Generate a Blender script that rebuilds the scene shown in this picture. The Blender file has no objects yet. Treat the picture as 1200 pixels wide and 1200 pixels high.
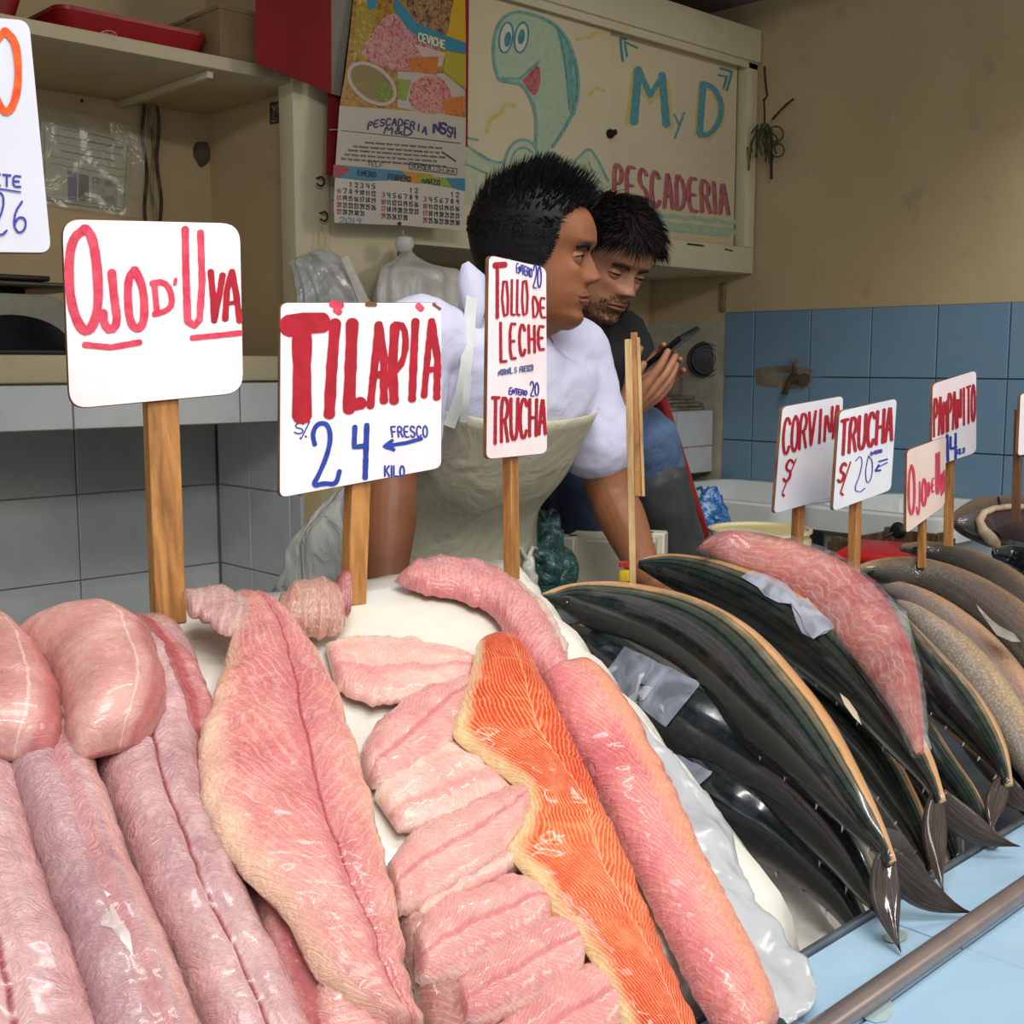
import bpy, bmesh, math, random
from math import sin, cos, tan, pi, sqrt, exp, atan2, radians
from mathutils import Vector, Matrix, noise as mnoise
random.seed(7)
R = random.Random(11)
SC = bpy.context.scene
COL = SC.collection

# ---------------------------------------------------------------- camera
FPX = 1400.0
YAW = radians(46.4)          # heading measured from +X towards +Y
PIT = math.atan(175 / FPX)   # camera looks slightly down
EYE = Vector((0, 0, 1.35))
FW = Vector((cos(YAW) * cos(PIT), sin(YAW) * cos(PIT), -sin(PIT)))
RT = Vector((sin(YAW), -cos(YAW), 0))
UP = RT.cross(FW)
cam_d = bpy.data.cameras.new('camera')
cam_d.sensor_width = 36.0
cam_d.sensor_fit = 'HORIZONTAL'
cam_d.lens = 36.0 * FPX / 1200
cam_d.clip_start = 0.02
cam = bpy.data.objects.new('camera', cam_d)
COL.objects.link(cam)
cam.matrix_world = Matrix(((RT.x, UP.x, -FW.x, EYE.x), (RT.y, UP.y, -FW.y, EYE.y),
                           (RT.z, UP.z, -FW.z, EYE.z), (0, 0, 0, 1)))
SC.camera = cam

# ---------------------------------------------------------------- light
SC.view_settings.view_transform = 'Standard'
SC.view_settings.look = 'None'
SC.view_settings.gamma = 1.0
SC.view_settings.use_curve_mapping = False
SC.view_settings.exposure = 0.0
w = bpy.data.worlds.new('overcast_sky')
SC.world = w
w.use_nodes = True
w.node_tree.nodes['Background'].inputs['Color'].default_value = (0.92, 0.95, 1.0, 1)
w.node_tree.nodes['Background'].inputs['Strength'].default_value = 0.47

def area(name, loc, look, sx, sy, power, col):
    l = bpy.data.lights.new(name, 'AREA')
    l.shape = 'RECTANGLE'; l.size = sx; l.size_y = sy; l.energy = power; l.color = col
    o = bpy.data.objects.new(name, l)
    COL.objects.link(o)
    o.location = loc
    o.rotation_euler = (Vector(look) - Vector(loc)).to_track_quat('-Z', 'Y').to_euler()
    return o
# bright translucent hall roof above the aisle in front of the stall, and the open street side
area('hall_skylight', (0.2, -0.9, 3.9), (0.9, 0.9, 0.9), 2.0, 0.9, 72, (1.0, 0.97, 0.93))
area('street_opening', (3.4, -2.4, 2.6), (1.2, 1.1, 1.0), 1.0, 0.8, 34, (1.0, 0.90, 0.78))

# both strip lights below are added, unseen sources that give the wet fish glints
area('stall_glint_light', (1.05, 0.66, 2.52), (1.05, 0.661, 0.9), 1.3, 0.07, 8.5, (1.0, 0.98, 0.95))
area('aisle_glint_light', (-0.3, -1.0, 2.5), (1.1, 0.8, 0.9), 1.3, 0.06, 20, (1.0, 0.98, 0.95))

# ---------------------------------------------------------------- pixel -> world helpers
def ray(px, py):
    return FW + RT * ((px - 600) / FPX) + UP * ((600 - py) / FPX)
def PD(px, py, d):                       # depth d along the optical axis
    return EYE + ray(px, py) * d
def PX(px, py, X):
    r = ray(px, py); return EYE + r * ((X - EYE.x) / r.x)
def PY(px, py, Y):
    r = ray(px, py); return EYE + r * ((Y - EYE.y) / r.y)
def PZ(px, py, Z):
    r = ray(px, py); return EYE + r * ((Z - EYE.z) / r.z)
def proj(p):
    q = Vector(p) - EYE; d = q.dot(FW)
    return 600 + FPX * q.dot(RT) / d, 600 - FPX * q.dot(UP) / d, d

# ---------------------------------------------------------------- objects
def tag(o, label=None, cat=None, group=None, kind=None):
    if label: o['label'] = label
    if cat: o['category'] = cat
    if group: o['group'] = group
    if kind: o['kind'] = kind
    return o
def empty(name, loc, label=None, cat=None, group=None, kind=None, rot=None):
    o = bpy.data.objects.new(name, None)
    COL.objects.link(o); o.location = loc
    o.empty_display_size = 0.05
    if rot: o.rotation_euler = rot
    return tag(o, label, cat, group, kind)
def wmat(o):
    m = Matrix.LocRotScale(o.location, o.rotation_euler, None)
    while o.parent is not None:
        o = o.parent
        m = Matrix.LocRotScale(o.location, o.rotation_euler, None) @ m
    return m
def link(name, me, m=None, parent=None, smooth=False):
    if m is not None and not me.materials:
        for mm in (m if isinstance(m, (list, tuple)) else [m]): me.materials.append(mm)
    if smooth:
        me.polygons.foreach_set('use_smooth', [True] * len(me.polygons))
    o = bpy.data.objects.new(name, me)
    COL.objects.link(o)
    if parent is not None:
        o.parent = parent
        inv = wmat(parent).inverted()          # vertices are given in world space
        o.location = inv.to_translation(); o.rotation_euler = inv.to_euler()
    return o
def mesh(name, vs, fs, m=None, parent=None, smooth=True, uv=None, fix=True):
    me = bpy.data.meshes.new(name)
    me.from_pydata([tuple(v) for v in vs], [], fs)
    if uv is not None:
        ul = me.uv_layers.new(name='UVMap')
        for lp in me.loops:
            ul.data[lp.index].uv = uv[lp.vertex_index]
    if fix:
        bm = bmesh.new(); bm.from_mesh(me)
        bmesh.ops.recalc_face_normals(bm, faces=bm.faces)
        bm.to_mesh(me); bm.free()
    me.update()
    return link(name, me, m, parent, smooth)
def from_bm(name, bm, m=None, parent=None, smooth=False):
    bmesh.ops.recalc_face_normals(bm, faces=bm.faces)
    me = bpy.data.meshes.new(name)
    bm.to_mesh(me); bm.free()
    return link(name, me, m, parent, smooth)
def autosmooth(o, ang=35):
    me = o.data
    bm = bmesh.new(); bm.from_mesh(me)
    a = radians(ang)
    for f in bm.faces: f.smooth = True
    for e in bm.edges:
        if len(e.link_faces) == 2 and e.calc_face_angle(0) > a: e.smooth = False
    bm.to_mesh(me); bm.free()
    return o
def box_bm(bm, lo, hi, mat=None):
    x0, y0, z0 = lo; x1, y1, z1 = hi
    vs = [bm.verts.new(p) for p in ((x0,y0,z0),(x1,y0,z0),(x1,y1,z0),(x0,y1,z0),(x0,y0,z1),(x1,y0,z1),(x1,y1,z1),(x0,y1,z1))]
    if mat is not None:
        for v in vs: v.co = mat @ v.co
    fs = [bm.faces.new([vs[i] for i in f]) for f in ((0,3,2,1),(4,5,6,7),(0,1,5,4),(1,2,6,5),(2,3,7,6),(3,0,4,7))]
    return vs, fs
def box(name, lo, hi, m, parent=None, bev=0.0, seg=2, mat=None):
    bm = bmesh.new()
    box_bm(bm, lo, hi, mat)
    if bev > 0:
        bmesh.ops.bevel(bm, geom=list(bm.edges), offset=bev, segments=seg, affect='EDGES', profile=0.5)
    o = from_bm(name, bm, m, parent)
    if bev > 0: autosmooth(o, 40)
    return o
def frames(pts):
    n = len(pts); T = []
    for i in range(n):
        a = pts[max(0, i-1)]; b = pts[min(n-1, i+1)]
        T.append((b - a).normalized())
    return T
def tube_vf(pts, rad, seg=12, up=Vector((0,0,1)), rad2=None, caps=True, off=0):
    pts = [Vector(p) for p in pts]; T = frames(pts); vs = []; fs = []
    if not isinstance(rad, (list, tuple)): rad = [rad] * len(pts)
    if rad2 is None: rad2 = rad
    elif not isinstance(rad2, (list, tuple)): rad2 = [rad2] * len(pts)
    U = up - T[0] * up.dot(T[0])
    if U.length < 1e-4: U = Vector((1,0,0)) - T[0] * T[0].x
    U.normalize()
    for i, p in enumerate(pts):
        U = U - T[i] * U.dot(T[i]); U.normalize()
        S = T[i].cross(U)
        for k in range(seg):
            a = 2*pi*k/seg
            vs.append(p + S*(cos(a)*rad[i]) + U*(sin(a)*rad2[i]))
    n = len(pts)
    for i in range(n-1):
        for k in range(seg):
            a = off+i*seg+k; b = off+i*seg+(k+1) % seg
            fs.append((a, b, b+seg, a+seg))
    if caps:
        fs.append(tuple(off+k for k in range(seg))[::-1])
        fs.append(tuple(off+(n-1)*seg+k for k in range(seg)))
    return vs, fs
def tube(name, pts, rad, m, parent=None, seg=12, rad2=None, up=Vector((0,0,1)), smooth=True):
    vs, fs = tube_vf(pts, rad, seg, up, rad2)
    o = mesh(name, vs, fs, m, parent, smooth)
    autosmooth(o, 50)
    return o
def multi_tube(name, list_, m, parent=None, seg=8):
    V = []; F = []
    for pts, rad in list_:
        v, f = tube_vf(pts, rad, seg, off=len(V)); V += v; F += f
    return autosmooth(mesh(name, V, F, m, parent), 50)
def lathe(name, prof, c, m, parent=None, seg=32, axis=None):
    """prof: list of (r, z)."""
    vs = []; fs = []
    A = (axis or Vector((0,0,1))).normalized()
    B = A.orthogonal().normalized(); Cc = A.cross(B)
    for r, z in prof:
        for k in range(seg):
            a = 2*pi*k/seg
            vs.append(Vector(c) + A*z + (B*cos(a) + Cc*sin(a))*r)
    n = len(prof)
    for i in range(n-1):
        for k in range(seg):
            a = i*seg+k; b = i*seg+(k+1) % seg
            fs.append((a, b, b+seg, a+seg))
    if prof[0][0] > 1e-5: fs.append(tuple(range(seg)))
    if prof[-1][0] > 1e-5: fs.append(tuple((n-1)*seg+k for k in range(seg)))
    o = mesh(name, vs, fs, m, parent)
    return autosmooth(o, 40)
def lerp(a, b, t): return a + (b - a) * t
def sstep(a, b, x):
    t = max(0.0, min(1.0, (x - a) / (b - a))); return t*t*(3-2*t)
def interp(tab, x):
    if x <= tab[0][0]: return tab[0][1]
    for (a, va), (b, vb) in zip(tab, tab[1:]):
        if x <= b:
            t = (x-a)/(b-a); return va + (vb-va)*t
    return tab[-1][1]
def sinterp(tab, x):                      # smooth (Catmull-Rom) table interpolation
    xs = [t[0] for t in tab]; ys = [t[1] for t in tab]
    if x <= xs[0]: return ys[0]
    if x >= xs[-1]: return ys[-1]
    i = max(k for k in range(len(xs)-1) if xs[k] <= x)
    def slope(k):
        if k <= 0: return (ys[1]-ys[0])/(xs[1]-xs[0])
        if k >= len(xs)-1: return (ys[-1]-ys[-2])/(xs[-1]-xs[-2])
        return (ys[k+1]-ys[k-1])/(xs[k+1]-xs[k-1])
    h = xs[i+1]-xs[i]; t = (x-xs[i])/h
    a = 2*t**3-3*t*t+1; b = t**3-2*t*t+t; c = -2*t**3+3*t*t; d = t**3-t*t
    return a*ys[i]+b*h*slope(i)+c*ys[i+1]+d*h*slope(i+1)
def crspline(pts, n):                     # resample any-dim control tuples to n points
    k = len(pts); dim = len(pts[0]); ts = [0.0]
    for a, b in zip(pts, pts[1:]):
        ts.append(ts[-1] + max(1e-6, sqrt(sum((a[j]-b[j])**2 for j in range(min(dim, 2))))))
    out = []
    tabs = [[(ts[i], pts[i][j]) for i in range(k)] for j in range(dim)]
    for i in range(n):
        x = ts[-1]*i/(n-1)
        out.append(tuple(sinterp(tabs[j], x) for j in range(dim)))
    return out

# ---------------------------------------------------------------- materials
def srgb(h):
    if isinstance(h, str):
        h = h.lstrip('#'); c = [int(h[i:i+2], 16)/255 for i in (0, 2, 4)]
    else: c = list(h)
    return tuple(x/12.92 if x <= 0.04045 else ((x+0.055)/1.055)**2.4 for x in c)
class NT:
    def __init__(s, name):
        s.m = bpy.data.materials.new(name); s.m.use_nodes = True
        s.t = s.m.node_tree; s.b = s.t.nodes['Principled BSDF']
    def n(s, ty, **kw):
        nd = s.t.nodes.new(ty)
        for k, v in kw.items():
            if k in nd.inputs.keys() if isinstance(k, str) else False: nd.inputs[k].default_value = v
            else: setattr(nd, k, v)
        return nd
    def l(s, a, b): s.t.links.new(a, b)
    def coord(s, kind='Object', scale=(1,1,1)):
        tc = s.n('ShaderNodeTexCoord'); mp = s.n('ShaderNodeMapping')
        mp.inputs['Scale'].default_value = scale
        s.l(tc.outputs[kind], mp.inputs['Vector'])
        return mp.outputs['Vector']
    def noise(s, vec, scale, detail=3, rough=0.5, dist=0.0):
        nd = s.n('ShaderNodeTexNoise')
        nd.inputs['Scale'].default_value = scale; nd.inputs['Detail'].default_value = detail
        nd.inputs['Roughness'].default_value = rough; nd.inputs['Distortion'].default_value = dist
        s.l(vec, nd.inputs['Vector']); return nd.outputs['Fac']
    def wave(s, vec, scale, dist=0.0, detail=2, dscale=1.0, direction='X', profile='SIN'):
        nd = s.n('ShaderNodeTexWave'); nd.bands_direction = direction; nd.wave_profile = profile
        nd.inputs['Scale'].default_value = scale; nd.inputs['Distortion'].default_value = dist
        nd.inputs['Detail'].default_value = detail; nd.inputs['Detail Scale'].default_value = dscale
        s.l(vec, nd.inputs['Vector']); return nd.outputs['Fac']
    def ramp(s, fac, stops, interp='LINEAR'):
        nd = s.n('ShaderNodeValToRGB'); e = nd.color_ramp.elements; nd.color_ramp.interpolation = interp
        while len(e) < len(stops): e.new(0.5)
        for el, (p, c) in zip(e, stops):
            el.position = p; el.color = (*c[:3], 1) if not isinstance(c, (int, float)) else (c, c, c, 1)
        s.l(fac, nd.inputs['Fac']); return nd.outputs['Color']
    def mix(s, fac, a, b, mode='MIX'):
        nd = s.n('ShaderNodeMix', data_type='RGBA', blend_type=mode)
        for v, i in ((fac, 0), (a, 6), (b, 7)):
            if isinstance(v, (int, float)): nd.inputs[i].default_value = v if i == 0 else (v, v, v, 1)
            elif isinstance(v, tuple): nd.inputs[i].default_value = (*v[:3], 1)
            else: s.l(v, nd.inputs[i])
        return nd.outputs[2]
    def math(s, op, a, b=None, clamp=False):
        nd = s.n('ShaderNodeMath', operation=op, use_clamp=clamp)
        for v, i in ((a, 0), (b, 1)):
            if v is None: continue
            if isinstance(v, (int, float)): nd.inputs[i].default_value = v
            else: s.l(v, nd.inputs[i])
        return nd.outputs[0]
    def sep(s, vec):
        nd = s.n('ShaderNodeSeparateXYZ'); s.l(vec, nd.inputs[0]); return nd.outputs
    def comb(s, x, y, z):
        nd = s.n('ShaderNodeCombineXYZ')
        for v, i in ((x, 0), (y, 1), (z, 2)):
            if isinstance(v, (int, float)): nd.inputs[i].default_value = v
            else: s.l(v, nd.inputs[i])
        return nd.outputs[0]
    def set(s, **kw):
        names = {'base': 'Base Color', 'rough': 'Roughness', 'metal': 'Metallic', 'sss': 'Subsurface Weight', 'spec': 'Specular IOR Level',
                 'alpha': 'Alpha', 'trans': 'Transmission Weight', 'ior': 'IOR', 'coat': 'Coat Weight', 'coatr': 'Coat Roughness', 'sheen': 'Sheen Weight'}
        for k, v in kw.items():
            i = s.b.inputs[names[k]]
            if isinstance(v, (int, float)): i.default_value = v
            elif isinstance(v, tuple): i.default_value = (*v[:3], 1)
            else: s.l(v, i)
        return s
    def bump(s, h, strength=0.3, dist=0.002):
        nd = s.n('ShaderNodeBump'); nd.inputs['Strength'].default_value = strength; nd.inputs['Distance'].default_value = dist
        s.l(h, nd.inputs['Height']); s.l(nd.outputs[0], s.b.inputs['Normal']); return s
    def sub(s, w, rad=(0.012, 0.004, 0.002)):
        s.b.inputs['Subsurface Weight'].default_value = w
        s.b.inputs['Subsurface Radius'].default_value = rad
        s.b.inputs['Subsurface Scale'].default_value = 1.0
        return s
MATS = {}
def M(name, col, rough=0.6, col2=None, scale=8, bump=0.0, bscale=None, metal=0.0, spec=0.5, detail=4, lo=0.35, hi=0.65, coord='Object', coat=0.0, stretch=(1,1,1), bdist=0.002):
    if name in MATS: return MATS[name]
    t = NT(name)
    c1 = srgb(col); base = c1
    v = None
    if col2 is not None or bump > 0: v = t.coord(coord, stretch)
    if col2 is not None:
        base = t.ramp(t.noise(v, scale, detail), [(lo, c1), (hi, srgb(col2))])
    t.set(base=base, rough=rough, metal=metal, spec=spec, coat=coat)
    if bump > 0: t.bump(t.noise(v, bscale or scale*4, 4), bump, bdist)
    MATS[name] = t.m
    return t.m
# ---------------------------------------------------------------- painted lettering and flat print on real planes
class Plane:
    def __init__(s, o, n):
        s.o = Vector(o); s.n = Vector(n).normalized()
        if (EYE - s.o).dot(s.n) < 0: s.n = -s.n
    def at(s, px, py, h=0.0):
        r = ray(px, py); o = s.o + s.n*h
        return EYE + r*((o - EYE).dot(s.n)/r.dot(s.n))
GL = {
 'A': [[(0,0),(.42,1),(.58,1),(1,0)],[(.2,.36),(.8,.36)]],
 'B': [[(0,0),(0,1),(.7,1),(.9,.8),(.7,.53),(0,.53)],[(.7,.53),(1,.27),(.75,0),(0,0)]],
 'C': [[(.95,.82),(.7,1),(.3,1),(0,.7),(0,.3),(.3,0),(.7,0),(.95,.18)]],
 'D': [[(0,0),(0,1),(.55,1),(1,.65),(1,.35),(.55,0),(0,0)]],
 'E': [[(.95,1),(0,1),(0,0),(.95,0)],[(0,.5),(.75,.5)]],
 'F': [[(.95,1),(0,1),(0,0)],[(0,.52),(.75,.52)]],
 'G': [[(.95,.82),(.7,1),(.3,1),(0,.7),(0,.3),(.3,0),(.75,0),(.95,.2),(.95,.45),(.55,.45)]],
 'H': [[(0,0),(0,1)],[(1,0),(1,1)],[(0,.5),(1,.5)]],
 'I': [[(.5,0),(.5,1)]],
 'J': [[(.85,1),(.85,.25),(.6,0),(.25,0),(0,.25)]],
 'K': [[(0,0),(0,1)],[(.95,1),(.05,.45)],[(.3,.6),(1,0)]],
 'L': [[(0,1),(0,0),(.95,0)]],
 'M': [[(0,0),(.1,1),(.5,.35),(.9,1),(1,0)]],
 'N': [[(0,0),(0,1),(1,0),(1,1)]],
 'O': [[(.5,1),(.15,.88),(0,.55),(.05,.2),(.35,0),(.65,0),(.95,.2),(1,.55),(.85,.88),(.5,1)]],
 'P': [[(0,0),(0,1),(.7,1),(1,.78),(.7,.5),(0,.5)]],
 'Q': [[(.5,1),(0,.6),(.1,.15),(.5,0),(.9,.15),(1,.6),(.5,1)],[(.6,.3),(1,-.05)]],
 'R': [[(0,0),(0,1),(.7,1),(1,.78),(.7,.5),(0,.5)],[(.5,.5),(1,0)]],
 'S': [[(.95,.85),(.65,1),(.25,1),(0,.78),(.2,.56),(.8,.44),(1,.22),(.75,0),(.3,0),(0,.15)]],
 'T': [[(0,1),(1,1)],[(.5,1),(.5,0)]],
 'U': [[(0,1),(0,.22),(.3,0),(.7,0),(1,.22),(1,1)]],
 'V': [[(0,1),(.5,0),(1,1)]],
 'X': [[(0,1),(1,0)],[(0,0),(1,1)]],
 'Y': [[(0,1),(.5,.5)],[(1,1),(.3,-.3)]],
 'Z': [[(0,1),(1,1),(0,0),(1,0)]],
 '0': [[(.5,1),(.1,.82),(0,.5),(.1,.18),(.5,0),(.9,.18),(1,.5),(.9,.82),(.5,1)]],
 '1': [[(.2,.75),(.55,1),(.55,0)]],
 '2': [[(.05,.72),(.15,.93),(.5,1),(.9,.85),(.9,.6),(.5,.3),(0,0),(1,0)]],
 '3': [[(.05,.9),(.5,1),(.9,.78),(.45,.53),(.95,.28),(.5,0),(.05,.12)]],
 '4': [[(.1,1),(.05,.45),(.95,.45)],[(.75,1),(.75,0)]],
 '5': [[(.9,1),(.15,1),(.1,.55),(.6,.6),(.95,.3),(.6,0),(.05,.08)]],
 '6': [[(.85,.95),(.35,.85),(.05,.4),(.2,.05),(.6,0),(.95,.2),(.8,.48),(.4,.5),(.1,.3)]],
 '7': [[(0,1),(1,1),(.4,0)]],
 '8': [[(.5,1),(.12,.8),(.4,.55),(.95,.25),(.5,0),(.05,.25),(.6,.55),(.88,.8),(.5,1)]],
 '9': [[(.9,.7),(.5,.45),(.1,.68),(.4,1),(.85,.9),(.9,.5),(.6,0)]],
 '&': [[(1,0),(.2,.75),(.45,1),(.7,.78),(.05,.3),(.3,0),(.95,.4)]],
 '-': [[(.1,.5),(.9,.5)]], '.': [[(.4,0),(.5,.08)]], ':': [[(.5,.2),(.5,.25)],[(.5,.7),(.5,.75)]], '/': [[(0,0),(1,1)]],
 "'": [[(.5,1),(.4,.7)]],
}
def densify(pts, step):
    out = [pts[0]]
    for a, b in zip(pts, pts[1:]):
        L = math.hypot(b[0]-a[0], b[1]-a[1]); k = max(1, int(L/step))
        for i in range(1, k+1): out.append((a[0]+(b[0]-a[0])*i/k, a[1]+(b[1]-a[1])*i/k))
    return out
def smooth_poly(pts, it=1):
    for _ in range(it):
        closed = pts[0] == pts[-1]
        q = [pts[0]]
        for a, b in zip(pts, pts[1:]):
            q.append((a[0]*.75+b[0]*.25, a[1]*.75+b[1]*.25)); q.append((a[0]*.25+b[0]*.75, a[1]*.25+b[1]*.75))
        q.append(pts[-1]); pts = q
    return pts
def ribbon(pts, wd, V, F, rough=0.0, seed=0, capn=5):
    """flat ribbon in picture-plane units with round ends; appends 2-D verts."""
    pts = densify(pts, max(1.2, wd*0.6)); n = len(pts)
    if n < 2: return
    base = len(V); row = []
    rr = random.Random(seed)
    T = []
    for i in range(n):
        a = pts[max(0, i-1)]; b = pts[min(n-1, i+1)]
        L = math.hypot(b[0]-a[0], b[1]-a[1]) or 1
        T.append(((b[0]-a[0])/L, (b[1]-a[1])/L))
    def cs(p, t, h, e):
        row.append((len(V), len(V)+1))
        V.append((p[0]-t[1]*h+t[0]*e, p[1]+t[0]*h+t[1]*e)); V.append((p[0]+t[1]*h+t[0]*e, p[1]-t[0]*h+t[1]*e))
    w2 = wd/2
    for k in range(capn):
        a = pi/2*(k+0.3)/capn
        cs(pts[0], T[0], w2*sin(a), -w2*cos(a)*.8)
    for i in range(n): cs(pts[i], T[i], w2*(1+rr.uniform(-rough, rough)), 0)
    for k in range(capn)[::-1]:
        a = pi/2*(k+0.3)/capn
        cs(pts[-1], T[-1], w2*sin(a), w2*cos(a)*.8)
    for (a, b), (c, d) in zip(row, row[1:]): F.append((a, b, d, c))
def paint(name, plane, strokes, m, parent, h=0.0006, rough=0.08):
    """strokes: list of (points in photo pixels, width); all on one real plane, a hair proud of it."""
    V3 = []; F3 = []
    for i, (pts, wd) in enumerate(strokes):
        V = []; F = []
        ribbon(pts, wd, V, F, rough, i)
        o = len(V3)
        V3 += [plane.at(x, y, h + 0.00003*(i % 7) + 0.000012*(k//2)) for k, (x, y) in enumerate(V)]
        F3 += [tuple(o+k for k in f) for f in F]
    o = mesh(name, V3, F3, m, parent, False, fix=False)
    return o
def fill(name, plane, polys, m, parent, h=0.0004):
    V = []; F = []
    for pl in polys:
        o = len(V); V += [plane.at(x, y, h) for x, y in pl]; F.append(tuple(range(o, len(V))))
    bm = bmesh.new()
    vs = [bm.verts.new(v) for v in V]
    for f in F:
        try: bm.faces.new([vs[i] for i in f])
        except ValueError: pass
    bmesh.ops.triangulate(bm, faces=bm.faces, ngon_method='EAR_CLIP')
    me = bpy.data.meshes.new(name); bm.to_mesh(me); bm.free()
    return link(name, me, m, parent)
def text(s, tl, tr, bl, br, wd, fillr=0.72, widths=None, sm=1, only=None):
    """strokes of a hand-lettered word filling the quad tl tr bl br (photo pixels)."""
    out = []; n = len(s)
    ws = widths or [0.45 if c in "I'.:" else (0.6 if c in '-1' else (0.5 if c == ' ' else 1.0)) for c in s]
    pick = only
    tot = sum(ws); acc = 0
    def q(u, v):
        tx = tl[0]+(tr[0]-tl[0])*u, tl[1]+(tr[1]-tl[1])*u
        bx = bl[0]+(br[0]-bl[0])*u, bl[1]+(br[1]-bl[1])*u
        return (bx[0]+(tx[0]-bx[0])*v, bx[1]+(tx[1]-bx[1])*v)
    for ci, (c, w_) in enumerate(zip(s, ws)):
        u0 = (acc + w_*(1-fillr)/2)/tot; u1 = (acc + w_*(1+fillr)/2)/tot; acc += w_
        if c == ' ' or (pick is not None and ci != pick): continue
        for st in GL[c.upper()]:
            p = [(u0+(u1-u0)*x, y) for x, y in st]
            if sm and len(p) > 3: p = smooth_poly(p, sm)
            out.append(([q(x, y) for x, y in p], wd))
    return out
def word(name, plane, s, tl, tr, bl, br, wd, fillr, m, parent, h=0.0006):
    """one painted object per letter"""
    for i, c in enumerate(s):
        if c != ' ': paint(name, plane, text(s, tl, tr, bl, br, wd, fillr, only=i), m, parent, h)
def small_print(o):
    o['kind'] = 'stuff'; return o
# ================================================================ SETTING
XW, YB, YC, XP = 3.13, 2.62, 2.20, 1.50      # right wall, back wall, cabinet front, partition
ZT = 1.507                                   # top of the tiled band
ZS = 1.36                                    # side shelf top
ZCEIL = 2.43
def plaster(name, c1, c2, dirt='#6b5a40'):
    t = NT(name); v = t.coord('Object')
    a = t.ramp(t.noise(v, 1.6, 5, 0.6), [(0.32, srgb(c1)), (0.68, srgb(c2))])
    spots = t.ramp(t.noise(v, 7.0, 6, 0.62, 0.4), [(0.30, 1.0), (0.40, 0.0)])
    b = t.mix(t.math('MULTIPLY', spots, 0.22), a, srgb(dirt))
    t.set(base=b, rough=0.75, spec=0.3)
    h = t.math('ADD', t.noise(v, 30, 4), t.math('MULTIPLY', t.noise(v, 3.5, 3), 1.5))
    t.bump(h, 0.35, 0.003)
    return t.m
m_wall = plaster('cream_wall_paint', '#c9b48c', '#b9a279')
m_panel = plaster('cream_board_paint', '#d6c6a0', '#c8b78f')
m_ceil = plaster('grey_ceiling_paint', '#8a8579', '#787367')
m_floor = M('wet_concrete', '#6c6a66', 0.45, '#55534f', 4, 0.3, 30)
m_grout_d = M('dark_grout', '#33424d', 0.85, '#48535a', 20)
m_grout_l = M('pale_grout', '#a9a48e', 0.85, '#c2bca6', 15)
def tile_mat(name, c1, c2, rough=0.28):
    t = NT(name); v = t.coord('Object')
    n = t.n('ShaderNodeObjectInfo')
    a = t.mix(t.math('MULTIPLY', n.outputs['Random'], 0.55), srgb(c1), srgb(c2))
    sm = t.ramp(t.noise(v, 9, 5, 0.6), [(0.45, 0.0), (0.75, 1.0)])
    a = t.mix(t.math('MULTIPLY', sm, 0.25), a, srgb('#8d8a7c'))
    t.set(base=a, rough=rough, spec=0.5)
    t.bump(t.noise(v, 14, 2), 0.12, 0.002)
    return t.m
m_bluetile = tile_mat('blue_wall_tile', '#7393ab', '#6788a3')
m_whitetile = tile_mat('white_wall_tile', '#cfd3d2', '#c3c9ca')
m_bluewhite = tile_mat('pale_blue_ledge_tile', '#a3c2d8', '#96b8d0', 0.18)

def tile_mesh(w, h, th=0.006, bev=0.0018):
    bm = bmesh.new()
    box_bm(bm, (0, 0, 0), (w, h, th))
    top = [e for e in bm.edges if all(v.co.z > th*0.5 for v in e.verts)]
    bmesh.ops.bevel(bm, geom=top, offset=bev, segments=1, affect='EDGES')
    bmesh.ops.recalc_face_normals(bm, faces=bm.faces)
    me = bpy.data.meshes.new('tile'); bm.to_mesh(me); bm.free()
    return me
_tc = {}
def tiles(parent, o, eu, ev, en, us, vs, m, gap=0.003, th=0.006, name='tile', skip=None):
    """us, vs: joint positions along eu / ev."""
    inv = wmat(parent).inverted()
    eu, ev, en, o = Vector(eu), Vector(ev), Vector(en), Vector(o)
    if eu.cross(ev).dot(en) < 0:
        us = [-u for u in reversed(us)]; eu = -eu
        flip = True
    for i in range(len(us)-1):
        for j in range(len(vs)-1):
            if skip and skip(us[i], vs[j]): continue
            w_, h_ = us[i+1]-us[i]-gap, vs[j+1]-vs[j]-gap
            if w_ < 0.004 or h_ < 0.004: continue
            key = (round(w_, 4), round(h_, 4), m.name, th)
            if key not in _tc:
                me = tile_mesh(w_, h_, th); me.materials.append(m); _tc[key] = me
            ob = bpy.data.objects.new(name, _tc[key]); COL.objects.link(ob)
            ob.parent = parent
            p = o + eu*(us[i]+gap/2) + ev*(vs[j]+gap/2)
            mt = Matrix(((eu.x, ev.x, en.x, p.x), (eu.y, ev.y, en.y, p.y), (eu.z, ev.z, en.z, p.z), (0,0,0,1)))
            jit = Matrix.Rotation(radians(R.uniform(-.25, .25)), 4, 'X') @ Matrix.Rotation(radians(R.uniform(-.25, .25)), 4, 'Y')
            ob.matrix_local = inv @ mt @ jit

floor = box('floor', (-1.5, -2.5, -0.1), (XW+0.1, YB+0.1, 0), m_floor); tag(floor, kind='structure')
wr = box('wall_right', (XW, -1.2, 0), (XW+0.12, YB+0.12, ZCEIL), m_wall); tag(wr, kind='structure')
wb = box('wall_back', (-1.5, YB, 0), (XW, YB+0.12, ZCEIL), m_wall); tag(wb, kind='structure')
ce = box('ceiling', (-1.5, 0.75, ZCEIL), (XW+0.12, YB+0.12, ZCEIL+0.1), m_ceil); tag(ce, kind='structure')
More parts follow.
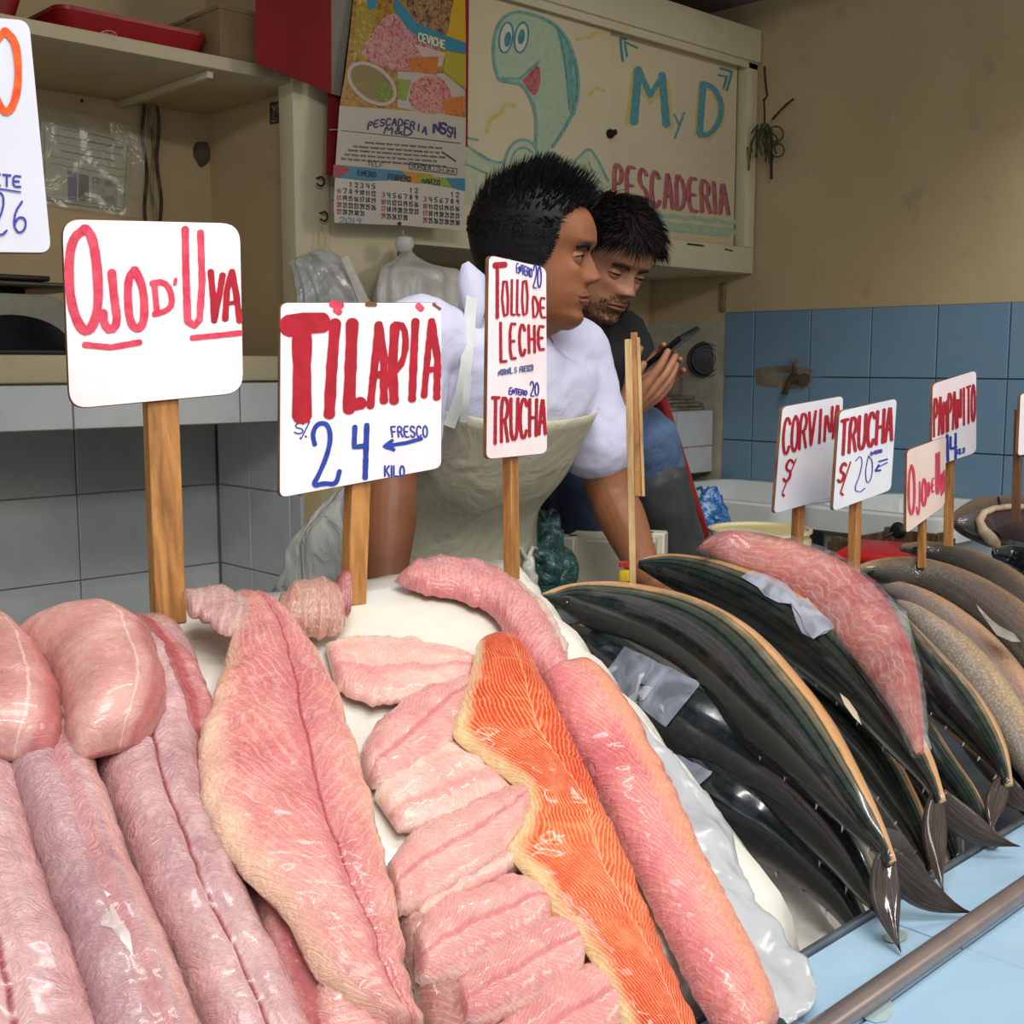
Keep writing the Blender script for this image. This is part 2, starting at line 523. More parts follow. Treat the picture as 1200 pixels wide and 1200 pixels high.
# grout beds
gb = box('tile_bed', (XW-0.004, -1.2, 0), (XW, 2.302, ZT), m_grout_d, wr)
gb2 = box('tile_bed', (XW-0.003, 2.302, 0), (XW, YB, ZT-0.03), m_grout_l, wr)
tw = 0.2
ys = [2.302-0.112] 
ys = [2.302, 2.302-0.112]
while ys[-1] > -1.0: ys.append(ys[-1]-tw)
ys = ys[::-1]
zs = [ZT-0.2*k for k in range(8)][::-1]
tiles(wr, (XW-0.004, 0, 0), (0,1,0), (0,0,1), (-1,0,0), ys, zs, m_bluetile)
tiles(wr, (XW-0.003, 0, 0), (0,1,0), (0,0,1), (-1,0,0), [2.306, 2.46, YB], [0.03, 0.23, 0.43, 0.63, 0.83], m_whitetile, 0.004)
# raised paint edge left of the blue tiles
box('trim_edge', (XW-0.014, 2.306, 1.51), (XW, 2.322, 1.60), M('brown_stain', '#6f5d44', 0.9, '#8b7a5c', 30), wr)
gb3 = box('tile_bed', (-1.5, YB-0.003, 0), (XP, YB, 1.25), M('mid_grout', '#7f8586', 0.85, '#999b97', 15), wb)
tiles(wb, (0, YB-0.003, 0), (1,0,0), (0,0,1), (0,-1,0), [XP-0.365-0.3*k for k in range(7)][::-1]+[XP-0.012], [0.075+0.196*k for k in range(7)], m_whitetile)
gb4 = box('tile_bed', (XP+0.05, YB-0.003, 0), (XW, YB, 1.46), m_grout_l, wb)
tiles(wb, (0, YB-0.003, 0), (1,0,0), (0,0,1), (0,-1,0), [1.6+0.25*k for k in range(7)], [0.06+0.2*k for k in range(8)], m_whitetile, 0.004)

# partition between the shelf bay and the rest, with its lit front post
pa = box('wall_partition', (XP, YC+0.05, 0), (XP+0.045, YB, ZCEIL), m_wall); tag(pa, kind='structure')
box('tile_bed', (XP-0.003, YC+0.05, 0), (XP, YB, 1.25), m_grout_l, pa)
tiles(pa, (XP-0.003, 0, 0), (0,1,0), (0,0,1), (-1,0,0), [YC+0.05, 2.295, 2.465, YB-0.01], [0.075+0.196*k for k in range(7)], m_whitetile)
m_post = plaster('worn_cream_gloss', '#d9cfae', '#cfc39d', '#7d6a48')
ps = box('trim_1', (XP-0.045, YC-0.005, ZS), (XP+0.045, YC+0.05, ZCEIL), m_post, None, 0.003); tag(ps, kind='structure')
pier = box('wall_pier', (XP+0.045, YC, 0), (1.735, YB-0.01, 1.63), m_post, None, 0.006); tag(pier, kind='structure')
# white tiled upstand along the right wall, behind the sink, and the ledge above it
led = empty('tiled_ledge', (2.6, 2.48, 0), 'white tiled ledge in the corner with old newspapers on it', 'ledge')
box('ledge_slab', (2.1, 2.34, 1.0), (XW-0.014, YB-0.012, 1.2), m_grout_l, led)
box('ledge_shade_backing', (2.1, 2.50, 0.0), (XW-0.014, YB-0.012, 1.0), m_grout_d, led)  # dark box standing in for the shade in the open space under the slab
tiles(led, (0, 2.34, 0), (1,0,0), (0,0,1), (0,-1,0), [2.13+0.2*k for k in range(5)]+[XW-0.016], [1.0, 1.085, 1.2], m_whitetile, 0.005)
# ================================================================ things on and along the back wall
m_shelf = plaster('cream_shelf_paint', '#cfc3a2', '#bdb08b')
m_dark = M('black_rubber', '#17181a', 0.5)
m_dkmetal = M('dark_metal', '#2a2520', 0.4, metal=0.6)
m_red_pl = M('red_plastic_tray', '#a3161a', 0.35, '#8d1015', 6)
m_brown = M('rust_brown', '#5b3c24', 0.8, '#3d2a1c', 25)

# side shelf counter (white tiles on its front) carrying the scale
sc_ = empty('side_counter', (0.6, 2.35, 1.22), 'cream topped wall counter with white tiled edge under the scale', 'counter')
box('counter_slab', (-1.45, 2.165, 1.226), (XP-0.055, YB-0.004, 1.345), m_shelf, sc_)
box('counter_top', (-1.45, 2.145, 1.313), (XP-0.05, YB-0.004, 1.364), m_shelf, sc_, 0.005)
tiles(sc_, (0, 2.165, 0), (1,0,0), (0,0,1), (0,-1,0), [-1.42, -1.1, -0.76, -0.42, -0.08, 0.26, 0.6, 0.936, 1.285, 1.443], [1.226, 1.311], m_whitetile, 0.004, 0.012)
# upper shelf
us = empty('upper_shelf', (0.6, 2.4, 1.93), 'long cream wooden wall shelf with a red tray on top', 'shelf')
box('shelf_board', (-1.45, 2.2, 1.932), (XP-0.004, YB-0.002, 1.958), m_shelf, us, 0.002)
box('bracket', (1.27, 2.22, 1.917), (1.285, YB-0.002, 1.932), m_shelf, us, 0.002)
box('bracket', (0.35, 2.22, 1.917), (0.365, YB-0.002, 1.932), m_shelf, us, 0.002)

# red plastic trays on the shelf
def tray(name, x0, x1, y0, y1, z, h, m, label, group=None):
    t = empty(name, ((x0+x1)/2, (y0+y1)/2, z), label, 'tray', group)
    bm = bmesh.new(); n = 6
    def ring(dx, zz, r=0.03):
        vs = []
        for cx, cy, a0 in ((x1-dx-r, y1-dx-r, 0), (x0+dx+r, y1-dx-r, 90), (x0+dx+r, y0+dx+r, 180), (x1-dx-r, y0+dx+r, 270)):
            for k in range(n+1):
                a = radians(a0 + 90*k/n); vs.append(bm.verts.new((cx+r*cos(a), cy+r*sin(a), zz)))
        return vs
    rs = [ring(0.02, z), ring(0.002, z+h-0.008), ring(0.0, z+h-0.008), ring(0.0, z+h), ring(0.006, z+h), ring(0.024, z+0.005)]
    for a, b in zip(rs, rs[1:]):
        for k in range(len(a)):
            bm.faces.new((a[k], a[(k+1) % len(a)], b[(k+1) % len(a)], b[k]))
    bm.faces.new(rs[0][::-1]); bm.faces.new(rs[-1])
    autosmooth(from_bm('tray_body', bm, m, t), 50)
    return t
tr = tray('serving_tray', 0.98, 1.295, 2.24, 2.56, 1.9585, 0.05, m_red_pl, 'red plastic tray with an oval white emblem on the upper shelf')
pl = Plane((0, 2.243, 0), (0, -1, 0))
ov = [(126.5+10*cos(a/12*2*pi), 41+5.2*sin(a/12*2*pi)) for a in range(13)]
small_print(paint('emblem', pl, [(ov, 0.9)] + text('coke', (119,37.5), (134,40.5), (119,43), (134,46), 0.9), M('faded_white_print', '#b9a39c', 0.6), tr, 0.002))
tray('serving_tray', 0.5, 0.93, 2.24, 2.56, 1.9585, 0.075, M('red_plastic_dark', '#8e1216', 0.4), 'taller red plastic tray at the left end of the upper shelf')
lid = lathe('pot_lid', [(0.0, 0.0), (0.09, 0.0), (0.093, 0.004), (0.085, 0.018), (0.05, 0.032), (0.0, 0.037)], (1.16, 2.42, 2.009), M('grey_dull_plastic', '#55504c', 0.5))
tag(lid, 'dark grey round lid lying on the red tray', 'lid')
cb = empty('cardboard_box', (1.395, 2.36, 1.9585), 'plain tan cardboard box at the right end of the upper shelf', 'box')
m_card = M('tan_cardboard', '#a58b63', 0.85, '#94794f', 10)
box('box_body', (1.305, 2.225, 1.9585), (1.492, 2.50, 2.062), m_card, cb, 0.002)
box('lid_flap', (1.302, 2.222, 2.058), (1.494, 2.36, 2.066), m_card, cb, 0.001)
box('lid_flap', (1.302, 2.362, 2.058), (1.494, 2.503, 2.066), m_card, cb, 0.001)

# kitchen scale on the side counter
ks = empty('kitchen_scale', (0.88, 2.36, 1.364), 'dark dial scale with a flat black pan on the side counter', 'scale')
m_scale = M('grey_green_enamel', '#8b8a78', 0.4, '#7a7969', 12)
prof = [(-0.155, 0.0), (-0.15, 0.02), (-0.115, 0.085), (-0.085, 0.105), (0.085, 0.105), (0.115, 0.085), (0.15, 0.02), (0.155, 0.0)]
bm = bmesh.new()
cx, z0 = 0.87, 1.372
fr = [bm.verts.new((cx+x, 2.26, z0+z)) for x, z in prof]; bk = [bm.verts.new((cx+x*0.92, 2.50, z0+z)) for x, z in prof]
bm.faces.new(fr); bm.faces.new(bk[::-1])
for k in range(len(prof)): bm.faces.new((fr[k], fr[(k+1) % len(prof)], bk[(k+1) % len(prof)], bk[k]))
bmesh.ops.bevel(bm, geom=list(bm.edges), offset=0.006, segments=2, affect='EDGES')
autosmooth(from_bm('housing', bm, m_scale, ks), 40)
bm = bmesh.new()
arc = [(cx-0.115, z0+0.004)] + [(cx+0.112*cos(pi-a*pi/14), z0+0.004+0.062*sin(a*pi/14)) for a in range(1, 14)] + [(cx+0.115, z0+0.004)]
fr = [bm.verts.new((x, 2.252, z)) for x, z in arc]; bk = [bm.verts.new((x, 2.27, z)) for x, z in arc]
bm.faces.new(fr); bm.faces.new(bk[::-1])
for k in range(len(arc)): bm.faces.new((fr[k], fr[(k+1) % len(arc)], bk[(k+1) % len(arc)], bk[k]))
from_bm('dial_window', bm, M('black_glass', '#0b0c10', 0.12), ks)
box('base', (cx-0.16, 2.25, 1.3645), (cx+0.16, 2.51, z0+0.002), m_dark, ks, 0.003)
box('neck', (cx-0.06, 2.33, z0+0.10), (cx+0.06, 2.43, z0+0.122), m_dark, ks, 0.003)
box('pan', (cx-0.155, 2.24, z0+0.118), (cx+0.165, 2.52, z0+0.127), M('worn_dark_steel', '#38332c', 0.35, '#4a443a', 9, metal=0.5), ks, 0.003)
box('pan', (cx-0.14, 2.26, z0+0.130), (cx+0.08, 2.49, z0+0.140), m_dkmetal, ks, 0.003)
lathe('knob', [(0.0, 0.0), (0.018, 0.0), (0.02, 0.004), (0.02, 0.016), (0.0, 0.018)], (cx+0.13, 2.262, z0+0.07), m_dark, ks, 20, Vector((0,-1,0)))

# certificate in a plastic sleeve
cert = empty('certificate', (1.22, 2.60, 1.7), 'printed green and white licence in a clear plastic sleeve nailed to the wall', 'certificate')
plc = Plane((0, 2.608, 0), (0, -1, 0))
m_paper_g = M('pale_green_paper', '#a9ad8f', 0.7, '#b5b69b', 6)
fill('paper', plc, [[(48,138),(152,166),(146,247),(50,233)]], m_paper_g, cert, 0.0)
m_ink_g = M('green_ink', '#56654a', 0.7)
ls = []
for k in range(9):
    y = 147 + k*8.5
    a, b = (60, 145) if k % 3 else (72, 135)
    p = [(a + (b-a)*i/14, y + 0.19*(a-50+(b-a)*i/14) - 0.0011*k*30 + (0.6 if i % 2 else -0.4)) for i in range(15)]
    if k < 6: ls.append((p, 1.5 if k in (1, 3) else 0.7))
ls.append(([(52,141),(150,168),(145,244),(53,231),(52,141)], 0.8))
small_print(paint('printed_lines', plc, ls, m_ink_g, cert, 0.0008))
fill('photo_block', plc, [[(79,200),(90,202),(90,236),(80,234)]], M('purple_ink', '#4b4872', 0.7), cert, 0.0009)
fill('photo_block', plc, [[(92,203),(104,206),(104,237),(92,235)]], M('grey_ink', '#57554d', 0.7), cert, 0.0009)
fill('photo_block', plc, [[(108,207),(138,213),(137,243),(108,238)]], M('pale_ink', '#a3a08c', 0.7, '#6b6858', 60), cert, 0.0009)
def clear_plastic(name, col='#e8ecec', alpha=0.25, rough=0.12, bump=0.6, bs=14):
    if name in MATS: return MATS[name]
    t = NT(name); v = t.coord('Object')
    n = t.noise(v, bs, 3, 0.5, 1.5)
    a = t.ramp(n, [(0.40, alpha), (0.62, min(1, alpha*2.4))])
    t.set(base=srgb(col), rough=rough, alpha=a, spec=0.8)
    t.bump(n, bump, 0.006)
    MATS[name] = t.m
    return t.m
m_sleeve = clear_plastic('clear_sleeve', '#d5d6ca', 0.12, 0.1)
def sheet(name, corners, y, m, parent, nx=14, ny=14, amp=0.004, seed=0, fn=None):
    V = []; F = []
    tl, tr_, br, bl = corners
    for j in range(ny+1):
        for i in range(nx+1):
            u, v = i/nx, j/ny
            px = (tl[0]*(1-u)+tr_[0]*u)*(1-v) + (bl[0]*(1-u)+br[0]*u)*v
            py = (tl[1]*(1-u)+tr_[1]*u)*(1-v) + (bl[1]*(1-u)+br[1]*u)*v
            d = amp*mnoise.noise(Vector((u*3.1+seed, v*2.7, seed*1.7)))*2
            if fn: d += fn(u, v)
            V.append(PY(px, py, y + d))
    for j in range(ny):
        for i in range(nx):
            a = j*(nx+1)+i; F.append((a, a+1, a+nx+2, a+nx+1))
    return mesh(name, V, F, m, parent)
sheet('plastic_sleeve', [(44,122),(172,152),(166,256),(44,238)], 2.598, m_sleeve, cert, amp=0.004)
tube('nail', [PY(96,117,2.60), PY(96,119,2.592)], 0.003, m_dkmetal, cert, 8)
multi_tube('string', [([PY(96,118,2.596), PY(80,131,2.598)], 0.0006), ([PY(96,118,2.596), PY(110,138,2.598)], 0.0006)], M('pale_string', '#a8a596', 0.8), cert, 5)
# cables down the wall
cab = empty('wall_cables', (1.33, 2.60, 1.4), 'dark stained cables running down the back wall beside the licence', 'cable')
for k, (xa, r_) in enumerate(((164, 0.004), (173, 0.0035), (180, 0.004))):
    pts = [PY(xa + 0.03*y + 2.0*sin(y*0.07+k*2), y, 2.608 - 0.002*k) for y in range(108, 262, 9)]
    tube('cable', pts, r_, M('cable_grime', '#5a4a34', 0.8, '#2c241a', 40) if k != 1 else M('cable_cream', '#9f9374', 0.7, '#5f5238', 30), cab, 8)
# round hole left in the wall and its stain, two stickers on the partition
hole = empty('wall_hole', PY(237,180,2.615), 'dark round blemish knocked in the back wall of the shelf bay', 'hole')
fill('hole_patch', Plane((0, 2.6185, 0), (0,-1,0)), [[(237+10.5*cos(a)+1.2*sin(3*a), 180+15*sin(a)+1.5*cos(4*a)) for a in [k/16*2*pi for k in range(16)]]], M('dark_putty', '#5b5140', 0.9, '#4a412f', 40), hole, 0.0006)
plp = Plane((XP, 0, 0), (-1, 0, 0))
st = empty('sticker', PX(323,131,XP), 'small dark square sticker with red lettering on the partition', 'sticker')
fill('sticker_face', plp, [[(316,120),(330,118),(330,144),(316,146)]], M('sticker_dark', '#3b3a48', 0.6), st, 0.0007)
paint('lettering', plp, text('YO', (318,124),(329,122),(318,133),(329,131), 1.0) + text('SI', (318,135),(329,133),(318,143),(329,141), 0.9) + [([(334,113),(336,140)], 2.2)], M('sticker_red', '#9a3a34', 0.6, '#c9b8a6', 60), st, 0.0013)

# ---------------- wall cabinet with the painted sliding doors
kb = empty('wall_cabinet', (2.4, 2.4, 1.625), 'long cream wall cabinet with painted sliding doors and shop name', 'cabinet')
box('cabinet_body', (XP+0.05, 2.262, 1.634), (3.122, YB-0.012, 2.33), m_panel, kb)
box('bottom_board', (XP+0.05, 2.24, 1.622), (3.122, YB-0.012, 1.634), m_shelf, kb)
box('bottom_rail', (XP+0.05, 2.20, 1.622), (3.122, 2.24, 1.700), m_post, kb, 0.003)
box('top_rail', (XP+0.05, 2.19, 2.245), (3.122, 2.24, 2.34), m_post, kb, 0.004)
box('top_rail', (XP+0.05, 2.20, 2.225), (3.122, 2.21, 2.245), m_post, kb, 0.001)
box('stile', (3.072, 2.20, 1.700), (3.122, 2.24, 2.245), m_post, kb, 0.003)
box('stile', (XP+0.05, 2.20, 1.700), (XP+0.09, 2.24, 2.245), m_post, kb, 0.003)
box('track', (XP+0.09, 2.2415, 2.222), (3.07, 2.262, 2.245), M('grey_track', '#6f6a5e', 0.5), kb)
box('track', (XP+0.09, 2.2415, 1.700), (3.07, 2.262, 1.708), M('grey_track', '#6f6a5e', 0.5), kb)
m_door = M('yellowed_white_hardboard', '#d9cba9', 0.6, '#d0c19c', 2.5, 0.15, 20, detail=5)
XS = 2.478
d1 = box('sliding_door', (XP+0.09, 2.222, 1.700), (XS, 2.230, 2.240), m_door, kb)
d2 = box('sliding_door', (XS-0.05, 2.236, 1.704), (3.066, 2.244, 2.238), m_door, kb)
lathe('knob', [(0.0, 0.0), (0.012, 0.0), (0.013, 0.006), (0.009, 0.013), (0.0, 0.014)], PY(714,157,2.222), m_dkmetal, d1, 18, Vector((0,-1,0)))
lathe('knob', [(0.0, 0.0), (0.007, 0.0), (0.008, 0.004), (0.0, 0.008)], PY(720,155,2.222), m_dkmetal, d1, 14, Vector((0,-1,0)))
P1 = Plane((0, 2.222, 0), (0,-1,0)); P2 = Plane((0, 2.236, 0), (0,-1,0))
def chalk(name, c, c2=None):
    t = NT(name); v = t.coord('Object')
    n = t.noise(v, 60, 4, 0.7)
    t.set(base=t.ramp(n, [(0.38, srgb(c)), (0.66, srgb(c2 or c))]), rough=0.8)
    return t.m
ck_teal = chalk('teal_paint', '#5f9d9c', '#8fb7a6'); ck_lt = chalk('light_teal_paint', '#a9c0a4', '#b9c7a8')
ck_wash = chalk('wash_teal_paint', '#b4c3a6', '#cfc9a6'); ck_yel = chalk('yellow_paint', '#cdb85c', '#d6c68a')
ck_red = chalk('red_paint', '#b04a4e', '#c98078'); ck_blue = chalk('blue_paint', '#4f92a0', '#6aa3a8'); ck_white = M('white_paint', '#d8d2bd', 0.7)
ck_navy = chalk('dark_teal_paint', '#3f7f8b', '#5d979b'); ck_grn = chalk('green_wave_paint', '#8fb59e', '#b3c3a0')
# yellow clouds
Y_ = lambda *p: list(p)
for q_ in [(Y_((570,155),(575,140),(588,132),(592,122),(604,124)), 5), (Y_((676,46),(690,44),(698,38),(712,38)), 4), (Y_((690,112),(698,102),(708,106)), 4)]: paint('yellow_stroke', P1, [q_], ck_yel, d1, 0.0005)
# cartoon fish: body, back fin, outline, eyes and open mouth
body = [(584,92),(579,75),(578,50),(585,25),(600,14),(615,14),(640,22),(655,32),(668,50),(676,75),(679,100),(676,125),(668,140),(660,155),(648,172),(640,182),(630,180),(628,165),(629,140),(624,118),(612,98),(600,97)]
fill('fish_body', P1, [smooth_poly(body+[body[0]], 2)[:-1]], ck_lt, d1, 0.0007)
fill('fish_fin', P1, [smooth_poly([(652,32),(664,48),(672,72),(678,98),(678,122),(670,142),(667,125),(665,100),(660,70)]+[(652,32)], 1)[:-1]], ck_teal, d1, 0.0010)
fill('fish_mouth', P1, [smooth_poly([(612,94),(622,84),(632,74),(634,95),(629,112),(622,110)]+[(612,94)], 1)[:-1]], ck_red, d1, 0.0012)
for ex, ey, a, b, m_, h_ in ((593,44,9,19,ck_navy,0.0011),(611,44,9,19,ck_navy,0.0011),(593,44,6.8,16.5,ck_white,0.0014),(611,44,6.8,16.5,ck_white,0.0014),(595,46,4,9,ck_navy,0.0017),(611,43,4,9,ck_navy,0.0017)):
    fill('fish_eye', P1, [[(ex+a*cos(t)+0.12*b*sin(t)*-1, ey+b*sin(t)) for t in [k/20*2*pi for k in range(20)]]], m_, d1, h_)
paint('fish_outline', P1, [(smooth_poly(body[:15], 2), 3.2), (smooth_poly([(628,172),(629,140),(624,118),(612,98),(600,97),(586,94)], 2), 3.4), (Y_((588,92),(610,92),(632,72)), 2.5),
     (smooth_poly(Y_((655,34),(662,60),(666,100),(668,128)), 1), 2.0)] + [(Y_((662+k*.8,50+k*9),(669+k*.5,56+k*9),(667+k*.8,62+k*9)), 1.5) for k in range(9)], ck_teal, d1, 0.0020)
# waves under the fish
wv1 = [(541,166),(550,172),(565,184),(580,190),(592,190),(600,168),(612,163),(625,168),(632,180),(645,178),(658,185),(662,195),(675,188),(690,172),(700,185),(712,210),(716,212),(716,262),(541,240)]
for q_ in ([(541,166),(550,172),(565,184),(580,190),(592,190),(592,246),(541,240)], [(592,190),(600,169),(612,163),(625,168),(632,180),(645,178),(658,185),(662,195),(662,255),(592,246)], [(662,195),(675,188),(690,172),(700,185),(712,210),(716,212),(716,262),(662,255)]):
    fill('wave_wash', P1, [q_], ck_wash, d1, 0.0005)
paint('wave_line', P1, [(smooth_poly(wv1[:5],1), 2.6), (smooth_poly([(590,192),(598,170),(612,162),(626,168),(632,184)],2), 3), (smooth_poly([(598,190),(604,176),(614,172),(624,178)],2), 2.4), (smooth_poly([(632,184),(645,177),(658,185),(660,200)],2), 2.6), (smooth_poly([(660,197),(676,188),(690,172),(700,185),(713,212)],1), 2.4), (Y_((541,190),(555,196),(572,204)), 2.0), (Y_((541,160),(560,164)), 2.2), (Y_((690,190),(696,205),(705,215)),1.8)], ck_teal, d1, 0.0015)
paint('wave_line', P2, [(smooth_poly([(720+12*k, 247+1.2*k+ (1.5 if k%2 else -1.5)) for k in range(13)],1), 5), (smooth_poly([(720+12*k, 256+1.3*k+ (-1.5 if k%2 else 1.5)) for k in range(13)],1), 6), (smooth_poly([(722+12*k, 263+1.2*k) for k in range(12)],1), 4)], ck_grn, d2, 0.0006)
# lettering
halo = [( [(738,145),(746,80),(762,118),(778,90),(784,148)], 11), ([(818,158),(822,100),(836,104),(846,122),(844,145),(830,160),(818,158)], 9)]
for q_ in halo: paint('yellow_halo', P2, [q_], ck_yel, d2, 0.0004)
paint('letter', P2, [([(743,143),(748,82)], 10), ([(748,80),(762,112)], 7), ([(762,112),(776,90)], 6), ([(776,88),(781,146)], 9)], ck_blue, d2, 0.0010)
paint('letter', P2, [([(790,134),(796,146)], 2.4), ([(802,132),(791,162)], 2.4)], ck_blue, d2, 0.0010)
paint('letter', P2, [([(820,156),(824,98)], 8), (smooth_poly([(824,98),(836,102),(846,120),(844,142),(832,158),(820,158)], 1), 6.5)], ck_blue, d2, 0.0010)
paint('quote_mark', P2, [([(730,72),(727,45),(734,46)], 2.6), ([(735,66),(732,49),(747,56)], 2.4), ([(844,80),(858,84),(852,106)], 2.6), ([(842,88),(852,90),(848,104)], 2.4)], ck_navy, d2, 0.0012)
word('letter', P2, 'PESCADERIA', (717,192), (854,217), (717,237), (856,252), 4.2, 0.66, ck_red, d2, 0.0010)
word('letter_shade', P2, 'PESCADERIA', (719.5,193), (856.5,218), (719.5,237), (858.5,252), 1.2, 0.66, chalk('violet_paint', '#7d5a7c', '#a5788c'), d2, 0.0018)
# rust marks on the bottom rail
for q_ in [([(806,286),(824,288)], 2.2), ([(850,292),(858,294)], 1.8), ([(560,252),(590,256)], 1.4)]: paint('rust_mark', Plane((0,2.20,0),(0,-1,0)), [q_], m_brown, kb, 0.0012)

# ---------------- flag and calendar
m_cloth_r = M('red_cloth', '#8f1118', 0.85, '#7c0d14', 5, 0.2, 60)
m_cloth_w = M('white_cloth_flag', '#8e8577', 0.9, '#7f766a', 5, 0.2, 60)
fl = empty('hanging_flag', PY(390,20,2.135), 'red and white striped cloth flag hanging behind the calendar', 'flag')
wav = lambda u, v: 0.006*sin(u*9+v*2)*(0.3+v)
sheet('red_stripe', [(299,-40),(388,-40),(388.5,110),(300,74)], 2.135, m_cloth_r, fl, 16, 14, 0.003, 1, wav)
sheet('white_stripe', [(388,-40),(470,-40),(470,130),(388.5,110)], 2.135, m_cloth_w, fl, 12, 14, 0.003, 2, wav)
sheet('red_stripe', [(384,106),(420,112),(420,212),(382,205)], 2.150, m_cloth_r, fl, 8, 10, 0.002, 3)
sheet('red_stripe', [(500,-40),(550,-40),(548,172),(500,160)], 2.140, m_cloth_r, fl, 8, 12, 0.002, 4)
paint('nail', Plane((0,2.145,0),(0,-1,0)), [([(386,152),(398,152)], 1.6)], M('pale_thread', '#b7a79a', 0.8), fl, 0.001)
cl = empty('calendar', PY(468,130,2.12), 'laminated fish shop calendar with food photos and three months', 'calendar')
PC = Plane((0, 2.120, 0), (0,-1,0))
caledge = [(417,-30),(544,-18),(546,60),(545,180),(543,270),(470,264),(392,261),(391,240),(394,180),(398,130),(404,90),(410,40)]
def plate(name, pl, pts, m, parent, th=0.0015):
    bm = bmesh.new()
    a = [bm.verts.new(pl.at(x, y, 0)) for x, y in pts]; b = [bm.verts.new(pl.at(x, y, -th)) for x, y in pts]
    bm.faces.new(a); bm.faces.new(b[::-1])
    for k in range(len(a)): bm.faces.new((a[k], a[(k+1) % len(a)], b[(k+1) % len(a)], b[k]))
    return from_bm(name, bm, m, parent)
m_print = M('calendar_white', '#c7c0b4', 0.25, '#bdb6aa', 3, spec=0.6)
plate('calendar_sheet', PC, caledge, m_print, cl)
def food(name, *cols, sc=70):
    t = NT(name); v = t.coord('Object')
    n = t.noise(v, sc, 3, 0.6, 1.2); k = len(cols)
    t.set(base=t.ramp(n, [(0.3+0.4*i/(k-1), srgb(c)) for i, c in enumerate(cols)]), rough=0.25)
    return t.m
def F_(name, pts, m, h, sm=0):
    if sm: pts = smooth_poly(pts+[pts[0]], sm)[:-1]
    fill(name, PC, [pts], m, cl, h)
F_('food_photo', [(417,-30),(544,-18),(546,138),(500,132),(398,124),(404,90),(410,40)], food('food_brown', '#6b3b26', '#a5772a', '#b98f2e'), 0.0003)
F_('food_photo', [(418,-5),(440,-5),(442,14),(430,60),(414,72)], food('food_yellow', '#b89a30', '#8d7a2a', '#d0b040'), 0.0005)
F_('food_photo', [(428,-5),(444,-5),(440,10),(432,12)], M('print_blue', '#2a7d98', 0.3), 0.0006)
F_('food_photo', [(450,20),(466,14),(490,40),(512,60),(518,72),(512,84),(470,84),(436,74),(420,60),(436,40)], food('food_ceviche', '#8d2d32', '#b9686a', '#c99a94', '#a03a3c'), 0.0007, 1)
F_('food_photo', [(486,52),(522,62),(518,78),(500,74)], M('print_cream', '#c2a79a', 0.3), 0.0009)
F_('food_photo', [(478,68),(514,66),(512,88),(482,84)], food('food_orange', '#b3561f', '#c8742c', '#9c4a1e'), 0.0011)
F_('food_photo', [(468,-14),(534,-14),(528,28),(522,42),(500,34),(480,16)], food('food_dark', '#3a2a28', '#7d4a40', '#a58a50', '#2a2226'), 0.0005)
F_('photo_band', [(462,-5),(472,6),(488,26),(522,42),(546,50),(546,63),(520,58),(500,52),(478,34),(462,12)], M('print_blue', '#2a7d98', 0.3), 0.0012)
F_('food_photo', [(534,-14),(545,-14),(546,50),(524,42)], M('print_yellow', '#c69a1e', 0.3), 0.0006)
F_('food_photo', [(522,60),(546,64),(546,104),(520,84)], M('print_yellow2', '#a89a24', 0.3), 0.0006)
el = lambda cx, cy, a, b, r: [(cx+a*cos(t)*cos(r)-b*sin(t)*sin(r), cy+a*cos(t)*sin(r)+b*sin(t)*cos(r)) for t in [k/24*2*pi for k in range(24)]]
F_('food_plate', el(436,98,33,21,0.65), M('print_plate', '#b3a99c', 0.3), 0.0008)
F_('food_photo', el(436,98,29,17,0.65), food('food_plate', '#a0503a', '#8a6a50', '#7a7a2a', '#b06a50'), 0.0010)
F_('food_photo', el(450,108,12,10,0.4), food('food_green', '#8a9a2c', '#5d7324', '#a8a83c'), 0.0012)
F_('food_plate', [(466,84),(520,86),(545,106),(543,134),(510,134),(466,126)], M('print_plate', '#b3a99c', 0.3), 0.0008)
F_('food_photo', [(482,98),(500,88),(518,90),(530,110),(528,132),(500,134),(478,124)], food('food_shrimp', '#7a2a2a', '#b9615a', '#d09a8e', '#8a2c2c', sc=110), 0.0011, 1)
F_('food_photo', [(520,116),(544,112),(543,135),(522,134)], food('food_orange', '#b3561f', '#c8742c', '#9c4a1e'), 0.0012)
F_('food_photo', [(466,92),(482,94),(476,118),(466,116)], food('food_green2', '#7e8a30', '#8f9a44'), 0.0011)
small_print(paint('photo_lettering', PC, text('CEVICHE', (490,38),(522,48),(490,48),(522,57), 1.7, 0.75), M('print_paleyellow', '#d9cf9a', 0.4), cl, 0.0018))
F_('calendar_text_panel', [(398,124),(500,131),(546,138),(545,208),(470,203),(393,194)], M('calendar_cream', '#b7ae9e', 0.25), 0.0005)
ink = M('black_ink', '#1f2233', 0.5); inkr = M('red_ink', '#a8383c', 0.5); inkb = M('navy_ink', '#23305e', 0.5)
T = text
def arcw(word, x0, x1, yc, rise, hh, wd):
    out = []; n = len(word)
    for i, c in enumerate(word):
        u = (i+0.1)/n; v = (i+0.88)/n
        f = lambda q: yc + 0.09*(x1-x0)*q + rise*(2*q-1)**2
        xa, xb = x0+(x1-x0)*u, x0+(x1-x0)*v
        out += text(c, (xa, f(u)), (xb, f(v)), (xa-1, f(u)+hh), (xb-1, f(v)+hh), wd, 0.9)
    return out
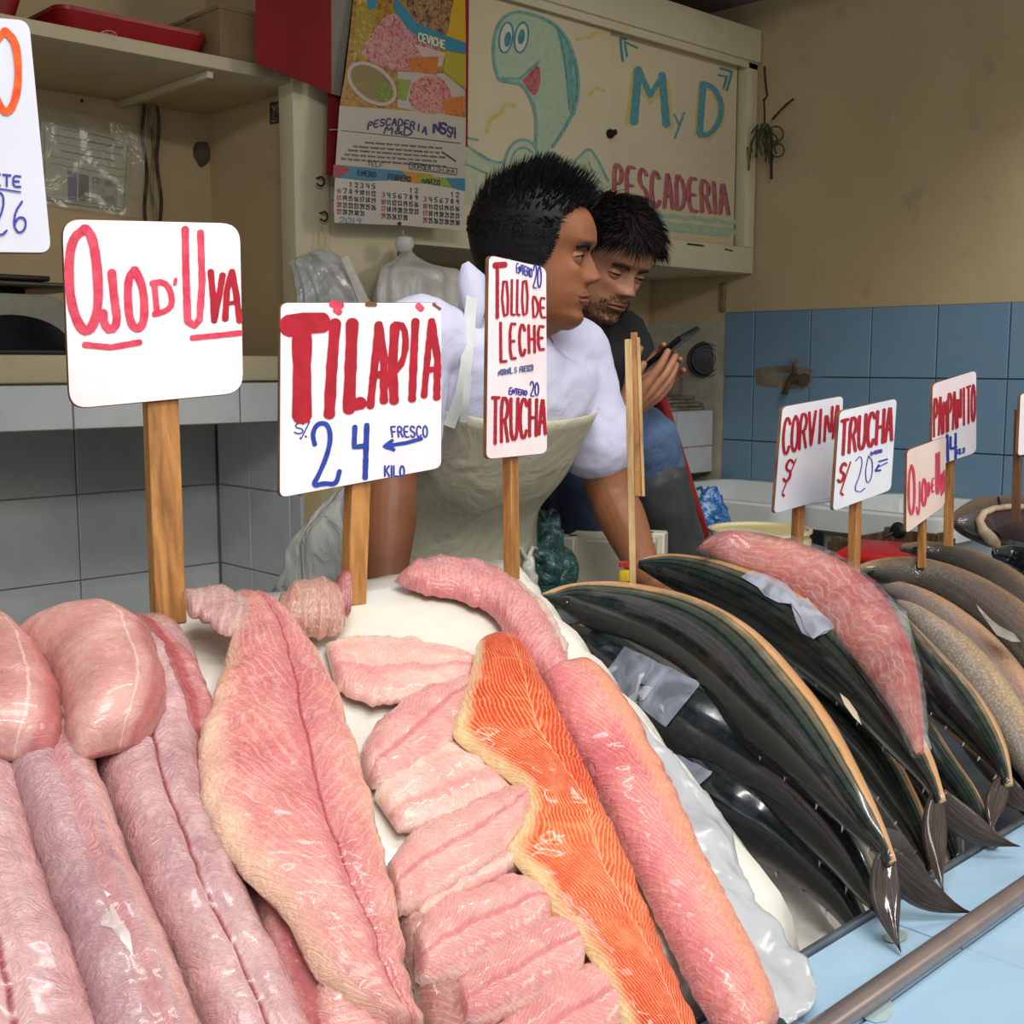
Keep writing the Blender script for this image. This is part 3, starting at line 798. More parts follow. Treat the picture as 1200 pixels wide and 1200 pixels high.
small_print(paint('calendar_lettering', PC, arcw('PESCADERIA', 431, 502, 136, 8, 8, 1.9) + T('M&D', (451,147),(484,151),(449,156),(484,159), 1.9, .8) + T('NS', (508,143),(524,145),(508,155),(523,157), 3.0, .9)+T('S4', (524,148),(535,150),(524,160),(535,162), 2.0, .8), inkb, cl, 0.0012))
tl_ = [([(400,153),(470,160),(540,168)], 0.7)]
def scrib(x0, x1, y, sl, seed):
    rr = random.Random(seed); out = []; x = x0
    while x < x1:
        L = rr.uniform(4, 12); e = min(x1, x+L); n = max(2, int((e-x)/0.9))
        out.append(([(x+(e-x)*i/n, y + sl*(x+(e-x)*i/n-x0) + (1.3 if i % 2 else -1.3)) for i in range(n+1)], 0.65)); x = e + 2
    return out
for k, (a, b, y) in enumerate(((428,520,167),(414,515,171.5),(408,522,176),(404,512,181),(400,524,186))): tl_ += scrib(a, b, y, 0.075, k)
tl_ += [([(480,190),(536,198)], 0.8), ([(480,198),(535,205)], 0.8), ([(536,198),(535,205)], 0.8), ([(480,190),(480,198)], 0.8)] + T('SURQUILLO-LIMA', (482,192),(533,199),(482,196.5),(533,203.5), 0.7, .8) + T('TELF', (430,189),(450,191),(430,194),(450,196), 0.7, .8) + [([(518,178),(527,184),(534,189)], 1.8)]
small_print(paint('calendar_lettering', PC, tl_, ink, cl, 0.0012))
F_('month_band', [(393,193),(415,195),(470,200),(480,208),(462,211),(430,212),(405,209),(391,208)], M('print_blue2', '#2f7690', 0.3), 0.0014)
F_('month_band', [(470,200),(505,204),(512,212),(490,215),(462,211)], M('print_orange', '#c07f22', 0.3), 0.0013)
F_('month_band', [(490,205),(522,208),(530,220),(505,216),(490,213)], M('print_green', '#8a9a30', 0.3), 0.0015)
F_('month_band', [(518,208),(545,209),(545,224),(530,220)], M('print_blue2', '#2f7690', 0.3), 0.0014)
F_('month_band', [(391,193),(406,195),(410,200),(398,208),(390,206)], M('print_red', '#9a2a2e', 0.3), 0.0016)
mo = T('ENERO', (419,199),(441,202),(419,205),(441,208), 1.1, .75) + T('FEBRERO', (455,204),(482,207),(455,210),(482,213), 1.1, .75) + T('MARZO', (494,209),(516,211),(494,214),(516,217), 1.1, .75)
small_print(paint('calendar_lettering', PC, mo, ink, cl, 0.0022))
blk = []; rd = []
for mi, (x0, x1, y0, start, days, seedcol) in enumerate(((395,442,212,2,31,0),(447,492,217,5,28,1),(496,540,222,5,31,1))):
    cw = (x1-x0)/7; rh = 8.2
    day = 1
    for r_ in range(6):
        for c_ in range(7):
            if r_ == 0 and c_ < start: continue
            if day > days or r_ > 4: break
            x = x0+cw*c_; y = y0 + r_*rh + c_*cw*0.085
            s = str(day)
            q = T(s, (x, y), (x+cw*0.8, y+0.4), (x, y+5.6), (x+cw*0.8, y+6), 0.95, .72)
            (rd if c_ == 0 else blk).extend(q); day += 1
small_print(paint('calendar_numbers', PC, blk, ink, cl, 0.0012)); small_print(paint('calendar_numbers', PC, rd, inkr, cl, 0.0012))
small_print(paint('calendar_lettering', PC, T('2019', (398,254),(425,256),(397,261),(424,262), 1.3, .8), M('print_blue3', '#6a93a8', 0.4), cl, 0.0012))
lathe('hole_ring', [(0.0,0.0),(0.004,0.0),(0.004,0.002),(0.0,0.002)], PY(468,262,2.118), m_dkmetal, cl, 10, Vector((0,-1,0)))

# screw hooks in the post
def hook(px, py, label, open_=1):
    c = PY(px, py, YC-0.005)
    h = empty('screw_hook', c, label, 'hook', 'screw hooks in the post')
    pts = [c + Vector((0, 0.0, 0.006)), c + Vector((0.0, -0.012, 0.006))] + [c + Vector((0.010*sin(a), -0.014, 0.010*cos(a)-0.002)) for a in [radians(k) for k in range(0, 260, 24)]]
    tube('hook_wire', pts, 0.0019, m_dkmetal, h, 8)
hook(371, 212, 'upper black screw hook in the lit cream post'); hook(375, 253, 'lower black screw hook in the post with a bag on it')
# ---------------- hanging plastic bags
m_bagclear = clear_plastic('clear_bag', '#d9dcdc', 0.38, 0.15, 1.0, 9)
m_bagwhite = clear_plastic('white_bag', '#dcdad2', 0.78, 0.35, 0.8, 10)
def hang_bag(name, px, py, Y, left, right, m, label, seed, strap=True):
    """left/right: pixel outlines going down from the hook; a folded bag with depth."""
    t = empty(name, PY(px, py, Y), label, 'bag')
    V = []; F = []; n = 30; seg = 56
    L = crspline(left, n); Rr = crspline(right, n)
    for i in range(n):
        a = PY(*L[i][:2], Y); b = PY(*Rr[i][:2], Y); c = (a+b)/2; hw = (b-a)/2
        dep = min(0.045, hw.length*0.35)
        for k in range(seg):
            th = 2*pi*k/seg
            f = 1 + 0.20*mnoise.noise(Vector((cos(th)*1.8+seed, sin(th)*1.8, i*0.13))) + 0.12*sin(11*th + seed + i*0.12)*min(1, i/8)
            V.append(c + hw*cos(th)*min(f, 1.05) + Vector((0, -dep*sin(th)*f - dep, 0)))
    for i in range(n-1):
        for k in range(seg):
            F.append((i*seg+k, i*seg+(k+1) % seg, (i+1)*seg+(k+1) % seg, (i+1)*seg+k))
    F.append(tuple(range((n-1)*seg, n*seg)))
    mesh('bag_film', V, F, m, t)
    return t
b1 = hang_bag('plastic_bag', 376, 300, 2.185, [(372,292),(352,300),(334,306),(338,320),(342,380),(346,470)], [(384,292),(396,305),(404,330),(420,350),(436,380),(440,470)], m_bagclear, 'clear plastic bag with gathered top hanging from the post hook', 1)
multi_tube('bag_handle', [([PY(378,262,2.18), PY(382,280,2.18), PY(380,294,2.17)], 0.0012), ([PY(375,264,2.18), PY(374,282,2.18), PY(377,294,2.17)], 0.0012)], M('string_pale', '#c9b89c', 0.8), b1)
sheet('bag_strap', [(400,302),(408,300),(440,368),(426,368)], 2.12, m_bagwhite, b1, 4, 12, 0.002)
b2 = hang_bag('plastic_bag', 474, 285, 2.16, [(469,290),(467,298),(456,306),(438,315),(430,335),(428,372),(430,480)], [(479,288),(482,298),(494,308),(508,314),(524,318),(526,340),(530,480)], m_bagwhite, 'white carrier bag hanging under the calendar behind the seller', 5)
lathe('bag_knot', [(0.0,-0.02),(0.016,-0.014),(0.022,0.0),(0.018,0.016),(0.0,0.022)], PY(474,287,2.12), m_bagwhite, b2, 14)
multi_tube('bag_handle', [([PY(472,270,2.118), PY(474,284,2.11)], 0.001)], M('string_pale', '#c9b89c', 0.8), b2)

# ---------------- right wall: bunch of dry herbs and wire hooks, tap
hk = empty('dried_herb_bunch', PX(896,150,XW), 'bunch of curled green wires and dry herbs hanging at the cabinet corner', 'bunch')
Xh = XW-0.03
def pxl(pts, X): return [PX(x, y, X) for x, y in pts]
m_hb = M('dark_stem', '#2a2414', 0.8, '#3c3a1c', 30); m_hg = M('dull_green_stem', '#46502c', 0.7, '#2c3318', 30)
multi_tube('stem', [(pxl([(896,78),(897,95),(899,112),(895,118)], Xh), 0.0035), (pxl([(895,116),(896,130),(896,146)], Xh), 0.0028), (pxl([(905,140),(914,130),(922,122),(930,116)], Xh), 0.0035), (pxl([(903,150),(904,180),(904,210)], Xh), 0.0045)], m_hb, hk)
rr = random.Random(5)
gl = []
for k in range(14):
    x0 = 892+rr.uniform(-4, 10); sp = rr.uniform(-24, 8)
    gl.append((pxl([(x0, 146+rr.uniform(-2,6)), (x0+sp*.5, 152+rr.uniform(0,6)), (x0+sp*.8, 168+rr.uniform(-4,6)), (x0+sp*.9+rr.uniform(-3,5), 186+rr.uniform(-8,14))], Xh-rr.uniform(0,0.03)), 0.0026))
for cx_, cy_, r_ in ((909,157,9),(911,176,8),(902,165,9)):
    gl.append((pxl([(cx_+r_*cos(a), cy_+r_*sin(a)) for a in [k/12*2*pi for k in range(13)]], Xh-0.01), 0.0024))
multi_tube('leaf', gl, m_hg, hk)
multi_tube('dry_stalk', [(pxl([(868,178),(866,200),(865,222)], Xh-0.02), 0.004), (pxl([(876,172),(878,192)], Xh-0.03), 0.0025)], M('ochre_stalk', '#9c7a3a', 0.8, '#7a5c28', 30), hk)
wt = empty('wall_tap', PX(925,440,XW), 'old brown tap fixed in a worn cement patch of the blue tiles', 'tap')
PW = Plane((XW-0.010, 0, 0), (-1, 0, 0))
plate('cement_patch', PW, smooth_poly([(885,432),(905,429),(928,428),(950,432),(966,438),(964,450),(940,456),(912,455),(888,452),(884,442),(885,432)], 1)[:-1], M('brown_cement', '#8b8268', 0.9, '#6d644c', 22, 0.6, 60), wt, 0.006)
tube('spout', pxl([(931,438),(926,445),(921,456),(919,462)], XW-0.05), 0.009, m_brown, wt)
tube('tap_body', [PX(932,441,XW-0.012), PX(932,441,XW-0.05)], 0.012, m_brown, wt)
tube('tap_stem', pxl([(931,438),(930,426)], XW-0.05), 0.006, m_brown, wt)
tube('tap_handle', pxl([(924,422),(930,423),(936,422)], XW-0.05), 0.006, M('tap_grey', '#7a7a70', 0.5), wt)
tube('tap_flange', [PX(942,444,XW-0.014), PX(942,444,XW-0.03)], 0.018, m_brown, wt)

# newspapers and a fan on the ledge
m_news = M('old_newsprint', '#a89e88', 0.85, '#6f675a', 30)
npz = 1.2005
for k, (w_, l_, a, dz) in enumerate(((0.34, 0.17, 3, .012), (0.30, 0.16, -5, .012), (0.31, 0.15, 7, .010), (0.26, 0.13, -2, .012))):
    c = Vector((2.93, 2.435, npz))
    o = box('newspaper', (-w_/2, -l_/2, 0), (w_/2, l_/2, dz-0.001), m_news if k % 2 == 0 else M('grey_newsprint', '#8b857a', 0.85, '#5b564e', 40), None, 0.003)
    o.location = c; o.rotation_euler = (0, 0, radians(a)); npz += dz
    tag(o, ['folded newspaper at the bottom of the pile on the tiled ledge', 'second newspaper from the bottom on the ledge pile', 'third newspaper up on the ledge pile', 'topmost small folded newspaper on the ledge pile'][k], 'newspaper', 'newspapers piled on the ledge')
fan = empty('round_fan', (2.86, 2.42, npz), 'small black round desk fan on the pile of newspapers', 'fan')
fc = PY(826, 422, 2.40)
lathe('fan_guard', [(0.0,-0.012),(0.05,-0.012),(0.058,-0.004),(0.058,0.03),(0.045,0.05),(0.0,0.055)], fc, m_dark, fan, 28, Vector((-0.75,-0.65,0.05)))
multi_tube('guard_wire', [([fc + Matrix.Rotation(0,3,'X') @ (Vector((-0.75,-0.65,0)).normalized()*0.057 + Vector((0.65,-0.75,0)).normalized()*(r_*cos(a)) + Vector((0,0,1))*(r_*sin(a))) for a in [k/20*2*pi for k in range(21)]], 0.0014) for r_ in (0.015, 0.03, 0.043, 0.054)], M('dark_grey_wire', '#2b2c30', 0.4), fan, 5)
tube('fan_stand', [Vector((fc.x, fc.y, npz-0.0)), Vector((fc.x, fc.y, fc.z-0.04))], 0.02, m_dark, fan)
jr = lathe('small_jar', [(0.0,0.0),(0.03,0.0),(0.032,0.01),(0.032,0.055),(0.026,0.062),(0.0,0.064)], (3.01, 2.42, npz), M('brown_jar', '#776a56', 0.5), None, 20)
tag(jr, 'small brown jar on the newspapers right of the black fan', 'jar')
# ================================================================ fish counter
ZL = 0.85                                     # ledge height
YL = 0.527                                    # inner lip of the ledge
ct = empty('fish_counter', (1.0, 0.8, 0), 'pale blue tiled fish counter with a steel edged display well', 'counter')
m_steel = M('dull_steel', '#a7adb2', 0.32, '#8d9398', 20, 0.1, 60, metal=0.85)
m_conc = M('counter_concrete', '#7e8587', 0.8, '#6c7274', 8)
box('counter_base', (-0.55, 0.245, 0.0), (3.0, 1.20, 0.755), m_conc, ct)
box('ledge_bed', (-0.55, 0.245, 0.755), (3.0, YL, ZL-0.006), m_grout_l, ct)
tiles(ct, (0, 0, ZL-0.006), (1,0,0), (0,1,0), (0,0,1), [0.155-0.2*k for k in range(4)][::-1]+[0.355+0.2*k for k in range(14)], [0.245, 0.438, YL-0.004], m_bluewhite, 0.0022)
tiles(ct, (0, 0.245, 0), (1,0,0), (0,0,1), (0,-1,0), [0.155-0.2*k for k in range(4)][::-1]+[0.355+0.2*k for k in range(14)], [0.05, 0.25, 0.45, 0.65, 0.848], m_bluewhite, 0.0025)
box('back_kerb', (-0.55, 1.19, 0.755), (3.0, 1.205, 0.88), m_steel, ct, 0.002)
box('well_lip', (-0.55, YL-0.003, 0.765), (3.0, YL+0.002, ZL+0.003), m_steel, ct, 0.001)
box('well_floor', (-0.55, YL+0.002, 0.755), (3.0, 1.19, 0.77), m_steel, ct)
tube('edge_rail', [(-0.55, 0.443, ZL+0.010), (3.0, 0.443, ZL+0.010)], 0.0095, M('scuffed_rail', '#a5938c', 0.35, '#8a7f7c', 14, metal=0.7), ct, 16)
paint_P = Plane((0, 0, ZL), (0, 0, 1))
fill('water_stain', paint_P, [smooth_poly([(1036,1095),(1052,1088),(1062,1092),(1064,1100),(1050,1106),(1036,1102),(1036,1095)], 1)[:-1]], M('stain_tan', '#93a39a', 0.25), ct, 0.0006)
fill('water_stain', paint_P, [smooth_poly([(1000,1160),(1020,1150),(1044,1165),(1046,1195),(1020,1200),(1000,1180),(1000,1160)], 1)[:-1]], M('stain_pale', '#a3b7b8', 0.2), ct, 0.0006)

E0 = EYE.z
def _xb(Y): return interp([(0.5, 0.83), (0.65, 0.848), (0.77, 0.882), (0.93, 0.935), (1.1, 1.03), (1.2, 1.10)], Y)
ZLt = [(0.30,-0.56),(0.50,-0.475),(0.60,-0.405),(0.70,-0.350),(0.80,-0.305),(0.90,-0.270),(1.0,-0.245),(1.06,-0.240),(1.12,-0.262),(1.17,-0.36),(1.22,-0.50),(1.4,-0.56)]
ZRt = [(0.30,-0.58),(0.53,-0.58),(0.90,-0.56),(1.05,-0.54),(1.22,-0.58),(1.4,-0.58)]
ZCt = [(0.30,-0.50),(0.50,-0.475),(0.56,-0.455),(0.70,-0.42),(0.90,-0.36),(1.15,-0.305),(1.3,-0.29)]
def tabfn(t):
    lo, hi, n = t[0][0], t[-1][0], 400
    arr = [sinterp(t, lo+(hi-lo)*i/n) for i in range(n+1)]
    def f(y):
        u = (y-lo)/(hi-lo)*n
        if u <= 0: return arr[0]
        if u >= n: return arr[-1]
        i = int(u); return arr[i] + (arr[i+1]-arr[i])*(u-i)
    return f
fL, fR, fC = tabfn(ZLt), tabfn(ZRt), tabfn(ZCt)
def S_bed(x, y):
    t = sstep(0, 1, (x - _xb(y))/0.07)
    return E0 + fL(y)*(1-t) + fR(y)*t
def S_left(x, y): return E0 + fL(y)
def S_fish(x, y): return E0 + fC(y)
def PS(px, py, surf, h=0.0, lam0=0.55, lam1=3.4):
    r = ray(px, py); ex, ey, ez = EYE; rx, ry, rz = r
    g = lambda l: ez + rz*l - surf(ex+rx*l, ey+ry*l) - h
    best = (1e9, lam0); pl, pv = lam0, g(lam0); l = lam0
    while l < lam1:
        l += 0.04; v = g(l)
        if v < best[0]: best = (v, l)
        if v <= 0:
            a, b = pl, l
            for _ in range(14):
                m = (a+b)/2
                if g(m) > 0: a = m
                else: b = m
            return EYE + r*((a+b)/2)
        pl = l
        if ry*l > 1.30: break
    return EYE + r*best[1]
def nrm(surf, p, e=0.01):
    return Vector((-(surf(p.x+e, p.y)-surf(p.x-e, p.y))/(2*e), -(surf(p.x, p.y+e)-surf(p.x, p.y-e))/(2*e), 1)).normalized()

def strip(name, secs, m, parent=None, surf=S_bed, lift=0.004, th=0.014, ns=44, nt=16, amp=0.0015, nsc=26, seam=0.0, seamt=0.5, ep=3.0, endr=0.10, ridge=0.0, ruffle=0.0, seed=0, jag=1.6, chev=0.0, cfreq=40, vlift=None):
    """A limp slab lying on a surface. secs = (left x, left y, right x, right y) photo pixels of the slab's two edges, top to bottom."""
    S = crspline([tuple(s) for s in secs], ns+1)
    top = []; bot = []; uv = []
    if jag:
        S2 = []
        for i, s in enumerate(S):
            ux, uy = s[0]-s[2], s[1]-s[3]; L_ = math.hypot(ux, uy) or 1; ux /= L_; uy /= L_
            ja = jag*(1.3*mnoise.noise(Vector((i*0.23, seed*3.1, 0))) + 1.0*mnoise.noise(Vector((i*0.8, seed*3.1, 7)))) *2
            jb = jag*(1.3*mnoise.noise(Vector((i*0.23, seed*3.1, 40))) + 1.0*mnoise.noise(Vector((i*0.8, seed*3.1, 47)))) *2
            S2.append((s[0]+ux*ja, s[1]+uy*ja, s[2]-ux*jb, s[3]-uy*jb))
        S = S2
    mids = [((s[0]+s[2])/2, (s[1]+s[3])/2) for s in S]
    L = [0.0]
    for a, b in zip(mids, mids[1:]): L.append(L[-1]+math.hypot(a[0]-b[0], a[1]-b[1]))
    W = max(math.hypot(s[0]-s[2], s[1]-s[3]) for s in S)
    for i in range(ns+1):
        s = S[i]; se = i/ns
        e = min(1.0, min(se, 1-se)/endr) if endr > 0 else 1.0
        ef = sqrt(max(0.0, 1-(1-e)**2))
        for j in range(nt+1):
            t = j/nt
            tt = 0.5-0.5*cos(pi*t)*(0.35+0.65) if nt > 6 else t
            tt = 0.5*(t + tt)
            px = s[0]+(s[2]-s[0])*tt; py = s[1]+(s[3]-s[1])*tt
            q = abs(2*tt-1)
            prof = max(0.0, 1-q**ep)**(1/2.0)
            hh = th*prof*(0.12+0.88*ef)
            if seam: hh -= seam*exp(-((tt-seamt)/0.045)**2)*ef
            if vlift: hh += vlift(se, tt)
            p = PS(px, py, surf, lift + th*0.6)
            n = nrm(surf, p)
            d = amp*(mnoise.noise(Vector((p.x*nsc+seed, p.y*nsc, p.z*nsc)))*2)*prof
            d += 0.4*amp*(mnoise.noise(Vector((p.x*nsc*3.3+seed, p.y*nsc*3.3, p.z*nsc*3)))*2)*prof
            if ridge: d += ridge*prof*sin(2*pi*(L[i]/W*cfreq/6.0 + chev*abs(2*tt-1)))
            if ruffle: d += ruffle*(q**4)*sin(L[i]*0.11+seed+(3 if t > .5 else 0))
            base = p - n*(th*0.6)
            top.append(base + n*(hh+max(0, d) if prof < .2 else hh+d)); bot.append(base - n*0.001)
            uv.append((tt, L[i]/W))
    V = top+bot; o = len(top); F = []
    w_ = nt+1
    for i in range(ns):
        for j in range(nt):
            a = i*w_+j
            F.append((a, a+1, a+1+w_, a+w_)); F.append((o+a, o+a+w_, o+a+1+w_, o+a+1))
    for i in range(ns):
        a = i*w_; F.append((a, a+w_, o+a+w_, o+a)); a += nt; F.append((a, o+a, o+a+w_, a+w_))
    for j in range(nt):
        F.append((j, o+j, o+j+1, j+1)); a = ns*w_+j; F.append((a, a+1, o+a+1, o+a))
    ob = mesh(name, V, F, m, parent, True, uv=uv+uv)
    return ob

def flesh(name, c_deep, c_mid, c_pale, c_fat, freq=7.0, chev=1.2, fatw=0.25, seamc=None, seamt=0.5, seamw=0.02, edge=None, edgeside=0, rough=0.22, sheen=0.6, bands=None, sub=0.25, bumpk=0.5, mottle=7.0, fats=0.35, warp=0.5, spark=1.0):
    t = NT(name)
    tc = t.n('ShaderNodeTexCoord'); uv = tc.outputs['UV']
    s = t.sep(uv); u, v = s[0], s[1]
    au = t.math('ABSOLUTE', t.math('SUBTRACT', u, seamt))
    ph = t.math('ADD', v, t.math('MULTIPLY', au, chev))
    ov = t.coord('Object')
    n1 = t.noise(ov, 22, 4, 0.6); n2 = t.noise(ov, 90, 3, 0.6)
    nw = t.noise(ov, 9, 3, 0.6)
    ph = t.math('ADD', ph, t.math('MULTIPLY', t.math('SUBTRACT', nw, 0.5), warp))
    ph = t.math('ADD', ph, t.math('MULTIPLY', t.math('SUBTRACT', n1, 0.5), 0.16))
    wv = t.math('SINE', t.math('MULTIPLY', ph, freq*2*pi))
    wv = t.math('MULTIPLY', t.math('ADD', wv, 1.0), 0.5)
    fat = t.ramp(wv, [(1-fatw, 0.0), (1.0, 1.0)])
    n3 = t.noise(ov, mottle, 4, 0.6)
    base = t.ramp(n3, [(0.30, srgb(c_deep)), (0.5, srgb(c_mid)), (0.70, srgb(c_pale))])
    fibre = t.noise(t.comb(t.math('MULTIPLY', u, 5.0), t.math('MULTIPLY', ph, 60.0), 0.0), 1.0, 2, 0.6)
    fm = t.math('MULTIPLY', t.math('MULTIPLY', fat, t.ramp(n1, [(0.25, 0.2), (0.6, 1.0)])), fats)
    base = t.mix(fm, base, srgb(c_fat))
    base = t.mix(t.math('MULTIPLY', t.ramp(fibre, [(0.5, 0.0), (0.75, 1.0)]), 0.22), base, srgb(c_fat))
    nm = t.noise(ov, 34, 5, 0.7, 0.8)
    base = t.mix(t.math('MULTIPLY', t.ramp(nm, [(0.52, 0.0), (0.66, 1.0)]), 0.30), base, srgb(c_fat))
    base = t.mix(t.math('MULTIPLY', t.ramp(nm, [(0.34, 1.0), (0.46, 0.0)]), 0.35), base, srgb(c_deep))
    if edge:
        eu = u if edgeside == 0 else t.math('SUBTRACT', 1.0, u)
        eu = t.math('ADD', eu, t.math('MULTIPLY', t.math('SUBTRACT', n1, 0.5), 0.25))
        base = t.mix(t.ramp(eu, [(0.02, 1.0), (edge[1], 0.0)]), base, srgb(edge[0]))
    if bands:
        for (b0, bw, bc, bs) in bands:
            d = t.math('ABSOLUTE', t.math('SUBTRACT', t.math('ADD', u, t.math('MULTIPLY', t.math('SUBTRACT', n1, 0.5), 0.10)), b0))
            base = t.mix(t.math('MULTIPLY', t.ramp(d, [(bw*0.4, 1.0), (bw, 0.0)]), bs), base, srgb(bc))
    if seamc:
        d = t.math('ABSOLUTE', t.math('SUBTRACT', t.math('ADD', u, t.math('MULTIPLY', t.math('SUBTRACT', n1, 0.5), 0.05)), seamt))
        base = t.mix(t.ramp(d, [(seamw*0.3, 0.9), (seamw*1.6, 0.0)]), base, srgb(seamc))
    t.set(base=base, rough=t.ramp(n2, [(0.3, rough*0.7), (0.7, rough*1.6)]), spec=0.55, coat=0.4)
    t.b.inputs['Coat Roughness'].default_value = 0.10
    if sub: t.sub(sub, (0.014, 0.005, 0.003))
    n5 = t.noise(ov, 150, 4, 0.65, 0.6)
    h = t.math('ADD', t.math('MULTIPLY', fibre, 0.7), t.math('ADD', t.math('MULTIPLY', n2, 0.9), t.math('ADD', t.math('MULTIPLY', n5, 0.8*spark), t.math('MULTIPLY', wv, 0.2*fats))))
    t.bump(h, min(1.0, bumpk*1.3), 0.0045)
    MATS[name] = t.m
    return t.m
# ---------------- white ice mound the fillets lie on, and plastic liner
m_ice = NT('wet_white_ice'); _v = m_ice.coord('Object')
m_ice.set(base=m_ice.ramp(m_ice.noise(_v, 7, 5, 0.6), [(0.35, srgb('#dcd8cc')), (0.6, srgb('#e6e2d6')), (0.75, srgb('#e6dcc0'))]), rough=0.3, coat=0.3)
m_ice.sub(0.3, (0.02, 0.02, 0.02)); m_ice.bump(m_ice.noise(_v, 35, 4), 0.25, 0.004)
V = []; F = []; nx, ny = 90, 60
for j in range(ny+1):
    for i in range(nx+1):
        x = -0.45 + 1.78*i/nx; y = 0.535 + 0.65*j/ny
        z = S_bed(x, y) - 0.003 + 0.006*mnoise.noise(Vector((x*9, y*9, 0))) + 0.002*mnoise.noise(Vector((x*40, y*40, 3)))
        if i in (0, nx) or j in (0, ny): z = 0.772
        V.append((x, y, max(0.772, z)))
for j in range(ny):
    for i in range(nx):
        a = j*(nx+1)+i; F.append((a, a+1, a+nx+2, a+nx+1))
o = len(V); V += [(-0.45,0.535,0.771),(1.33,0.535,0.771),(1.33,1.185,0.771),(-0.45,1.185,0.771)]
ice = mesh('ice_mound', V, F+[(o, o+1, o+2, o+3)], m_ice.m)
tag(ice, 'smooth white wet mound of packed ice showing between the pink fillets', 'ice mound')
def chunkmound(): pass

fl_gray = flesh('greyish_pink_fillet', '#9f7076', '#c39798', '#d6aeaa', '#e9d3ce', 7, 0.2, 0.35, '#8f2430', 0.5, 0.02, bands=[(0.0, 0.2, '#cf9490', 0.5), (1.0, 0.22, '#d39a94', 0.6)], rough=0.2, fats=0.08, warp=1.2)
fl_gray2 = flesh('greyish_mauve_fillet', '#946a72', '#b68c90', '#caa6a5', '#e2cdc9', 7, 0.2, 0.35, None, 0.47, 0.02, bands=[(0.55, 0.13, '#c67f7c', 0.5), (0.82, 0.12, '#e0a597', 0.55), (1.0, 0.10, '#cf8a80', 0.5)], rough=0.2, fats=0.06, warp=1.2)
fl_side = flesh('rosy_side_fillet', '#b0585c', '#c67c7c', '#d9a09c', '#ecc4b8', 5, 0.6, 0.3, None, bands=[(0.3, 0.18, '#b03a44', 0.6)], fats=0.1)
fl_fold = flesh('folded_pink_fillet', '#b37872', '#c99088', '#d8a498', '#ecccbe', 3, 0.3, 0.15, None, bands=[(0.98, 0.25, '#a84c4c', 0.55), (0.66, 0.018, '#ecd2c6', 0.5), (0.85, 0.06, '#b0545a', 0.4)], rough=0.3, bumpk=0.25, mottle=9, fats=0.08, spark=0.5)
fl_big = flesh('rose_fillet', '#c96d6c', '#dc8e86', '#e7a99c', '#f5d3c4', 13, 1.0, 0.3, '#a8323c', 0.66, 0.012, edge=('#f3c8ac', 0.20), bands=[(0.66, 0.15, '#c0626c', 0.45), (0.98, 0.07, '#efb79a', 0.6)], rough=0.2, fats=0.30, warp=0.5)
fl_til = flesh('tilapia_fillet', '#dd928c', '#eab0a5', '#f2c6b8', '#f8decf', 14, 0.5, 0.3, None, 0.5, 0.03, edge=('#f4d6bc', 0.3), rough=0.22, bumpk=0.35, fats=0.22, bands=[(0.62, 0.1, '#de8580', 0.5)])
fl_til2 = flesh('tilapia_fillet_rosy', '#d58482', '#e49f98', '#edb7ab', '#f7d8ca', 14, 1.1, 0.3, None, 0.5, 0.03, rough=0.22, bumpk=0.45, fats=0.25, bands=[(0.5, 0.06, '#cd6a6a', 0.6), (0.95, 0.1, '#f3cfc2', 0.5)])
fl_or = flesh('orange_trout', '#c92a0a', '#dc4413', '#e65c20', '#f8b480', 12, 2.0, 0.42, '#f8bd8c', 0.66, 0.006, edge=('#f8dca4', 0.15), rough=0.2, sub=0.2, bumpk=0.45, fats=0.85, warp=0.35)
fl_pk = flesh('salmon_pink_fillet', '#d8686c', '#ea8d8a', '#f2a490', '#fad0bc', 9, 1.3, 0.3, None, bands=[(0.72, 0.22, '#f6a684', 0.85), (0.1, 0.18, '#d97880', 0.5)], rough=0.2, fats=0.45, warp=0.6)
fl_pk2 = flesh('pale_rose_fillet', '#cd6c70', '#df8e8c', '#eaa9a2', '#f5d0c4', 11, 0.4, 0.3, None, bands=[(1.0, 0.18, '#c06064', 0.5), (0.0, 0.2, '#e2a7a2', 0.5)], fats=0.4)

def fillet(name, label, secs, m, **kw):
    g = kw.pop('group', None)
    o = strip(name, secs, m, None, **kw)
    tag(o, label, 'fillet', g)
    return o
# long grey-pink fillets on the left (they run on below the picture)
fillet('fish_fillet', 'long greyish fillet at the far left edge with a dark red seam beside it', [(-130,770,30,830),(-120,860,26,870),(-120,960,40,960),(-110,1060,75,1060),(-100,1160,110,1150),(-90,1290,140,1270)], fl_gray, lift=0.004, th=0.026, seam=0.006, ridge=0.0006, cfreq=50, seed=1)
fillet('fish_fillet', 'long greyish fillet with torn white film, second from the left', [(0,770,108,780),(2,860,110,860),(35,960,140,950),(70,1060,180,1050),(104,1160,225,1150),(140,1290,275,1270)], fl_gray2, lift=0.012, th=0.024, seam=0.004, ridge=0.0006, cfreq=50, seed=2)
fillet('fish_fillet', 'long mauve fillet with a bright red centre seam left of the big rosy fillet', [(100,715,200,705),(106,800,238,770),(112,870,240,850),(140,950,262,950),(185,1060,300,1050),(232,1160,345,1140),(280,1290,400,1260)], fl_gray, lift=0.006, th=0.026, seam=0.007, ridge=0.0006, cfreq=50, seed=3)
fillet('fish_fillet', 'dark red spotted fillet edge beside the thick wooden stick at the left', [(146,712,200,738),(176,745,232,775),(205,800,252,825),(222,850,254,858)], fl_side, lift=0.022, th=0.012, seed=4)
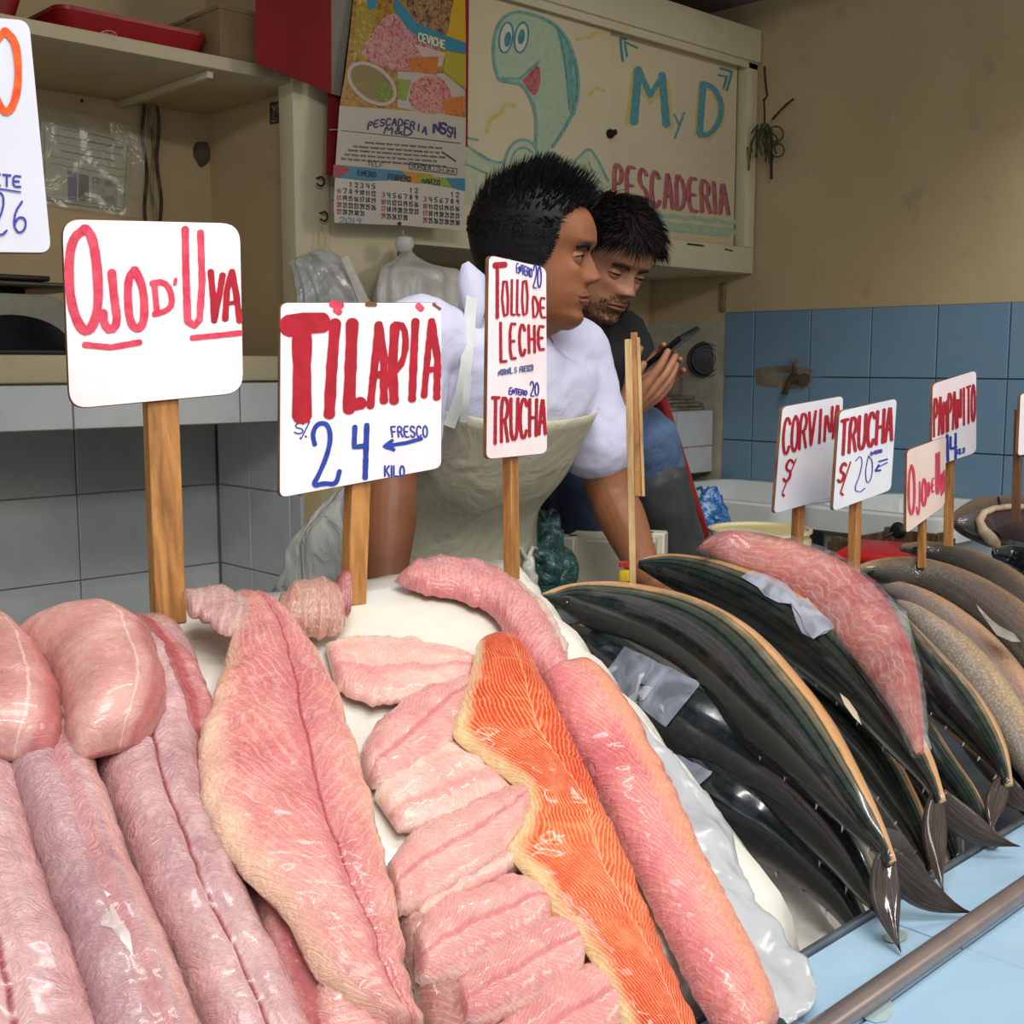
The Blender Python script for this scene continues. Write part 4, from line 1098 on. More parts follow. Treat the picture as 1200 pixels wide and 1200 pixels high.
fillet('fish_fillet', 'narrow rosy fillet under the left edge of the big fillet', [(262,930,300,950),(290,1020,350,1040),(320,1110,385,1120),(350,1200,420,1200),(380,1290,450,1280)], fl_side, lift=0.004, th=0.014, seed=5)
# folded ends lying on top, far left
fillet('folded_fillet', 'plump folded pink fillet end at the left edge of the picture', [(-60,700,10,712),(-60,770,66,775),(-60,830,78,842),(-50,856,60,866)], fl_fold, lift=0.028, th=0.034, ep=2.2, endr=0.22, amp=0.002, nsc=9, seed=6)
fillet('folded_fillet', 'plump folded pink fillet over the second long fillet', [(14,715,110,697),(52,745,170,716),(72,790,196,765),(80,835,196,812),(92,862,170,845)], fl_fold, lift=0.034, th=0.038, ep=2.2, endr=0.26, amp=0.002, nsc=9, seed=7)
# the big rosy fillet
fillet('fish_fillet', 'big rosy fillet with a frilled pale belly flap left of the small fillets', [(268,686,302,688),(276,705,330,702),(258,790,384,770),(238,850,412,838),(238,900,428,890),(250,950,445,950),(285,1010,462,1020),(335,1060,476,1085),(368,1120,480,1130),(410,1165,492,1175),(455,1196,502,1204)], fl_big, lift=0.030, th=0.018, ns=80, nt=30, seam=0.004, seamt=0.66, ruffle=0.002, endr=0.04, amp=0.0022, ridge=0.0005, cfreq=60, seed=8)
fillet('fin_flap', 'curled silvery fin flap at the top of the big rosy fillet', [(214,688,222,712),(240,684,244,722),(262,684,262,734),(282,690,286,736),(292,698,300,728)], flesh('fin_flap_skin', '#b87f7c', '#cda09a', '#dcb8ae', '#f0dcd2', 3, 0.2, 0.4), lift=0.035, th=0.012, ruffle=0.003, seed=9)
fillet('fish_fillet', 'ribbed pale offcut at the bottom edge below the big rosy fillet', [(378,1130,392,1122),(374,1160,450,1160),(376,1200,500,1190),(390,1270,520,1260)], fl_til2, lift=0.018, th=0.014, ridge=0.0012, cfreq=60, seed=10)
fillet('fish_fillet', 'brownish fillet glimpsed between the big fillet and the small ones at the bottom', [(468,1060,500,1065),(482,1120,540,1120),(500,1190,560,1180),(520,1270,590,1260)], flesh('brownish_flesh', '#a5645c', '#b98078', '#c99a8c', '#e0bfae', 7, 0.6, 0.3), lift=0.006, th=0.014, seed=11)
# roe lump
fillet('fish_roe', 'plump granular pink roe sac beside the middle wooden stick', [(322,694,330,716),(345,680,352,722),(375,674,385,724),(398,680,405,716),(404,688,408,706)], flesh('roe', '#c98a7a', '#d8a08e', '#e2b4a2', '#f0d2c0', 3, 0, 0.2, bumpk=0.8), lift=0.012, th=0.034, ep=2, endr=0.4, seed=12)
fillet('fish_roe', 'small folded pink lump pressed against the middle wooden stick', [(390,672,396,704),(404,668,410,704),(414,676,414,698)], fl_side, lift=0.020, th=0.026, ep=2, endr=0.45, seed=13)
# tilapia fillets
tg = 'small tilapia fillets on the ice'
def til(label, secs, m, **kw):
    fillet('tilapia_fillet', label, secs, m, group=None, ns=36, nt=18, seam=0.003, ridge=0.0007, cfreq=70, **kw)
til('topmost pale small fillet touching the top of the orange trout fillet', [(382,748,396,800),(420,740,425,814),(470,740,465,817),(510,748,510,808),(545,758,545,795),(566,770,562,780)], fl_til, lift=0.006, th=0.012, seed=21, ep=3, endr=0.12)
til('small rosy fillet pointing down left under the topmost small fillet', [(560,783,566,800),(530,792,562,822),(480,808,545,856),(440,845,500,900),(424,872,462,912),(428,900,440,914)], fl_til2, lift=0.010, th=0.015, seed=22, ep=2.4, endr=0.15)
til('broad pale small fillet left of the bend of the orange trout', [(440,925,470,968),(450,900,520,965),(490,872,575,950),(530,862,610,935),(575,880,626,915),(612,892,626,902)], fl_til, lift=0.008, th=0.012, seed=24, endr=0.12)
til('small rosy fillet lying across the middle below the broad pale one', [(622,915,626,935),(585,920,615,965),(530,945,575,1010),(480,975,510,1050),(458,1005,478,1064),(460,1030,466,1060)], fl_til2, lift=0.018, th=0.016, seed=23, ep=2.4, endr=0.15)
til('small pale strip of fillet tucked under the middle rosy fillet', [(486,1040,490,1080),(530,1000,545,1050),(580,985,600,1020),(608,985,618,1005)], fl_til, lift=0.010, th=0.012, seed=25)
til('curved rosy small fillet with a white tip third from the bottom', [(640,1030,652,1070),(600,1020,640,1090),(550,1035,590,1120),(510,1055,545,1145),(490,1080,510,1148),(490,1100,494,1140)], fl_til2, lift=0.016, th=0.018, seed=26, ep=2.2, endr=0.16)
til('rounded pink small fillet second from the bottom', [(680,1075,690,1110),(640,1068,680,1140),(590,1095,630,1175),(555,1120,585,1195),(540,1140,556,1200),(541,1170,546,1198)], fl_til2, lift=0.014, th=0.018, seed=27, ep=2.2, endr=0.16)
til('lowest pink small fillet cut by the bottom edge of the picture', [(735,1140,742,1170),(700,1120,735,1200),(650,1140,690,1235),(600,1180,640,1260),(570,1215,590,1270)], fl_til2, lift=0.010, th=0.018, seed=28, ep=2.2, endr=0.16)
# orange trout and the long salmon pink one
fillet('trout_fillet', 'bright orange trout fillet with pale flesh lines and cream belly edge', [(563,742,606,731),(556,770,628,770),(545,810,652,815),(535,850,675,862),(575,885,695,905),(620,925,715,950),(612,965,733,985),(600,985,745,1010),(628,1025,762,1055),(660,1070,775,1090),(695,1110,790,1130),(720,1160,812,1175),(750,1230,835,1235)], fl_or, lift=0.022, th=0.016, ns=90, nt=30, endr=0.02, amp=0.0016, ridge=0.0004, cfreq=90, seed=31)
fillet('fish_fillet', 'long salmon pink fillet between the orange trout and the plastic sheet', [(640,775,688,764),(650,810,735,812),(680,862,768,870),(710,920,800,930),(735,975,832,1000),(765,1035,868,1070),(795,1095,895,1120),(822,1150,914,1168),(846,1196,916,1190),(868,1226,900,1214)], fl_pk, lift=0.014, th=0.024, ns=80, nt=24, endr=0.03, ridge=0.0006, cfreq=60, seed=32)
fillet('fish_fillet', 'pale rose fillet arching over the back of the ice behind the orange trout', [(464,668,480,676),(492,652,500,682),(535,647,548,692),(575,655,584,712),(612,680,600,742),(640,712,620,770),(655,745,642,790),(672,770,660,798)], fl_pk2, lift=0.008, th=0.022, ns=50, ridge=0.001, cfreq=60, seed=33, ep=2.4)
fillet('fish_fillet', 'thin beige skinned fillet edge behind the narrow two way sign stick', [(590,672,600,682),(612,684,622,702),(640,712,640,730),(668,760,660,765)], flesh('beige_skin_flesh', '#d9a9a0', '#e2bdb0', '#e8cfc0', '#efdccd', 4, 0.2, 0.2), lift=0.012, th=0.010, seed=34)
# torn film shreds on the second fillet
m_film = clear_plastic('wet_white_film', '#e3d3d0', 0.32, 0.2)

# ---------------- plastic sheet between fillets and whole fish
m_sheet = clear_plastic('milky_sheet', '#b4b7ba', 0.80, 0.25, 0.9, 11)
psheet = strip('plastic_sheet', [(700,800,716,812),(722,850,762,860),(760,910,808,905),(795,970,852,960),(830,1040,880,1040),(868,1110,930,1105),(900,1170,960,1150),(925,1196,950,1182)], m_sheet, None, S_bed, 0.004, 0.006, 60, 16, 0.006, 16, ruffle=0.004)
tag(psheet, 'creased translucent plastic sheet between the salmon pink fillet and the dark fish', 'plastic sheet')
psheet = strip('plastic_liner', [(800,950,850,900),(830,1000,920,980),(850,1040,960,1060),(890,1080,1000,1110),(920,1130,1010,1140),(935,1160,985,1160)], clear_plastic('tray_liner', '#d3d0c8', 0.85, 0.3, 0.9, 9), None, lambda x, y: E0-0.555+0.03*sstep(.5,1,y), 0.002, 0.004, 40, 20, 0.005, 14)
tag(psheet, 'grey translucent liner in the display well below the lowest dark fish', 'plastic liner')

for lab, q_ in (('upper torn white film shred on the second long fillet from the left', [(99,1022),(108,1024),(116,1040),(130,1048),(122,1054),(108,1048),(100,1036)]), ('lower torn white film shred on the second long fillet from the left', [(122,1066),(132,1060),(142,1078),(152,1092),(156,1118),(148,1128),(142,1104),(130,1086),(118,1084)])):
    P_ = [PS(x, y, S_bed, 0.036) for x, y in q_]; c_ = sum(P_, Vector())/len(P_); n_ = nrm(S_bed, c_); k_ = len(P_)
    o_ = mesh('film_shred', P_+[c_+n_*.001]+[p-n_*.0008 for p in P_], [(i, (i+1) % k_, k_) for i in range(k_)]+[(i, k_+1+i, k_+1+(i+1) % k_, (i+1) % k_) for i in range(k_)]+[tuple(range(k_+1, 2*k_+1))[::-1]], m_film, None, False)
    tag(o_, lab, 'film shred')
# ================================================================ whole fish
def fish_mat(name, stops, stripes=0.0, stripec='#0c1116', srange=(0.2, 0.42), scal=0.0, rough=0.16, sfreq=16, mott=0.05, speck='#ffffff'):
    """UV: u = 0 back ... 0.5 belly (mirrored), v = 0 snout ... 1 tail."""
    t = NT(name)
    tc = t.n('ShaderNodeTexCoord'); s = t.sep(tc.outputs['UV'])
    u = t.math('ABSOLUTE', t.math('SUBTRACT', t.math('ABSOLUTE', t.math('SUBTRACT', s[0], 0.5)), 0.5))   # 0..0.5
    v = s[1]; ov = t.coord('Object')
    n1 = t.noise(ov, 26, 4, 0.6); n2 = t.noise(ov, 120, 3, 0.6)
    uj = t.math('ADD', u, t.math('MULTIPLY', t.math('SUBTRACT', n1, 0.5), 0.07))
    base = t.ramp(t.math('MULTIPLY', uj, 2.0), [(p, srgb(c)) for p, c in stops])
    if stripes:
        w_ = t.math('SINE', t.math('ADD', t.math('MULTIPLY', u, 2*pi*sfreq), t.math('ADD', t.math('MULTIPLY', v, 6.0), t.math('MULTIPLY', n1, 1.2))))
        m_ = t.ramp(w_, [(0.45, 0.0), (0.75, 1.0)])
        win = t.math('MULTIPLY', t.ramp(u, [(srange[0]-0.06, 0.0), (srange[0], 1.0)]), t.ramp(u, [(srange[1], 1.0), (srange[1]+0.05, 0.0)]))
        base = t.mix(t.math('MULTIPLY', t.math('MULTIPLY', m_, win), stripes), base, srgb(stripec))
    base = t.mix(t.math('MULTIPLY', t.ramp(n2, [(0.48, 0.0), (0.8, 1.0)]), mott), base, srgb('#8f9294'))
    h = t.math('MULTIPLY', n2, 0.25)
    if scal:
        vo = t.n('ShaderNodeTexVoronoi'); vo.inputs['Scale'].default_value = 1.0
        t.l(t.comb(t.math('MULTIPLY', s[0], 46), t.math('MULTIPLY', v, 130), 0.0), vo.inputs['Vector'])
        vf = t.ramp(vo.outputs['Distance'], [(0.15, 1.0), (0.6, 0.0)])
        base = t.mix(t.math('MULTIPLY', t.math('SUBTRACT', 1.0, vf), scal), base, srgb('#3d3833'))
        h = t.math('ADD', h, t.math('MULTIPLY', vf, 1.2))
    t.set(base=base, rough=t.ramp(n1, [(0.3, rough*0.5), (0.7, rough*1.8)]), spec=0.35, coat=0.6)
    t.b.inputs['Coat Roughness'].default_value = 0.07
    t.bump(h, 0.25, 0.002)
    return t.m
m_bon = fish_mat('bonito_skin', [(0.0, '#06090d'), (0.25, '#0b1116'), (0.40, '#111a18'), (0.55, '#222d29'), (0.67, '#3b433b'), (0.75, '#756c56'), (0.81, '#cfa070'), (0.90, '#c98d4e'), (1.0, '#c0aa90')], 0.7, '#06090b', (0.12, 0.38), sfreq=22)
m_bon2 = fish_mat('bonito_skin_dark', [(0.0, '#05080c'), (0.3, '#0a1016'), (0.50, '#111b20'), (0.75, '#1c2825'), (0.88, '#5c5c54'), (1.0, '#a39682')], 0.6, '#04070a', (0.10, 0.42), sfreq=20)
m_silv = fish_mat('silver_scaled_skin', [(0.0, '#57534e'), (0.25, '#8d857c'), (0.5, '#b5a898'), (0.75, '#d9b98e'), (1.0, '#dcc8aa')], 0, scal=0.45, rough=0.22)
m_grey = fish_mat('grey_scaled_skin', [(0.0, '#2b2926'), (0.3, '#45413c'), (0.55, '#5d564e'), (0.78, '#93765a'), (0.9, '#c09468'), (1.0, '#a89a88')], 0, scal=0.3, rough=0.24)
m_pinkgrey = fish_mat('pinkish_grey_skin', [(0.0, '#6b6260'), (0.3, '#857a76'), (0.5, '#96857c'), (0.68, '#c79a78'), (0.85, '#dcb48a'), (1.0, '#d9c4aa')], 0, scal=0.25, rough=0.2)
m_fin = NT('dark_fin'); _v = m_fin.coord('UV', (1,1,1))
_v = m_fin.coord('Object', (1,1,1))
m_fin.set(base=m_fin.ramp(m_fin.noise(m_fin.coord('UV', (26, 1.5, 1)), 1.0, 4, 0.7), [(0.32, srgb('#140e0b')), (0.52, srgb('#32251d')), (0.74, srgb('#806555'))]), rough=0.35, coat=0.3)
m_fin.bump(m_fin.noise(m_fin.coord('UV', (40, 1, 1)), 1.0, 2), 0.6, 0.002)
m_finp = M('pale_fin', '#a9a49a', 0.35, '#6d6a66', 30, 0.3, 60)
m_eye = M('fish_eye_black', '#08090b', 0.05, coat=0.6); m_eyew = M('fish_eye_ring', '#2c2c28', 0.2, metal=0.2)
m_flr = M('pale_belly_strip', '#cdb9a0', 0.3)

def fish(label, pts, m, lift=0.03, surf=None, vert=0.78, n=56, seg=28, roll=18, tail=None, finlets=None, group=None, name='whole_fish', head=True, radk=1.0, film=None):
    surf = surf or S_fish
    C = crspline([tuple(p) for p in pts], n)
    cen = []; rad = []
    for p in C:
        q = PS(p[0], p[1], surf, lift + (p[3] if len(p) > 3 else 0))
        d = (q-EYE).dot(FW)
        cen.append(q); rad.append(max(0.0015, p[2]/FPX*d*radk))
    # keep the axis smooth
    for _ in range(3):
        cen = [cen[0]] + [(a+b*2+c)/4 for a, b, c in zip(cen, cen[1:], cen[2:])] + [cen[-1]]
    T = frames(cen)
    mid = cen[n//2]; view = (EYE-mid).normalized(); Tm = T[n//2]
    left = Tm.cross(view).normalized()
    if left.dot(RT) > 0: left = -left
    dorsal = (left*cos(radians(roll)) + view*sin(radians(roll)))
    root = empty(name, (mid.x, mid.y, mid.z), label, 'fish', group)
    V = []; UV = []; F = []
    for i in range(n):
        D = (dorsal - T[i]*dorsal.dot(T[i])).normalized(); S = T[i].cross(D)
        s = i/(n-1)
        for k in range(seg+1):
            a = 2*pi*k/seg
            keel = 1.0 + 0.05*max(0, cos(a))**8
            V.append(cen[i] + D*(cos(a)*rad[i]*keel) + S*(sin(a)*rad[i]*vert)); UV.append((k/seg, s))
    for i in range(n-1):
        for k in range(seg):
            a = i*(seg+1)+k; F.append((a, a+1, a+seg+2, a+seg+1))
    F.append(tuple(range(seg))[::-1]); F.append(tuple((n-1)*(seg+1)+k for k in range(seg)))
    body = mesh('body', V, F, m, root, True, uv=UV, fix=True)
    def fr(i):
        D = (dorsal - T[i]*dorsal.dot(T[i])).normalized(); return cen[i], T[i], D, T[i].cross(D), rad[i]
    def skinp(s, ang, out=0.0):
        i = min(n-1, int(s*(n-1))); c, t_, D, S, r = fr(i)
        if S.dot(view) < 0: S = -S
        return c + D*(cos(ang)*(r+out)) + S*(sin(ang)*(r*vert+out))
    if head:
        # gill cover: a low crescent plate; eye; mouth line
        g = []
        for side in (1,):
            gp = [skinp(0.17+0.035*sin(k/10*pi), radians(10+k*15), 0.0012) for k in range(11)]
            ec = skinp(0.07, radians(62), -0.001)
            i = int(0.07*(n-1)); c, t_, D, S, r = fr(i)
            if S.dot(view) < 0: S = -S
            nn = (ec-c).normalized()
            e_ = lathe('eye', [(0.0, -0.002), (0.0075, -0.001), (0.0078, 0.0006), (0.0052, 0.0014), (0.0, 0.0022)], ec, [m_eyew], root, 18, nn)
            lathe('pupil', [(0.0, 0.001), (0.0042, 0.0012), (0.0030, 0.0030), (0.0, 0.0036)], ec, m_eye, e_, 14, nn)
    if finlets:
        s0, s1, cnt, ang = finlets
        for k in range(cnt):
            s = s0+(s1-s0)*k/(cnt-1); i = min(n-2, int(s*(n-1))); c, t_, D, S, r = fr(i)
            if S.dot(view) < 0: S = -S
            a = radians(ang)
            o = D*cos(a) + S*sin(a)
            b0 = c + D*(cos(a)*r*0.96) + S*(sin(a)*r*vert*0.96)
            w2 = t_.cross(o).normalized()*0.0012; L = 0.011*(1-0.3*k/cnt); H = 0.0055
            pts3 = [b0-w2, b0+w2, b0+t_*L*0.55+w2*.8, b0+t_*L*0.55-w2*.8, b0+t_*L*1.1+o*H]
            mesh('finlet', pts3, [(0,1,2,3),(0,1,4),(1,2,4),(2,3,4),(3,0,4)], m_finp, root, False)
    if tail:
        base = cen[-1]; tz = None
        for tip in tail:
            tx, ty, tz, bow, wd = tip
            e = PZ(tx, ty, tz)
            b = base - T[-1]*0.012
            mp = (b+e)/2
            perp = (e-b).normalized(); up_ = Vector((0,0,1))
            side = perp.cross(view).normalized()
            cm = mp + side*bow
            pl_ = []; nn_ = 12
            for k in range(nn_):
                q = k/(nn_-1)
                pl_.append(b*(1-q)**2 + cm*2*q*(1-q) + e*q*q)
            Tt = frames(pl_); vs = []; fs = []; m2 = 6
            for k in range(nn_):
                q = k/(nn_-1)
                w_ = wd*(0.35+0.95*sin(pi*min(1, q*0.9+0.12))**0.8)*(1-0.93*q**3)
                sd = Tt[k].cross(view).normalized()
                nv = sd.cross(Tt[k]).normalized()
                for j in range(m2+1):
                    x = j/m2*2-1
                    jag = 0.0 if k < nn_-3 else 0.0
                    vs.append(pl_[k] + sd*(x*w_/2) + nv*(0.0018*(1-q*0.7)*(1-x*x) + 0.0007*(1 if j % 2 else -1)))
            k0 = len(vs)
            for k in range(nn_):
                for j in range(m2+1):
                    vs.append(vs[k*(m2+1)+j] - view*0.0)
            vs[k0:] = [v - (Tt[i//(m2+1)].cross(Tt[i//(m2+1)].cross(view).normalized())).normalized()*-0.0016 for i, v in enumerate(vs[k0:])]
            for k in range(nn_-1):
                for j in range(m2):
                    a = k*(m2+1)+j; fs.append((a, a+1, a+m2+2, a+m2+1)); fs.append((k0+a, k0+a+m2+1, k0+a+m2+2, k0+a+1))
                a = k*(m2+1); fs.append((a, a+m2+1, k0+a+m2+1, k0+a)); a += m2; fs.append((a, k0+a, k0+a+m2+1, a+m2+1))
            for j in range(m2):
                fs.append((j, j+1, k0+j+1, k0+j)); a = (nn_-1)*(m2+1)+j; fs.append((a, k0+a, k0+a+1, a+1))
            tuv = [(j/m2, k/(nn_-1)) for k in range(nn_) for j in range(m2+1)]*2
            mesh('tail_lobe', vs, fs, m_fin.m, root, uv=tuv)
    root['_'] = 1
    del root['_']
    return root, cen, rad, T, dorsal, view, vert

bg = 'dark bonitos on the right of the counter'
K3 = fish('lowest dark bonito nearest the plastic sheet, its tail stump curling down at the steel lip', [(735,825,10),(760,850,26),(800,893,34),(850,942,40),(900,972,37),(950,1015,28),(985,1052,21),(1005,1083,15),(1016,1108,9),(1020,1122,5)], m_bon2, -0.055, finlets=(0.45, 0.9, 6, 12), roll=2, name='bonito')
K2 = fish('dark bonito with a grey film patch, second from the plastic sheet', [(655,738,6),(700,768,34),(745,805,46),(800,843,50),(860,878,48),(915,918,44),(960,962,36),(995,1005,26),(1018,1042,17),(1032,1064,9)], m_bon2, -0.015, finlets=(0.5, 0.92, 6, 12), roll=2, name='bonito')
K1b = fish('slim dark bonito half hidden behind the largest one', [(940,800,8),(985,850,22),(1025,895,26),(1052,935,22),(1072,970,17),(1086,1000,11),(1092,1020,6)], m_bon, -0.03, finlets=(0.5, 0.92, 4, 20), roll=30, head=False, name='bonito')
K1 = fish('largest bonito lying on top with a pale orange belly line and forked tail', [(636,698,3),(655,698,12),(690,706,26),(740,720,38),(800,745,49),(850,779,54),(897,826,52),(942,872,44),(985,926,31),(1015,966,20),(1034,992,11.5),(1044,1010,7)], m_bon, 0.045, finlets=(0.5, 0.95, 7, 8), roll=6, name='bonito',
     tail=[(1056,1116,0.853,0.012,0.021),(1140,1070,0.856,0.020,0.026)])
K4b = fish('dark bonito in the shadow below the plastic wrapped half fish', [(985,820,10),(1030,865,24),(1065,905,26),(1095,945,20),(1115,985,14),(1122,1010,8)], m_bon2, -0.045, roll=20, head=False, name='bonito')
K4c = fish('slim bonito with a brown edge right of the wrapped one, near its tail', [(1040,790,8),(1075,850,17),(1100,895,20),(1128,930,17),(1150,965,12),(1165,990,7)], m_bon, -0.02, roll=28, head=False, name='bonito')
K4 = fish('bonito with torn white film and a spread tail, under the wrapped red half fish', [(748,660,5),(775,664,16),(812,675,25),(850,690,31),(895,712,35),(940,742,37),(985,778,36),(1022,818,31),(1052,858,24),(1078,893,17),(1093,918,10.5),(1102,940,7)], m_bon, 0.03, finlets=(0.5, 0.95, 7, 10), roll=8, name='bonito',
     tail=[(1106,1046,0.862,0.010,0.019),(1196,992,0.866,0.020,0.025)])
K5b = fish('dark bonito tail end at the right edge beyond the second forked tail', [(1120,850,8),(1160,885,20),(1195,920,22),(1230,960,18),(1250,990,10)], m_bon2, -0.04, roll=20, head=False, name='bonito')
K5 = fish('bonito with an orange line beside the pale scaled fish', [(1046,712,4),(1062,742,14),(1085,783,26),(1114,820,30),(1140,850,26),(1162,880,18),(1175,902,10),(1180,920,7)], m_bon, 0.02, finlets=(0.35, 0.95, 7, 14), roll=26, name='bonito', head=False,
     tail=[(1162,975,0.872,0.008,0.018),(1214,952,0.872,0.012,0.020)])
sg = None
S2b = fish('smooth grey fish under the long dark one at the right edge', [(1090,700,8),(1125,718,14),(1165,745,22),(1200,780,24),(1240,825,20)], m_pinkgrey, -0.02, roll=40, head=False, name='silver_fish')
S2 = fish('pinkish grey scaled fish with a golden belly between two other fish', [(1026,682,4),(1050,690,11),(1080,706,18),(1112,730,23),(1145,762,27),(1175,800,29),(1205,845,28),(1235,900,22),(1255,945,12)], m_pinkgrey, 0.0, roll=24, head=False, name='silver_fish')
S1 = fish('pale cream scaled fish beside the bonito with the orange line', [(1050,704,3),(1068,716,11),(1095,742,20),(1125,772,26),(1152,806,27),(1178,843,25),(1203,882,22),(1222,918,16),(1236,950,9)], m_silv, 0.005, roll=24, head=False, name='silver_fish')
S4 = fish('brown backed fish in front of the open mouthed fish', [(1056,642,4),(1080,643,9),(1110,650,14),(1145,665,19),(1180,688,23),(1215,722,24),(1255,770,20)], m_grey, 0.02, roll=30, name='grey_fish')
S3 = fish('long dark grey fish with a pale fin arching toward the right edge', [(998,670,4),(1015,667,9),(1040,668,15),(1078,673,21),(1118,689,26),(1158,713,30),(1197,746,31),(1232,790,27),(1262,840,16)], m_grey, 0.025, roll=26, name='grey_fish')
# visible pale pectoral fin of the long grey fish
def px_fin(name, outline, surf, lift, m, parent, th=0.0022):
    P = [PS(x, y, surf, lift) for x, y in outline]
    c = sum(P, Vector())/len(P); nn = (EYE-c).normalized()
    V = [p for p in P] + [p - nn*th for p in P] + [c + nn*0.002]; k = len(P)
    F = [(i, (i+1) % k, 2*k) for i in range(k)] + [(i, k+i, k+(i+1) % k, (i+1) % k) for i in range(k)] + [tuple(range(k, 2*k))[::-1]]
    return mesh(name, V, F, m, parent, False)
px_fin('pectoral_fin', [(1144,708),(1156,722),(1172,734),(1188,742),(1196,752),(1186,752),(1168,744),(1158,730),(1148,716)], S_fish, 0.062, m_finp, S3[0])
px_fin('anal_fin', [(984,812),(994,820),(1004,834),(1010,850),(1000,840),(990,826)], S_fish, 0.05, m_flr, K1[0])
# big fish head with the cut open body at the far right
BF = fish('large open fish at the right edge with a dark hollow body and pale cut rim', [(1116,612,3),(1124,612,14),(1140,612,25),(1165,612,36),(1195,616,42),(1240,625,46),(1290,640,44)], m_grey, 0.03, surf=lambda x, y: E0+fC(min(y, 1.1))-0.0, roll=60, head=False, name='open_fish')
def on_tube(F_, px, py, out=0.002):
    """where the view ray through a photo pixel meets the fish body, measured off its axis"""
    root, cen, rad, T, dors, v_ = F_[:6]; vert = F_[6] if len(F_) > 6 else 0.78
    r = ray(px, py).normalized(); best = None
    for i in range(len(cen)):
        w_ = cen[i]-EYE; tt = w_.dot(r); dist = (w_-r*tt).length
        sc = dist/(rad[i]+1e-6)
        if best is None or sc < best[0]: best = (sc, i, tt, dist)
    sc, i0, tt, dist = best; hit = tt - 0.3*rad[i0]
    t_ = tt - rad[i0]*1.6
    while t_ < tt + rad[i0]:
        p = EYE + r*t_; q = 9
        for i in range(max(0, i0-8), min(len(cen), i0+9)):
            dv = p-cen[i]; al = dv.dot(T[i])
            if abs(al) > 0.012: continue
            D = (dors - T[i]*dors.dot(T[i])).normalized(); S = T[i].cross(D)
            q = min(q, (dv.dot(D)/rad[i])**2 + (dv.dot(S)/(rad[i]*vert))**2)
        if q <= 1: hit = t_; break
        t_ += 0.0012
    return EYE + r*(hit-out)
def patch(name, F_, outline, m, parent, out=0.002, grid=10, th=0.001):
    """a thin skin patch hugging the fish: outline quad corners tl,tr,br,bl in photo pixels"""
    tl, tr_, br, bl = outline[:4]; V = []; Fc = []
    for j in range(grid+1):
        for i in range(grid+1):
            u, v = i/grid, j/grid
            x = (tl[0]*(1-u)+tr_[0]*u)*(1-v)+(bl[0]*(1-u)+br[0]*u)*v; y = (tl[1]*(1-u)+tr_[1]*u)*(1-v)+(bl[1]*(1-u)+br[1]*u)*v
            e = 1.5*sin(u*17+v*5)*(1 if j in (0, grid) else 0)
            V.append(on_tube(F_, x+e, y+e, out+0.0008*sin(u*9)*sin(v*7)))
    for _ in range(2):
        W = list(V)
        for j in range(1, grid):
            for i in range(1, grid):
                a = j*(grid+1)+i; W[a] = (V[a]*2+V[a-1]+V[a+1]+V[a-grid-1]+V[a+grid+1])/6
        V = W
    for j in range(grid):
        for i in range(grid):
            a = j*(grid+1)+i; Fc.append((a, a+1, a+grid+2, a+grid+1))
    return mesh(name, V, Fc, m, parent)
def poly_patch(name, F_, outline, m, parent, out=0.003):
    P = [on_tube(F_, x, y, out) for x, y in outline]
    c = on_tube(F_, sum(p[0] for p in outline)/len(outline), sum(p[1] for p in outline)/len(outline), out)
    k = len(P)
    mids = [(p+c)/2 for p in P]
    mids = [on_tube(F_, *proj(q)[:2], out) for q in mids]
    V = P+mids+[c]; F = [(i, (i+1) % k, k+(i+1) % k, k+i) for i in range(k)] + [(k+i, k+(i+1) % k, 2*k) for i in range(k)]
    return mesh(name, V, F, m, parent)
m_film2 = clear_plastic('torn_film', '#8f96a6', 0.38, 0.3, 0.5, 16)
m_film3 = clear_plastic('film_white', '#a9aebc', 0.5, 0.3, 0.5, 16)
patch('film_patch', K2, [(732,757),(822,800),(780,852),(705,795)], m_film2, K2[0], 0.004, 12)
poly_patch('torn_film', K2, [(749,790),(756,787),(750,800),(765,806),(755,820),(745,822),(748,830),(740,825),(735,818),(744,812)], m_film3, K2[0], 0.0055)
poly_patch('torn_film', K2, [(774,824),(778,828),(778,836),(773,830)], m_film3, K2[0], 0.0055)
poly_patch('torn_film', K2, [(712,784),(722,780),(724,784),(716,790)], m_film3, K2[0], 0.0055)
patch('film_patch', K3, [(786,880),(836,905),(808,930),(790,910)], m_film2, K3[0], 0.004, 10)
poly_patch('torn_film', K4, [(868,676),(882,668),(905,676),(922,684),(934,700),(948,702),(962,722),(984,732),(968,742),(952,748),(940,742),(932,726),(928,708),(912,706),(896,698),(888,688)], m_film3, K4[0], 0.004)
poly_patch('torn_film', K4, [(925,704),(938,712),(946,700),(956,714),(975,728),(984,734),(966,740),(953,749),(944,738),(938,722)], m_film3, K4[0], 0.007)
